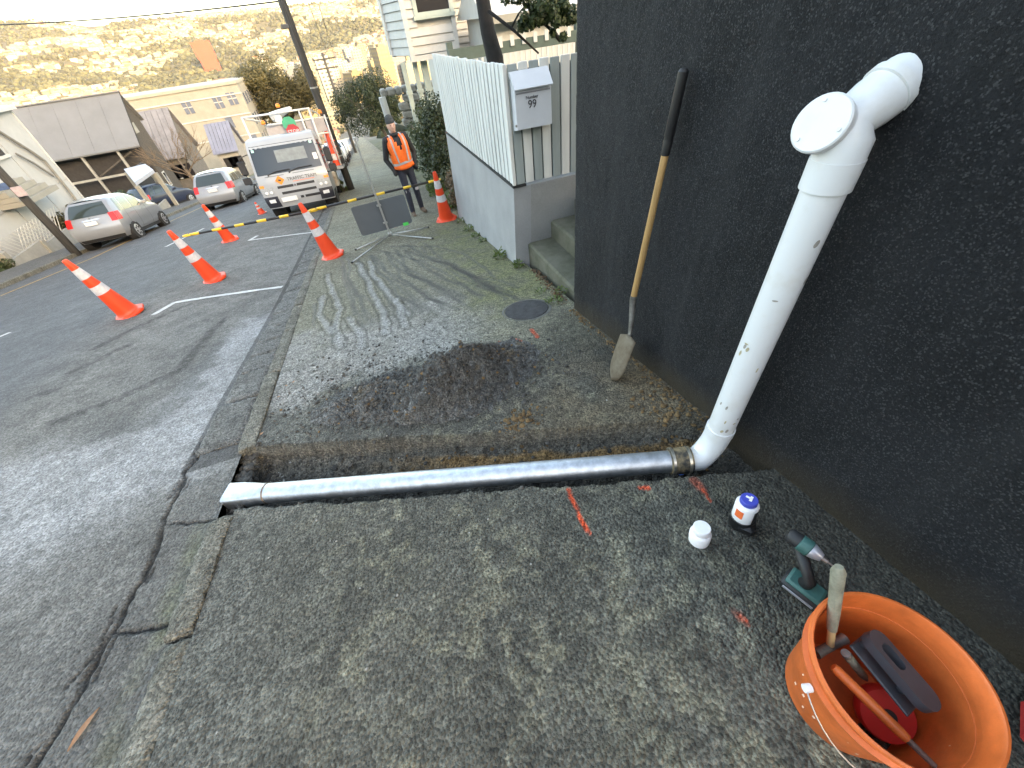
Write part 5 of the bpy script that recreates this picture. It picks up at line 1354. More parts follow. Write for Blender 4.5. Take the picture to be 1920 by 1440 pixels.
    mb = MB(); mb.box(tuple(q+Vector((0, -.006, 0))), (.07, .004, .05), m=Matrix.Rotation(R(10), 3, 'Y')); obj('symbol', mb, ink2, dmd)
    # chassis and deck
    mb = MB(); mb.b2((-.42, .4, .42), (.42, 5.1, .62)); obj('chassis', mb, dark_m, t)
    mb = MB(); mb.b2((-.98, 1.75, .86), (.98, 5.2, .96), bev=.01); deck = obj('deck', mb, wp, t)
    for sg in (-1, 1):
        mb = MB(); mb.b2((sg*.955, 1.80, .965), (sg*.99, 5.15, 1.35)); obj('dropside', mb, wp, t)
    # pipe rack
    pw = mat('rack_white', (.62, .63, .63), .4, var=.06)
    def pipe(pts, r=.026, nm='rack_tube', m=pw, par=t): mb = MB(); mb.tube(pts, r, 10); return obj(nm, mb, m, par, True)
    pipe([(-.90, 1.74, .97), (-.90, 1.74, 2.62)]); pipe([(.90, 1.74, .97), (.90, 1.74, 2.62)])
    pipe([(-.926, 1.74, 2.62), (.926, 1.74, 2.62)]); pipe([(-.35, 1.74, 2.36), (1.25, 1.9, 2.36)], .022); pipe([(.30, 1.74, 1.95), (1.25, 1.9, 1.95)], .022)
    pipe([(1.25, 1.9, 1.0), (1.25, 1.9, 2.42)], .022); pipe([(.62, 1.74, .97), (.62, 1.74, 2.6)], .022)
    pipe([(.9, 1.75, 2.60), (.9, 5.0, 2.60), (.9, 5.0, .97)]); pipe([(-.9, 1.75, 2.60), (-.9, 5.0, 2.60), (-.9, 5.0, .97)])
    # arrow board panels behind the rack
    ab = mat('board_grey', (.36, .335, .34), .6, var=.1, vs_=6)
    for x0, x1 in ((-.42, .12), (.22, .60), (.66, 1.20)):
        mb = MB(); mb.b2((x0, 1.86, 2.0), (x1, 1.90, 2.34), bev=.01); obj('arrow_board', mb, ab, t)
    mb = MB(); mb.lathe([(.0, -.34), (.11, -.33), (.13, -.30), (.10, 0), (.05, .30), (0, .34)], 16, m=Matrix.Rotation(R(75), 3, 'Y'), c=(.12, 1.95, 2.62)); obj('rolled_cover', mb, pw, t, True)
    mb = MB(); mb.b2((-.10, 1.80, 2.38), (.10, 1.95, 2.60), bev=.02); obj('rack_box', mb, pw, t)
    for x, y_, z in ((.10, 1.96, 2.76), (-.45, 1.9, 2.40), (1.16, 1.9, 2.46)):
        mb = MB(); mb.lathe([(.055, 0), (.06, .01), (.052, .08), (.03, .10), (0, .105)], 14, c=(x, y_, z)); obj('beacon', mb, amber_m, t, True)
    # stop / go paddles stored upright
    for cx, cz, m_, tx in ((.28, 2.12, mat('paddle_red', (.36, .02, .035), .5, var=.1), 'STOP'), (.24, 2.32, mat('paddle_green', (.03, .30, .17), .5, var=.1), None)):
        mb = MB(); P = [(cx+.19*math.cos(R(22.5+45*k)), 1.70+(.03 if tx is None else 0), cz+.19*math.sin(R(22.5+45*k))) for k in range(8)]; mb.prism(P, (0, .006, 0)); po = obj('paddle_sign', mb, m_, t)
        if tx:
            o = obj('lettering', text_mesh(tx, .13, .001), plate_m, po); o.rotation_euler = (R(90), 0, 0); o.location = (cx, 1.696, cz-.05)
    # cones nested on the kerb side, red-and-white
    for i in range(5):
        mb = MB(); z = 1.02+i*.17; mb.lathe([(.16, z), (.16, z+.03), (.105, z+.04), (.035, z+.62), (0, z+.62)], 16, c=(1.12, 2.0+.10*i, 0)); cn = obj('stored_cone', mb, cone_o, t, 40)
        mb = MB(); mb.lathe([(.092, z+.16), (.070, z+.34)], 16, c=(1.12, 2.0+.10*i, 0), close=True); obj('reflective_band', mb, refl, cn, True)
    mb = MB(); mb.b2((.92, 1.8, .92), (1.30, 3.4, .99)); obj('side_shelf', mb, wp, t)
    mb = MB(); mb.b2((.80, 1.70, .45), (1.0, 2.5, .88), bev=.02); obj('toolbox', mb, mat('mud_white', (.45, .43, .38), .7, var=.5, vs_=7, col2=(.2, .16, .12)), t)
    # seats seen through the glass are skipped by the tint; pale windscreen patch painted as light through the cab's back window
    patch('rear_window_light', -.25, .62, 1.42, 1.72, mat('glass_daylight', (.17, .19, .19), .2, var=.2, vs_=6, coords='obj'), .0075, 7, 4, ws)
    return t
truck()
# ------------------------------------------------------------------ power poles and wires
timber = mat('pole_timber', (.072, .071, .069), .9, var=.35, vs_=4, stretch=(8, 8, .6), bump=.5, bs=20)
rp_ = G(660, 355)
def pole(label, x, y, h, r0, r1, arms=True, name='power_pole'):
    z = float(zs(np.array(y)))-.1-(LF if x < -5 else 0); t = thing(name, label, 'power pole', (x, y, z))
    mb = MB(); mb.tube([(0, 0, 0), (0, 0, h*.5), (0, 0, h)], [r0, (r0+r1)/2, r1], 16); obj('pole', mb, timber, t, True)
    if arms:
        for zz in (h-.5, h-1.2):
            mb = MB(); mb.b2((-1.1, -.16, zz), (1.1, -.06, zz+.11)); a = obj('crossarm', mb, timber, t)
            for x_ in (-1.0, -.5, .5, 1.0):
                mb = MB(); mb.lathe([(.02, zz+.1), (.05, zz+.13), (.03, zz+.16), (.05, zz+.19), (.02, zz+.24)], 10, c=(x_, -.11, 0)); obj('insulator', mb, mat('insulator', (.25, .2, .17), .3), a, True)
    return t
P1 = pole('tall timber power pole rising from the footpath edge behind the truck', rp_[0]-.02, rp_[1], 9.2, .125, .10)
mb = MB(); mb.box((-.16, -.05, 4.55), (.22, .10, .10), bev=.02); obj('bracket', mb, mat('iron_grey', (.12, .12, .12), .7), P1)
for zz in (1.2, 2.3, 3.1): mb = MB(); mb.lathe([(.128-zz*.0025, zz), (.128-zz*.0025, zz+.04)], 16, close=True); obj('steel_strap', mb, gal2, P1, True)
P2 = pole('slim timber power pole further down the hill past the parked cars', -1.05, 52, 8.6, .15, .11)
lp_ = G(142, 474, -.22); P3 = pole('timber pole carrying a small sign beside the silver hatchback', lp_[0], lp_[1], 8.6, .125, .10)
q = onx(45, 352, lp_[0]+.2); 
mb = MB(); mb.b2((.02, -.24, float(q[2])-P3.location.z-.18), (.30, -.215, float(q[2])-P3.location.z+.10), bev=.01); obj('notice', mb, mat('notice_pink', (.40, .33, .34), .6, var=.15, vs_=12), P3)
mb = MB(); mb.b2((-.30, -.22, float(q[2])-P3.location.z+.06), (.0, -.19, float(q[2])-P3.location.z+.24), bev=.01); obj('notice', mb, mat('notice_blue', (.06, .10, .20), .5, var=.2), P3)
wire_m = mat('cable_black', (.02, .02, .022), .6)
def wire(label, a, b, sag=.25, r=.019):
    a, b = Vector(a), Vector(b); P = [a.lerp(b, t)-Vector((0, 0, sag*4*t*(1-t))) for t in np.linspace(0, 1, 21)]
    mb = MB(); mb.tube(P, r, 6); tag(obj('cable', mb, wire_m, None, True), label, 'cable')
wire('overhead cable crossing the sky from the tall pole to the white house', ony(527, 2, 16.4), onx(-90, 49, -13.5), .1)
wire('upper overhead cable crossing the road to the far pole', ony(500, -34, 16.4), Vector((lp_[0], lp_[1], onx(-30, 13, lp_[0])[2]+.9)), .1)
for dx in (-1.0, .5, 1.0):
    lab = {-1.0: 'street side power line running downhill between the two poles', .5: 'middle power line running downhill between the two poles', 1.0: 'house side power line running downhill between the two poles'}[dx]
    wire(lab, (rp_[0]+dx, rp_[1]-.1, rp_[2]+8.7), (-1.05+dx, 51.9, -S*52+8.1), .6, .018)
wire('service cable from the tall pole to the weatherboard house', (rp_[0]+.1, rp_[1], rp_[2]+6.6), (3.2, 13.6, 2.9), .15)

# ------------------------------------------------------------------ trees and shrubs
def foliage(mb, c, rad, n, leaf, rr, clumps=26, squash=(1, 1, .8), up=.3):
    cl = []
    for i in range(clumps):
        d = Vector((rr.gauss(0, 1), rr.gauss(0, 1), rr.gauss(0, 1))).normalized(); q = rr.uniform(.35, 1)**.6
        cl.append((Vector((d.x*rad*squash[0]*q, d.y*rad*squash[1]*q, d.z*rad*squash[2]*q)), rad*rr.uniform(.18, .36)))
    for i in range(n):
        cc, cr = rr.choice(cl); d = Vector((rr.gauss(0, 1), rr.gauss(0, 1), rr.gauss(0, 1))).normalized()
        p = cc+d*cr*rr.uniform(.55, 1.0)**.5; nrm = (d+Vector((rr.uniform(-.8, .8), rr.uniform(-.8, .8), rr.uniform(-.3, .9)))).normalized()
        dr_ = nrm.orthogonal().normalized(); dr_ = Matrix.Rotation(rr.uniform(0, 6.28), 3, nrm)@dr_
        l = leaf*rr.uniform(.6, 1.3); s_ = dr_.cross(nrm)
        p = p+Vector(c); mb.add([p-dr_*l*.5, p+s_*l*.3, p+dr_*l*.5, p-s_*l*.3], [(0, 1, 2, 3)])
    return cl
bark = mat('bark', (.07, .058, .045), .95, var=.35, vs_=6, bump=.8, bs=25)
def tree(name, label, base, cz, rad, n, leaf, m, seed, tr=.2, squash=(1, 1, .8), clumps=30, lean=(0, 0), grp=None):
    rr = random.Random(seed); t = thing(name, label, 'tree', base, group=grp); mb = MB()
    cl = foliage(mb, (lean[0], lean[1], cz), rad, n, leaf, rr, clumps, squash); obj('crown', mb, m, t, fix=False)
    mb = MB(); fork = Vector((lean[0]*.5, lean[1]*.5, cz*.55))
    mb.tube([(0, 0, -.2), fork*.5+Vector((.03, 0, 0)), fork], [tr, tr*.8, tr*.65], 10); tk = obj('trunk', mb, bark, t, True)
    for i in range(9):
        e = cl[i][0]+Vector((lean[0], lean[1], cz)); mb = MB(); mb.tube([fork-Vector((0, 0, .1)), fork.lerp(e, .5)+Vector((rr.uniform(-.1, .1), 0, .08*rad)), e], [tr*.45, tr*.28, tr*.10], 7); obj('limb', mb, bark, tk, True)
    return t
leaf_gold = leafmat('leaf_olive', (.035, .038, .014), (.085, .068, .022)); leaf_dk = leafmat('leaf_dark', (.014, .024, .008), (.042, .058, .018)); leaf_mid = leafmat('leaf_mid', (.02, .035, .012), (.055, .075, .026))
yT = 80.
tree('street_tree', 'broad olive tree with a sunlit crown rising behind the truck', (-9.6, yT, -S*yT), 8.9, 5.4, 42000, .24, leaf_gold, 3, .4, (1.02, .9, .66), 60)
tree('street_tree', 'round dark green tree hanging over the footpath down the hill', (2.1, 34.5, -S*34.5), 3.35, 2.15, 20000, .11, leaf_dk, 5, .16, (1, 1, .82), 50, (-1.0, 0))
tree('street_tree', 'small tree beyond the round dark green tree beside the footpath', (3.4, 52, -S*52), 3.2, 2.1, 5000, .2, leaf_mid, 6, .16, (1, 1, .8), 30)
def shrub(name, label, base, cz, rad, n, leaf, m, seed, squash=(1, 1, .8), clumps=22, grp=None):
    rr = random.Random(seed); t = thing(name, label, 'shrub', base, group=grp); mb = MB(); cl = foliage(mb, (0, 0, cz), rad, n, leaf, rr, clumps, squash); obj('foliage', mb, m, t, fix=False)
    mb = MB()
    for i in range(5): mb = MB(); mb.tube([(0, 0, -.1), (cl[i][0].x*.4, cl[i][0].y*.4, cz*.6), cl[i][0]+Vector((0, 0, cz))], [.03, .02, .008], 6); obj('stem', mb, bark, t, True)
    return t
def zat(x, y): return -S*y+.03+max(0, min(3, x-1.5))*.3
shrub('shrub', 'dense dark shrub beside the grey wall behind the worker', (1.95, 9.6, zat(1.95, 9.6)), .85, .95, 12000, .062, leaf_dk, 11, (.75, 1.1, 1.0), 36)
shrub('shrub', 'green leafy shrub behind the dark one on the bank', (1.75, 11.6, zat(1.75, 11.6)), 1.0, .85, 8000, .065, leaf_mid, 12, (.7, 1.2, 1.05), 30)
shrub('shrub', 'dry brownish low shrub at the foot of the grey wall', (1.55, 8.2, zat(1.55, 8.2)), .38, .45, 2600, .05, leafmat('leaf_dry', (.08, .055, .03), (.16, .12, .075)), 13, (.5, 1, .9), 20)
shrub('shrub', 'low green plants at the path edge beside the worker', (1.42, 8.7, -S*8.7+.02), .16, .36, 1800, .05, weed_m, 14, (.6, 1.1, .55), 16)
shrub('shrub', 'low green plants behind the worker along the path', (1.45, 11, -S*11+.02), .16, .4, 1600, .05, weed_m, 15, (.5, 1.5, .5), 16)
shrub('shrub', 'small weedy clump at the foot of the tall power pole', (rp_[0]-.28, rp_[1]-.1, rp_[2]-.03), .22, .22, 700, .06, weed_m, 16, (.8, .8, 1.1), 10)
shrub('shrub', 'bushy green shrub at the gate of the white house', (-12.5, 16.9, -S*16.9-LF), .35, .48, 2500, .08, leaf_mid, 17, (.8, 1, .9), 16)
shrub('shrub', 'olive green shrub behind the silver hatchback', (-12.6, 22.3, -S*22.3-LF), .8, .7, 3000, .09, leaf_gold, 18, (.7, 1.2, .9), 20)
shrub('shrub', 'shrub trimmed against the garden wall near the carport', (-12.8, 27, -S*27-LF-.1), .9, .9, 3000, .1, leaf_mid, 19, (.8, 1.3, .8), 20)
# near garden tree over the fence
t = thing('garden_tree', 'dark trunked garden tree overhanging the paling fence', 'tree', (2.18, 7.0, -.9))
kb = mat('black_bark', (.014, .013, .013), .9, var=.3, vs_=10, bump=.8, bs=30)
mb = MB(); pts = [ony(930, 150, 7.), ony(928, 110, 7.), ony(915, 60, 7.), ony(905, 0, 7.), ony(898, -60, 7.)]; pts = [Vector(p)-Vector((2.18, 7.0, -.9)) for p in pts]; pts[0] = Vector((.02, 0, 0))
mb.tube(pts, [.15, .125, .105, .095, .085], 12); tk = obj('trunk', mb, kb, t, True)
for (a, b_, r0) in (((915, 20), (1010, 100), .022), ((960, 50), (985, 10), .014), ((1050, 75), (1020, 45), .03), ((1020, 45), (990, 30), .02)):
    p0, p1 = Vector(ony(*a, 6.6))-Vector((2.18, 7, -.9)), Vector(ony(*b_, 6.4))-Vector((2.18, 7, -.9)); mb = MB(); mb.tube([p0, p0.lerp(p1, .5)+Vector((0, 0, .02)), p1], [r0, r0*.8, r0*.5], 8); obj('limb', mb, kb, tk, True)
rr = random.Random(8); mb = MB()
for (px, py, r_, n) in ((1030, 25, .26, 1300), (1000, 38, .14, 500), (985, 45, .10, 260), (1050, 55, .16, 600), (1010, 5, .25, 900), (1060, 20, .22, 800), (960, -25, .22, 500), (1090, 0, .3, 500), (1000, -40, .4, 900)):
    c = Vector(ony(px, py, 6.3))-Vector((2.18, 7, -.9)); foliage(mb, c, r_, n, .055, rr, 7, (1, 1, .8))
obj('crown', mb, leafmat('leaf_fern', (.014, .03, .008), (.045, .07, .02)), t, fix=False)
# bare winter tree across the road
def bare(label, base, h, seed, spread=1.5):
    rr = random.Random(seed); t = thing('bare_tree', label, 'tree', base); mb = MB(); mb.tube([(0, 0, -.2), (.05, 0, h*.25), (0, 0, h*.42)], [.14, .11, .09], 10); tk = obj('trunk', mb, mat('bare_bark', (.15, .11, .075), .9, var=.3, vs_=10), t, True)
    m2 = MATS['bare_bark']
    def br(mb, p, d, l, r, dep):
        e = p+d*l; mb.tube([p, p.lerp(e, .5)+Vector((rr.uniform(-.1, .1), rr.uniform(-.1, .1), 0))*l, e], [r, r*.75, r*.5], 5, caps=False)
        if dep > 0:
            for k in range(rr.choice((3, 3, 4))):
                nd = (d+Vector((rr.uniform(-.8, .8), rr.uniform(-.8, .8), rr.uniform(-.25, .6)))).normalized(); br(mb, p.lerp(e, rr.uniform(.45, 1)), nd, l*rr.uniform(.55, .8), r*.55, dep-1)
    for k in range(7):
        mb = MB(); a = k*.9; br(mb, Vector((0, 0, h*rr.uniform(.3, .42))), Vector((math.cos(a)*spread*.6, math.sin(a)*spread*.6, .75)).normalized(), h*.30, .05, 3); obj('limb', mb, m2, tk)
    return t
pb_ = onx(362, 340, -11.6)
bare('bare leafless street tree across the road behind the driving car', (-11.6, float(pb_[1]), -S*float(pb_[1])-.3), 4.7, 4, 1.9)
# ------------------------------------------------------------------ houses
wbw = mat('weatherboard_white', (.46, .46, .44), .6, var=.08, vs_=3, bump=.1, bs=20)
trim_g = mat('trim_pale_green', (.34, .40, .37), .5, var=.06, vs_=4); trim_w = mat('trim_white', (.5, .5, .48), .5, var=.05)
wglass = mat('window_glass', (.025, .022, .024), .08, var=0, spec=.8)
conc_w = mat('painted_block', (.29, .285, .26), .8, var=.15, vs_=2.5, bump=.2, bs=30); cream = mat('cream_render', (.28, .27, .235), .8, var=.10, vs_=1.2, bump=.1, bs=8)
def hp(par, name, mb, m, sm=None, off=None, p2=None):
    o = obj(name, mb, m, p2 or par, sm)
    if p2 is None: o.location = tuple(-c for c in par.location)
    return o
def bx(a, b, bev=0.): mb = MB(); mb.b2(a, b, bev=bev); return mb
# ---- white weatherboard house with the bay window, right-hand side
YB0 = 12.0
h = thing('weatherboard_house', 'white weatherboard house with a bay window on posts above the fence', 'house', (2.5, 14, -1.6))
xl = float(ony(764, 60, YB0)[0]); xr = float(ony(853, 60, YB0)[0]); zb_ = float(ony(800, 103, YB0)[2]); zt0 = 3.6
xl2, yl2 = xl-.30, YB0+1.15       # splayed street face of the bay
core = MB(); core.prism([(xl+.03, YB0+.04, zb_+.01), (xr-.02, YB0+.04, zb_+.01), (xr-.02, YB0+2.4, zb_+.01), (xl2+.03, YB0+2.4, zb_+.01), (xl2+.03, yl2+.03, zb_+.01)], (0, 0, zt0-zb_)); hp(h, 'bay_core', core, wbw)
wz0 = float(ony(790, 30, YB0)[2]); wx0 = float(ony(780, 10, YB0)[0]); wx1 = float(ony(842, 8, YB0)[0])
bh = .155; z = zb_+.03; i = 0
while z < zt0:
    segs = [((xl, YB0), (xr, YB0))] if z+bh < wz0-.05 else [((xl, YB0), (wx0-.06, YB0)), ((wx1+.06, YB0), (xr, YB0))]
    segs += [((xl2, yl2), (xl, YB0))]
    for (a, b_) in segs:
        if abs(a[0]-b_[0])+abs(a[1]-b_[1]) < .05: continue
        d = Vector((b_[0]-a[0], b_[1]-a[1], 0)).normalized(); n_ = Vector((d.y, -d.x, 0))
        P = [Vector((a[0], a[1], z))+n_*.034, Vector((a[0], a[1], z+bh-.012))+n_*.008, Vector((a[0], a[1], z+bh-.012))-n_*.02, Vector((a[0], a[1], z))-n_*.02]
        mb = MB(); mb.prism([tuple(p) for p in P], tuple(Vector((b_[0]-a[0], b_[1]-a[1], 0)))); hp(h, 'weatherboard', mb, wbw)
    z += bh
for (x, y) in ((xl, YB0), (xr, YB0), (xl2, yl2)): hp(h, 'corner_board', bx((x-.05, y-.045, zb_), (x+.05, y+.05, zt0)), trim_w)
hp(h, 'bay_sill', bx((xl-.06, YB0-.07, zb_-.09), (xr+.05, YB0+.2, zb_+.015)), trim_w)
win = hp(h, 'window', bx((wx0, YB0-.012, wz0+.02), (wx1, YB0+.03, 3.2)), wglass)
for nm, a, b_, m_ in (('sill', (wx0-.12, YB0-.10, wz0-.06), (wx1+.10, YB0-.03, wz0+.005), trim_g), ('frame', (wx0-.09, YB0-.05, wz0+.005), (wx0, YB0-.013, 3.2), trim_g), ('frame', (wx1, YB0-.05, wz0+.005), (wx1+.08, YB0-.013, 3.2), trim_g), ('frame', (wx0, YB0-.045, wz0+.005), (wx1, YB0-.013, wz0+.06), trim_g)):
    o = obj(nm, bx(a, b_), m_, win)
# side wall set back, running right
sx0, sx1 = xr+.07, 7.5; sy = YB0+.9
hp(h, 'wall', bx((sx0, sy+.03, -.4), (sx1, sy+4, zt0)), wbw)
z = -.3
while z < zt0:
    a = Vector((sx0, sy, z)); P = [a+Vector((0, -.03, 0)), a+Vector((0, -.004, .118)), a+Vector((0, .03, .118)), a+Vector((0, .03, 0))]
    mb = MB(); mb.prism([tuple(p) for p in P], (sx1-sx0, 0, 0)); hp(h, 'weatherboard', mb, wbw); z += .13
hp(h, 'corner_board', bx((sx0-.09, sy-.05, -.4), (sx0+.02, sy+.03, zt0)), trim_w)
for px, w_ in ((765, .055), (786, .055), (803, .075)):
    q = ony(px, 160, YB0+.25); hp(h, 'veranda_post', bx((q[0]-w_, YB0+.2, -1.4), (q[0]+w_, YB0+.2+2*w_, zb_-.08)), trim_g)
    hp(h, 'post_collar', bx((q[0]-w_-.02, YB0+.18, .35), (q[0]+w_+.02, YB0+.22+2*w_, .42)), trim_g)
hp(h, 'roof', MB().prism([(xl2-.5, YB0-.5, zt0), (xl2-.5, YB0+7, zt0), (xl2-.5, YB0+3.2, zt0+1.9)], (7, 0, 0)), mat('roof_iron', (.18, .19, .2), .6))
hp(h, 'foundation', bx((2.9, YB0+1.2, -2.4), (7.4, YB0+6, -.41)), conc_w)
# green deck board and white pickets behind the fence
yb = 9.0
pf = thing('picket_fence', 'white pickets on a dark green rail behind the paling fence', 'fence', (3.2, yb, .3))
za = float(ony(1000, 82, yb)[2])
g_rail = mat('rail_green', (.055, .085, .075), .6, var=.15)
hp(pf, 'rail', bx((1.95, yb, za-.07), (4.6, yb+.05, za+.10)), g_rail)
for i in range(24):
    x = 1.98+i*.11; hp(pf, 'picket', bx((x, yb-.03, za-.32), (x+.045, yb-.008, za-.075)), trim_w)
for i in range(7):
    x = 2.9+i*.23; hp(pf, 'upper_picket', bx((x, yb-.03, za+.02), (x+.07, yb-.008, za+.17)), trim_w)
hp(pf, 'post', bx((1.95, yb+.06, -1.0), (2.05, yb+.16, za+.2)), g_rail); hp(pf, 'post', bx((4.5, yb+.06, -1.0), (4.6, yb+.16, za+.2)), g_rail)
# neighbour wall glimpsed between leaves
nb = thing('garden_shed', 'pale garden shed glimpsed under the garden tree', 'shed', (6.0, 10.6, 0)); hp(nb, 'wall', bx((3.2, 10.4, -.9), (9, 12.2, 1.55)), wbw); hp(nb, 'roof', MB().prism([(3.0, 10.1, 1.55), (3.0, 12.4, 1.55), (3.0, 11.2, 2.1)], (6.2, 0, 0)), trim_w); hp(nb, 'fascia', bx((3.0, 10.05, 1.44), (9.2, 10.1, 1.56)), cream)
# stone gateway with the white post down the path
st_w = thing('stone_gateway', 'stone garden wall with a leaning white gate post beside the path', 'gateway', (1.9, 20.2, -S*20.2))
stm = mat('field_stone', (.26, .25, .22), .9, var=.4, vs_=5, bump=.9, bs=12)
p0, p1 = Vector(ony(716, 182, 20)), Vector(ony(737, 243, 20)); hp(st_w, 'gate_post', MB().tube([p0, p1+Vector((0, 0, -1.5))], .14, 8), trim_w)
rr = random.Random(31)
a, b_ = ony(712, 168, 20.1), ony(762, 172, 20.1)
for r_ in range(5):
    x = float(a[0])
    while x < float(b_[0])+.9:
        w_ = rr.uniform(.25, .5); zz = float(a[2])-.28*(r_+1)
        if r_ == 0 or x > float(a[0])+.45: hp(st_w, 'stone', bx((x, 20.05+rr.uniform(-.04, .04), zz+.01), (x+w_-.02, 20.6, zz+.27), .05), stm)
        x += w_
# ---- white house across the road
cn = onx(60, 257, -13.); yw1 = float(cn[1]); ztp = float(onx(17, 205, -13.)[2])
h = thing('white_house', 'plain white two storey house across the road behind the timber pole', 'house', (-15, 20, -4)); pw_ = mat('white_sheet', (.40, .405, .40), .7, var=.06, vs_=2)
hp(h, 'wall', bx((-20, 11, -4.6), (-13.03, yw1-.02, ztp-.02)), pw_)
for i in range(6):
    for j in range(2):
        y0 = yw1-(i+1)*2.1; z0_, z1_ = ((-1.75, ztp-.03) if j else (-4.4, -1.80)); hp(h, 'cladding_sheet', bx((-13.03, y0+.025, z0_), (-12.995, y0+2.075, z1_)), pw_)
hp(h, 'corner_board', bx((-13.06, yw1-.02, -4.5), (-12.97, yw1+.06, ztp)), trim_w)
hp(h, 'eave', bx((-20.3, 10.8, ztp-.02), (-12.8, yw1+.15, ztp+.10)), trim_w)
mb = MB(); mb.tube([Vector(onx(-20, 235, -12.9)), Vector(onx(60, 285, -12.9)), Vector(onx(84, 302, -12.9)), Vector(onx(125, 352, -12.9)), Vector(onx(150, 385, -12.9))], .055, 8); hp(h, 'drain_pipe', mb, mat('pipe_grey', (.20, .195, .18), .6))
mb = MB(); mb.tube([Vector(onx(30, 288, -12.9)), Vector(onx(62, 305, -12.9)), Vector(onx(100, 330, -12.9))], .04, 8); hp(h, 'drain_pipe', mb, mat('pipe_grey', (.20, .195, .18), .6))
q = onx(12, 325, -12.9); 
for k in range(4): hp(h, 'porch_step', bx((-12.98, q[1]-1.6+.0, q[2]-.35-.17*k), (-12.6+.16*k, q[1]+.1+.18*k, q[2]-.19-.17*k)), cream)
q = onx(5, 288, -12.97); wn = hp(h, 'window', bx((-12.99, q[1]-1.2, q[2]-.05), (-12.965, q[1]+.1, q[2]+.9)), wglass); obj('sill', bx((-13, q[1]-1.3, q[2]-.14), (-12.9, q[1]+.2, q[2]-.05)), trim_w, wn)
# garden wall along the far footpath, pillars and lattice
gwl = thing('garden_wall', 'cream block garden wall and pillars along the far footpath', 'wall', (-12.2, 18, -S*18-LF))
for i, y0 in enumerate(np.arange(9.4, 29, 1.9)):
    z0_ = -S*(y0+.95)-LF; 
    if i in (3,): continue
    hp(gwl, 'wall_panel', bx((-12.30, y0+.2, z0_-.5), (-12.18, y0+1.9, z0_+.42+(.12 if i % 2 else 0))), conc_w); hp(gwl, 'pillar', bx((-12.38, y0, z0_-.4), (-12.12, y0+.2, z0_+.72), .02), cream)
lat = thing('lattice_panel', 'white ornamental lattice panel behind the garden wall', 'lattice', (-12.6, 19.5, -S*19.5-LF))
for k in range(14):
    y0 = 18.3+k*.2; zb2 = -S*19.5-LF+.2
    for sgn in (1, -1):
        mb = MB(); mb.tube([(-12.62-.012*sgn, y0, zb2), (-12.62-.012*sgn, y0+sgn*.9, zb2+.9)], .013, 5); hp(lat, 'slat', mb, trim_w)
# ---- grey roofed house, ridge across the slope
XG = -15.
ap = onx(215, 172, XG); ev = onx(255, 274, XG); fc = onx(255, 215, XG); fb_ = onx(362, 382, XG)
yr_, zr_ = float(ap[1]), float(ap[2]); ye, ze = float(ev[1]), float(ev[2]); yf_, zf_ = float(fc[1]), float(fc[2])
h = thing('grey_roofed_house', 'dark timber house with a wide plain grey roof across the road', 'house', (XG, yr_, zr_-6))
roofg = mat('roof_grey_blue', (.15, .158, .17), .75, var=.10, vs_=.6, bump=.05, bs=4); brown = mat('brown_boards', (.07, .06, .05), .9, var=.3, vs_=5, stretch=(1, 1, 5), bump=.3, bs=20); dkb = mat('dark_timber', (.030, .027, .027), .8, var=.3, vs_=4)
nR = 9
for k in range(nR):
    x0, x1 = XG+.25-12.4*(k+1)/nR, XG+.25-12.4*k/nR-.012
    mb = MB(); mb.prism([(x0, yr_+.02, zr_), (x0, ye, ze), (x0, ye+.02, ze-.09), (x0, yr_+.02, zr_-.10)], (x1-x0, 0, 0)); hp(h, 'roof_sheet', mb, roofg)
mb = MB(); mb.prism([(XG-12, yr_+.03, zr_-.02), (XG-12, yf_+.3, zf_-.3), (XG-12, yf_+.3, zf_-.4), (XG-12, yr_+.03, zr_-.12)], (12.2, 0, 0)); hp(h, 'far_roof_slope', mb, roofg)
hp(h, 'ridge_cap', bx((XG-12.3, yr_-.1, zr_-.04), (XG+.25, yr_+.16, zr_+.03)), roofg)
yn = ye+.75; zn = ze+.75*(zr_-ze)/(yr_-ye)-.12
mb = MB(); mb.prism([(XG, yn, -8), (XG, yn, zn), (XG, yr_, zr_-.12), (XG, yf_, zf_-.05), (XG, yf_, -8)], (-.12, 0, 0)); hp(h, 'gable_wall', mb, brown)
hp(h, 'side_wall', bx((XG-12, yn, -8), (XG-.13, yn+.1, zn)), dkb)
hp(h, 'barge_board', MB().prism([(XG+.24, ye-.02, ze-.12), (XG+.24, ye-.02, ze+.02), (XG+.24, yr_, zr_+.03), (XG+.24, yr_, zr_-.13)], (.03, 0, 0)), dkb)
for x in (-16.4, -18.6, -20.8): hp(h, 'veranda_post', bx((x, ye+.12, ze-3.0), (x+.14, ye+.26, ze-.08)), conc_w)
hp(h, 'veranda_rail', bx((-22, ye+.1, ze-1.55), (-15.3, ye+.2, ze-1.42)), conc_w)
mb = MB(); mb.tube([(-15.6, ye+.3, ze-.3), (-18.4, ye+.3, ze-1.4)], .06, 6); hp(h, 'brace', mb, brown)
q = onx(252, 238, XG); w1 = hp(h, 'window', bx((XG+.003, q[1]-.35, q[2]-.35), (XG+.03, q[1]+.25, q[2]+.25)), conc_w); 
q = onx(313, 335, XG); w1 = hp(h, 'window', bx((XG+.003, q[1]-.25, q[2]-.5), (XG+.03, q[1]+.25, q[2]+.5)), trim_w); obj('pane', bx((XG+.032, q[1]-.18, q[2]-.42), (XG+.036, q[1]+.18, q[2]+.42)), wglass, w1)
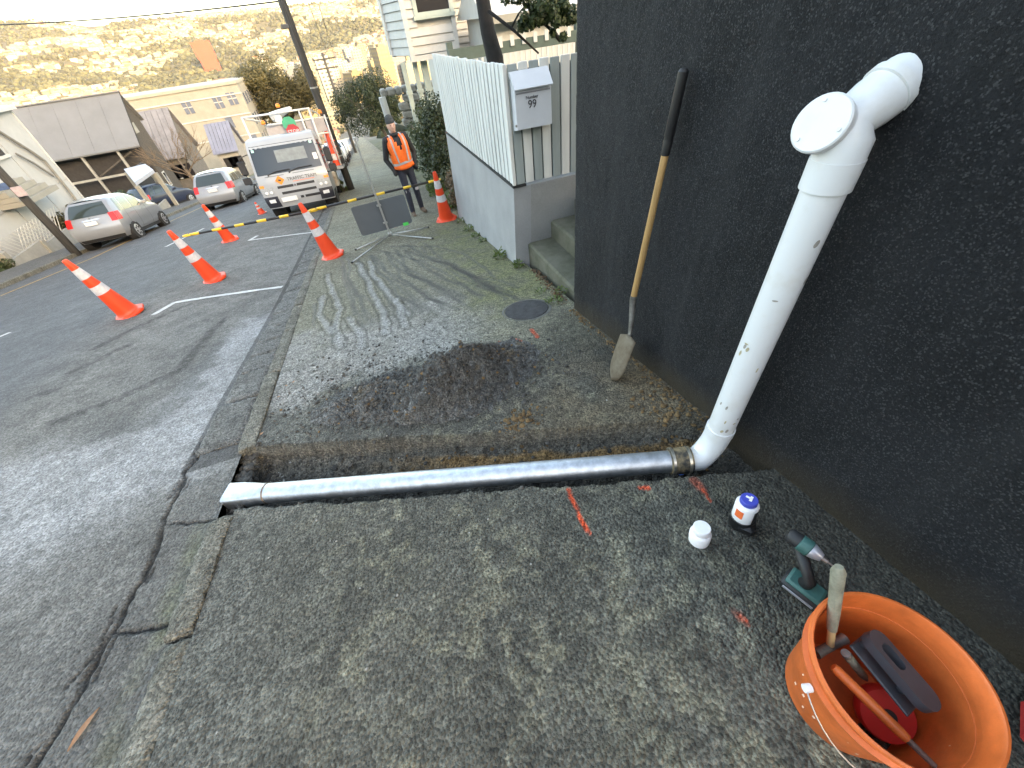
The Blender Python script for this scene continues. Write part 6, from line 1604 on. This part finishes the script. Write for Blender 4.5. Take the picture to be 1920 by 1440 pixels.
# ---- carport
cz = -2.75
cor_ = [onz(*q_, cz+d) for q_, d in (((232, 317), 0), ((272, 307), .0), ((287, 318), -.12), ((252, 342), -.12))]
cpt = thing('carport', 'small white roofed carport sheltering the dark blue car', 'carport', (float(cor_[2][0]), float(cor_[2][1]), -S*30-LF))
mb = MB(); mb.prism([tuple(c) for c in cor_], (0, 0, -.16)); hp(cpt, 'roof', mb, mat('carport_roof', (.36, .38, .43), .6, var=.08))
for c in cor_[:]: hp(cpt, 'post', bx((c[0]-.09, c[1]-.09, -S*c[1]-LF-.6), (c[0]+.09, c[1]+.09, c[2]-.17)), cream)
hp(cpt, 'back_wall', bx((cor_[0][0]-.4, cor_[0][1]+.8, -6), (cor_[0][0]-.2, cor_[1][1]+3, cz-.3)), dkb)
# ---- houses further down
def gable_roof_house(label, pts, yrid, yeav, wall_m, roof_m, depth=5., nm='house', sheets=7):
    """pts: ridge-left, ridge-right, eave-right, eave-left pixels of the roof slope facing uphill"""
    rl, rr2 = ony(*pts[0], yrid), ony(*pts[1], yrid); er, el_ = ony(*pts[2], yeav), ony(*pts[3], yeav)
    x0 = min(rl[0], el_[0]); x1 = max(rr2[0], er[0]); zr2 = float((rl[2]+rr2[2])/2); ze2 = float((er[2]+el_[2])/2)
    t = thing(nm, label, 'house', ((x0+x1)/2, yrid, ze2-3))
    for k in range(sheets):
        a_, b2_ = x0+(x1-x0)*k/sheets, x0+(x1-x0)*(k+1)/sheets-.03
        hp(t, 'roof_sheet', MB().prism([(a_, yrid, zr2), (a_, yeav, ze2), (a_, yeav, ze2-.1), (a_, yrid, zr2-.12)], (b2_-a_, 0, 0)), roof_m)
    hp(t, 'far_roof_slope', MB().prism([(x0, yrid+.02, zr2), (x0, yrid+depth*.5, ze2), (x0, yrid+depth*.5, ze2-.1), (x0, yrid+.02, zr2-.12)], (x1-x0, 0, 0)), roof_m)
    zg = -S*yeav-1.5
    hp(t, 'wall', MB().prism([(x1-.25, yeav+.4, zg), (x1-.25, yeav+.4, ze2-.02), (x1-.25, yrid, zr2-.14), (x1-.25, yrid+depth*.5-.4, ze2-.05), (x1-.25, yrid+depth*.5-.4, zg)], (-(x1-x0-.5), 0, 0)), wall_m)
    for k in range(3):
        xx = x0+.6+k*(x1-x0-1.2)/3; w_ = hp(t, 'window', bx((xx, yeav+.36, ze2-1.6), (xx+1.0, yeav+.395, ze2-.6)), wglass); obj('sill', bx((xx-.05, yeav+.30, ze2-1.68), (xx+1.05, yeav+.39, ze2-1.605)), trim_w, w_)
    return t
gable_roof_house('old house with a mottled lilac grey roof behind the bare tree', [(238, 216), (309, 199), (348, 290), (286, 305)], 48., 45.6, mat('grey_boards', (.13, .12, .11), .85, var=.2, vs_=3), mat('roof_lilac', (.14, .14, .155), .8, var=.35, vs_=1.3, col2=(.22, .22, .24)))
gable_roof_house('small house with a blue grey roof next below the bare tree', [(385, 231), (425, 228), (447, 281), (400, 290)], 62., 59.6, mat('pale_boards', (.27, .26, .24), .85, var=.2, vs_=3), mat('roof_blue', (.15, .165, .225), .7, var=.15, vs_=1))
# ---- cream flats
yc_ = 71.
tl, tr_ = ony(235, 189, yc_), ony(441, 152, yc_); x0, x1 = float(tl[0])-4, float(tr_[0]); ztop = float(tr_[2])
h = thing('cream_flats', 'long cream flat roofed building across the road below the grey roof', 'building', (x1-5, yc_, ztop-9))
hp(h, 'wall', bx((x0, yc_, ztop-10), (x1, yc_+9, ztop-.25)), cream)
hp(h, 'parapet', bx((x0-.1, yc_-.15, ztop-.245), (x1+.15, yc_+9.1, ztop+.05)), cream)
for dz in (1.15, 3.3, 5.6): hp(h, 'string_course', bx((x0, yc_-.10, ztop-dz-.12), (x1+.06, yc_-.003, ztop-dz)), mat('course_grey', (.42, .43, .44), .7))
for px, py in ((352, 200), (409, 190), (435, 183)):
    q = ony(px, py, yc_)
    for k in range(2):
        w_ = hp(h, 'window', bx((q[0]-.55+.6*k, yc_-.06, q[2]-.75), (q[0]-.1+.6*k, yc_-.01, q[2]+.55)), mat('window_blue', (.13, .15, .20), .2)); obj('glazing_bar', bx((q[0]-.56+.6*k, yc_-.075, q[2]-.12), (q[0]-.09+.6*k, yc_-.062, q[2]-.05)), trim_w, w_)
for px, py in ((432, 230), (444, 255), (478, 262)):
    q = ony(px, py, yc_); w_ = hp(h, 'window', bx((q[0]-.4, yc_-.06, q[2]-.6), (q[0]+.4, yc_-.01, q[2]+.6)), mat('window_blue', (.13, .15, .20), .2))
for yy in np.arange(yc_+.8, yc_+8, 1.8):
    for zz in (1.3, 3.6, 5.9):
        hp(h, 'window', bx((x1+.002, yy, ztop-zz-1.2), (x1+.03, yy+.9, ztop-zz)), mat('window_blue', (.13, .15, .20), .2))
# ------------------------------------------------------------------ the city in the valley and on the far hills
def city_mat(name, wall, win, fx, fz, mort=.28, rough=.7, win_r=.25):
    m = bpy.data.materials.new(name); m.use_nodes = True; MATS[name] = m
    t = m.node_tree; N = t.nodes; L = t.links; b = N['Principled BSDF']
    tc = N.new('ShaderNodeTexCoord'); sp = N.new('ShaderNodeSeparateXYZ'); L.new(tc.outputs['Object'], sp.inputs[0])
    ad = N.new('ShaderNodeMath'); ad.operation = 'ADD'; L.new(sp.outputs[0], ad.inputs[0]); L.new(sp.outputs[1], ad.inputs[1])
    def cell(src, per, lo, hi):
        d = N.new('ShaderNodeMath'); d.operation = 'DIVIDE'; L.new(src, d.inputs[0]); d.inputs[1].default_value = per
        f = N.new('ShaderNodeMath'); f.operation = 'FRACT'; L.new(d.outputs[0], f.inputs[0])
        a = N.new('ShaderNodeMath'); a.operation = 'GREATER_THAN'; L.new(f.outputs[0], a.inputs[0]); a.inputs[1].default_value = lo
        c = N.new('ShaderNodeMath'); c.operation = 'LESS_THAN'; L.new(f.outputs[0], c.inputs[0]); c.inputs[1].default_value = hi
        k = N.new('ShaderNodeMath'); k.operation = 'MULTIPLY'; L.new(a.outputs[0], k.inputs[0]); L.new(c.outputs[0], k.inputs[1]); return k.outputs[0]
    k = N.new('ShaderNodeMath'); k.operation = 'MULTIPLY'; L.new(cell(ad.outputs[0], fx, mort, 1-mort*.6), k.inputs[0]); L.new(cell(sp.outputs[2], fz, .3, .78), k.inputs[1])
    ge = N.new('ShaderNodeNewGeometry'); sn = N.new('ShaderNodeSeparateXYZ'); L.new(ge.outputs['Normal'], sn.inputs[0])
    ab = N.new('ShaderNodeMath'); ab.operation = 'LESS_THAN'; L.new(sn.outputs[2], ab.inputs[0]); ab.inputs[1].default_value = .5
    k2 = N.new('ShaderNodeMath'); k2.operation = 'MULTIPLY'; L.new(k.outputs[0], k2.inputs[0]); L.new(ab.outputs[0], k2.inputs[1])
    oi = N.new('ShaderNodeObjectInfo'); mr = N.new('ShaderNodeMapRange'); mr.inputs[3].default_value = .75; mr.inputs[4].default_value = 1.15; L.new(oi.outputs['Random'], mr.inputs[0])
    sc = N.new('ShaderNodeVectorMath'); sc.operation = 'SCALE'; sc.inputs[0].default_value = wall; L.new(mr.outputs[0], sc.inputs['Scale'])
    mx = N.new('ShaderNodeMix'); mx.data_type = 'RGBA'; L.new(k2.outputs[0], mx.inputs[0]); L.new(sc.outputs[0], mx.inputs[6]); mx.inputs[7].default_value = (*win, 1)
    L.new(mx.outputs[2], b.inputs['Base Color']); b.inputs['Roughness'].default_value = rough
    return m
tower_ms = [city_mat('tower_cream', (.235, .205, .135), (.05, .05, .055), 3.4, 3.1), city_mat('tower_white', (.27, .25, .20), (.055, .06, .065), 4.2, 3.2), city_mat('tower_ochre', (.21, .16, .08), (.10, .09, .08), 3.0, 3.1), city_mat('tower_grey', (.12, .12, .125), (.07, .08, .10), 2.6, 3.0, .2), city_mat('tower_sand', (.22, .19, .125), (.16, .15, .13), 5.0, 3.3, .35)]
crr = random.Random(99)
def gtz(x, y): return float(terrain(np.array([[float(x)]]), np.array([[float(y)]]))[0, 0])
def tower_mesh(w_, d, h, seed):
    r_ = random.Random(seed); mb = MB(); mb.b2((-w_/2, -d/2, -6), (w_/2, d/2, h))
    n = int(h/3.1)
    for k in range(1, n):
        if seed % 3 != 1: mb.b2((-w_/2-.35, -d/2-.35, k*3.1-.12), (w_/2+.35, d/2+.35, k*3.1+.16))
    mb.b2((-w_*.2, -d*.25, h), (w_*.25, d*.2, h+2.6)); mb.b2((-w_/2-.2, -d/2-.2, h-.05), (w_/2+.2, d/2+.2, h+.7))
    if seed % 2: mb.b2((-w_/2-1.6, -d*.3, -6), (-w_/2-.01, d*.3, h*.82))
    return mb.mesh('tower')
tmeshes = []
for i, (w_, d, h_) in enumerate([(16, 14, 34), (22, 15, 26), (13, 13, 42), (26, 14, 18), (18, 18, 22), (30, 12, 14), (14, 16, 30), (20, 20, 12)]):
    for k, m_ in enumerate(tower_ms):
        me = tower_mesh(w_, d, h_, i); me.materials.append(m_); tmeshes.append((me, i, k, w_, h_))
lab_k = ['cream', 'white', 'ochre', 'grey', 'sandy']
lab_i = ['slim apartment tower', 'broad office block', 'tall thin apartment tower', 'low wide block', 'square mid-rise block', 'long low building', 'narrow office tower', 'squat square building']
def put(me, nm, lab, cat, x, y, rz, grp, sc=1.0, z=None):
    o = bpy.data.objects.new(nm, me); C.objects.link(o); o.location = (x, y, gtz(x, y) if z is None else z); o.rotation_euler = (0, 0, rz); o.scale = (sc, sc, sc); tag(o, lab, cat, grp); return o
placed = []
def free(x, y, r):
    for (a, b_, c) in placed:
        if (a-x)**2+(b_-y)**2 < (r+c)**2: return False
    return True
n = 0; tries = 0
while n < 210 and tries < 6000:
    tries += 1
    y = crr.uniform(230, 1080); az = R(crr.uniform(-30, 11)); x = y*math.tan(az)
    if abs(x+3) < 14 and y < 420: continue
    dense = .25+.75*max(0, min(1, (az-R(-14))/R(10)))
    if crr.random() > dense: continue
    # towers cluster to the right of the valley, low blocks elsewhere
    tall = az > R(-9) and y > 480
    i = crr.choice([0, 1, 2, 6, 4, 0, 2] if (tall and crr.random() < .75) else [3, 5, 7, 4, 3, 7]); k = crr.choice([0, 0, 1, 1, 2, 3, 4, 4, 1])
    me, _, _, w_, h_ = tmeshes[i*5+k]; sc = crr.uniform(.75, 1.15)*(.62 if y < 480 else 1)
    if not free(x, y, w_*.62*sc): continue
    placed.append((x, y, w_*.55*sc)); n += 1
    put(me, 'city_building', 'sunlit %s %s in the city below the street' % (lab_k[k], lab_i[i]), 'building', x, y, crr.uniform(-.35, .35)+.2, 'city buildings, %s %s' % (lab_k[k], lab_i[i]), sc)
# the orange-red block on the hillside and small red ones
ored = city_mat('block_orange', (.30, .026, .010), (.25, .022, .009), 9., 6., .1)
for (px, py, dist, w_, d, h_, lab) in ((381, 92, 1500, 42, 26, 34, 'large plain orange red building standing on the far hillside'), (602, 182, 720, 15, 14, 26, 'orange red city block just past the tall power pole'), (600, 161, 860, 18, 14, 10, 'low red building in the city above the orange red block'), (752, 155, 640, 16, 14, 16, 'low red building in the valley seen past the veranda posts')):
    r = W(px, py); t_ = dist/math.hypot(r[0], r[1]); P = np.array([0, 0, CAM_H])+r*t_
    mb = MB(); mb.b2((-w_/2, -d/2, -h_*.5), (w_/2, d/2, h_*.42)); mb.b2((-w_*.5-.3, -d/2-.3, -h_*.06), (w_/2+.3, d/2+.3, -h_*.03)); mb.b2((-.35, -d/2-.4, -h_*.45), (.35, d/2+.4, h_*.42)); mb.b2((-w_*.2, -d*.2, h_*.42), (w_*.2, d*.2, h_*.5)); mb.b2((-w_*.45, -d*.45, -h_*.5-45), (w_*.45, d*.45, -h_*.5))
    me = mb.mesh('block'); me.materials.append(ored); put(me, 'red_building', lab, 'building', P[0], P[1], .15, None, 1., float(P[2]))
# hillside houses: 300 as individuals, the rest as one mass
def house_mesh(w_, d, h_, rh, seed):
    wall = MB(); wall.b2((-w_/2, -d/2, -4), (w_/2, d/2, h_))
    if seed % 2: wall.b2((w_*.1, -d/2-2.2, -4), (w_*.42, -d/2+.1, h_*.8))
    roof = MB(); roof.prism([(-w_/2-.5, -d/2-.6, h_), (-w_/2-.5, d/2+.6, h_), (-w_/2-.5, 0, h_+rh)], (w_+1, 0, 0))
    if seed % 2: roof.prism([(w_*.08, -d/2-2.6, h_*.8), (w_*.44, -d/2-2.6, h_*.8), (w_*.26, -d/2-2.6, h_*.8+rh*.7)], (0, 3.2, 0))
    chim = MB(); chim.b2((-w_*.2, -.4, h_+rh*.4), (-w_*.2+.7, .4, h_+rh+1))
    return wall, roof, chim
wall_ms = [city_mat('house_cream', (.30, .26, .18), (.12, .11, .1), 4., 3., .3), city_mat('house_white', (.35, .32, .25), (.14, .14, .14), 3.6, 3., .3), city_mat('house_tan', (.23, .18, .10), (.10, .09, .08), 4.4, 3., .3)]
roof_ms = [mat('hroof_red', (.22, .085, .04), .8, var=.2, vs_=.3), mat('hroof_grey', (.19, .185, .17), .8, var=.2, vs_=.3), mat('hroof_tan', (.27, .21, .13), .8, var=.2, vs_=.3)]
hm_list = []
for i, (w_, d, h_, rh) in enumerate([(13, 9, 5, 2.6), (16, 10, 6.5, 2.4), (11, 9, 4.5, 3.0), (20, 11, 8, 1.2)]):
    for k in range(3):
        for j in range(3):
            a, b_, c = house_mesh(w_, d, h_, rh, i); me = bpy.data.meshes.new('house')
            v = a.v+b_.v+c.v; oa, ob2 = len(a.v), len(a.v)+len(b_.v)
            f = a.f+[tuple(q+oa for q in ff) for ff in b_.f]+[tuple(q+ob2 for q in ff) for ff in c.f]
            me.from_pydata(v, [], f); me.materials.append(wall_ms[k]); me.materials.append(roof_ms[j])
            bb = bmesh.new(); bb.from_mesh(me); bmesh.ops.recalc_face_normals(bb, faces=bb.faces); bb.to_mesh(me); bb.free()
            for pi, pl in enumerate(me.polygons): pl.material_index = 1 if len(a.f) <= pi < len(a.f)+len(b_.f) else 0
            hm_list.append((me, k, j, i))
cand = []
for q in range(8500):
    r_ = crr.uniform(1020, 2420); az = R(crr.uniform(-33, 12)); x, y = r_*math.sin(az), r_*math.cos(az)
    cand.append((x, y, r_))
X = np.array([c[0] for c in cand]); Y = np.array([c[1] for c in cand]); den = fbm(X/170, Y/170, 777, 3); azs = np.degrees(np.arctan2(X, Y)); rs = np.hypot(X, Y)
thr = .46+.10*sstep(-14, -27, azs)-.05*sstep(-8, 4, azs)+.03*sstep(2000, 2450, rs)
ok = den+rng.normal(0, .03, len(X)) > thr
Zt = terrain(X, Y); sel = [i for i in range(len(X)) if ok[i]]
sel.sort(key=lambda i: rs[i]); 
wn = ['cream', 'white', 'tan']; rn = ['red', 'grey', 'tan']; shp = ['cottage with a front gable', 'broad two storey house', 'steep roofed cottage', 'long flat block of units']
massV, massF, massM = [], [], []; cnt = 0
for n_, i in enumerate(sel):
    me, k, j, s_ = crr.choice(hm_list); rz = crr.uniform(-.6, .6); sc = crr.uniform(.55, .95)
    if n_ < 300:
        put(me, 'hillside_house', '%s walled %s with a %s roof on the far hillside' % (wn[k], shp[s_], rn[j]), 'house', float(X[i]), float(Y[i]), rz, 'hillside houses, %s %s roofed %s' % (wn[k], rn[j], shp[s_]), sc, float(Zt[i])+.3)
    else:
        vv = np.array([v.co[:] for v in me.vertices])*sc; c_, s2 = math.cos(rz), math.sin(rz); vv = vv@np.array([[c_, s2, 0], [-s2, c_, 0], [0, 0, 1]])+np.array([X[i], Y[i], Zt[i]+.3])
        o0 = cnt; massV.append(vv); massF += [tuple(q+o0 for q in p_.vertices) for p_ in me.polygons]; massM += [(k, 3+j)[p_.material_index] for p_ in me.polygons]; cnt += len(vv)
if massV:
    me = bpy.data.meshes.new('far_houses'); me.from_pydata(np.concatenate(massV).tolist(), [], massF)
    for m_ in wall_ms+roof_ms: me.materials.append(m_)
    me.polygons.foreach_set('material_index', massM); me.update()
    o = struct(obj('far_houses', me, None), 'stuff'); tag(o, 'mass of small pale houses scattered over the upper hillsides', 'houses')
# bush on the hills and street trees in the town
def blobs(name, label, n, posf, rlo, rhi, m, seed):
    r_ = np.random.default_rng(seed); bm = bmesh.new(); bmesh.ops.create_icosphere(bm, subdivisions=1, radius=1); V = np.array([v.co[:] for v in bm.verts]); Fc = np.array([[v.index for v in f.verts] for f in bm.faces]); bm.free()
    P = posf(r_, n); rad = rlo+(rhi-rlo)*r_.random(len(P))**2
    VV = (V[None]*(1+r_.normal(0, .22, (len(P), len(V), 1))))*rad[:, None, None]*np.array([1, 1, .85])+P[:, None, :]+np.array([0, 0, .35])*rad[:, None, None]
    FF = (Fc[None]+(np.arange(len(P))*len(V))[:, None, None]).reshape(-1, 3)
    me = bpy.data.meshes.new(name); VV = VV.reshape(-1, 3)
    me.vertices.add(len(VV)); me.vertices.foreach_set('co', VV.ravel().astype(np.float32)); me.loops.add(FF.size); me.loops.foreach_set('vertex_index', FF.ravel().astype(np.int32)); me.polygons.add(len(FF)); me.polygons.foreach_set('loop_start', (np.arange(len(FF))*3).astype(np.int32)); me.update(); me.validate()
    o = struct(obj(name, me, m), 'stuff'); tag(o, label, 'trees'); return o
def hillpos(r_, n):
    rr_ = r_.uniform(1000, 2520, n); a = np.radians(r_.uniform(-34, 13, n)); x, y = rr_*np.sin(a), rr_*np.cos(a)
    d = fbm(x/170, y/170, 777, 3); k = d+r_.normal(0, .05, n) < .53; x, y = x[k], y[k]; return np.stack([x, y, terrain(x, y)], -1)
bush_m = mat('hill_bush', (.042, .044, .024), .95, var=.3, vs_=.15, rnd=.5, col2=(.07, .066, .034))
blobs('hillside_bush', 'olive brown bush covering the far hills', 17000, hillpos, 3, 8, bush_m, 71)
def townpos(r_, n):
    y = r_.uniform(170, 1050, n); a = np.radians(r_.uniform(-31, 12, n)); x = y*np.tan(a); k = ~((np.abs(x+3) < 9) & (y < 420)); x, y = x[k], y[k]; return np.stack([x, y, terrain(x, y)], -1)
blobs('town_trees', 'small trees between the buildings in the valley', 1600, townpos, 1.6, 4.2, mat('town_tree', (.04, .042, .018), .95, var=.3, vs_=.3, rnd=.4), 72)
def midpos(r_, n):
    y = r_.uniform(85, 210, n); a = r_.uniform(-60, 60, n); x = a; k = (x < -16) | (x > 6); x, y = x[k], y[k]; return np.stack([x, y, terrain(x, y)], -1)
blobs('slope_bushes', 'garden bushes on the lower slope of the street', 260, midpos, 1.2, 3., mat('slope_bush', (.025, .032, .012), .95, var=.3, vs_=.6, rnd=.4), 73)
# small low houses lining the lower street
for n_, (x, y) in enumerate([(-15, 100), (-16, 118), (-15, 140), (-16, 160), (-17, 182), (12, 62), (13, 80), (12, 100), (12, 122), (12, 146), (12, 172), (-15, 205), (12, 200), (-15, 232), (12, 228), (-14, 262), (12, 258), (13, 290), (-14, 295)]):
    me, k, j, s_ = hm_list[(n_*5) % len(hm_list)]
    side_ = 'left' if x < 0 else 'right'
    put(me, 'street_house', '%s walled %s with a %s roof lining the lower street' % (wn[k], shp[s_], rn[j]), 'house', x, y, R(90), 'houses lining the lower street', .62, float(zs(np.array(float(y))))-.5)
# far low ridge parked cars on the lower street
for n_, (x, y) in enumerate([(-2.4, 56), (-2.4, 64), (-2.4, 75), (-8.6, 58), (-8.6, 72), (-8.7, 95), (-2.4, 92), (-2.4, 110)]):
    mb = MB(); pr_ = [(0, -1.9, .3), (0, -1.85, .8), (0, -1.4, 1.0), (0, -.9, 1.42), (0, .7, 1.45), (0, 1.5, 1.0), (0, 1.9, .9), (0, 1.9, .3)]
    mb.prism([(-.8, p_[1], p_[2]) for p_ in pr_], (1.6, 0, 0)); o = obj('parked_car', mb, [white_c, silver, blue_c][n_ % 3]); o.location = (x, y, -S*y-(.08 if x > -5 else .25)); o.rotation_euler = (-TILT, 0, 0)
    tag(o, '%s car parked far down the hill on the %s side of the road' % (['white', 'silver', 'navy'][n_ % 3], 'footpath' if x > -5 else 'cream building'), 'car', 'cars far down the hill %d' % (n_ % 3))

# ------------------------------------------------------------------ evening haze in the valley air
hz = bpy.data.materials.new('valley_haze'); hz.use_nodes = True
t_ = hz.node_tree; t_.nodes.remove(t_.nodes['Principled BSDF'])
pv = t_.nodes.new('ShaderNodeVolumePrincipled'); pv.inputs['Color'].default_value = (.88, .91, .95, 1); pv.inputs['Density'].default_value = 4.2e-5; pv.inputs['Anisotropy'].default_value = 0.0
t_.links.new(pv.outputs[0], t_.nodes['Material Output'].inputs['Volume'])
mb = MB(); mb.b2((-3300, -320, -78), (2300, 3500, 170)); hzo = struct(obj('haze', mb, hz), 'stuff'); tag(hzo, 'thin pale evening haze filling the valley', 'haze')
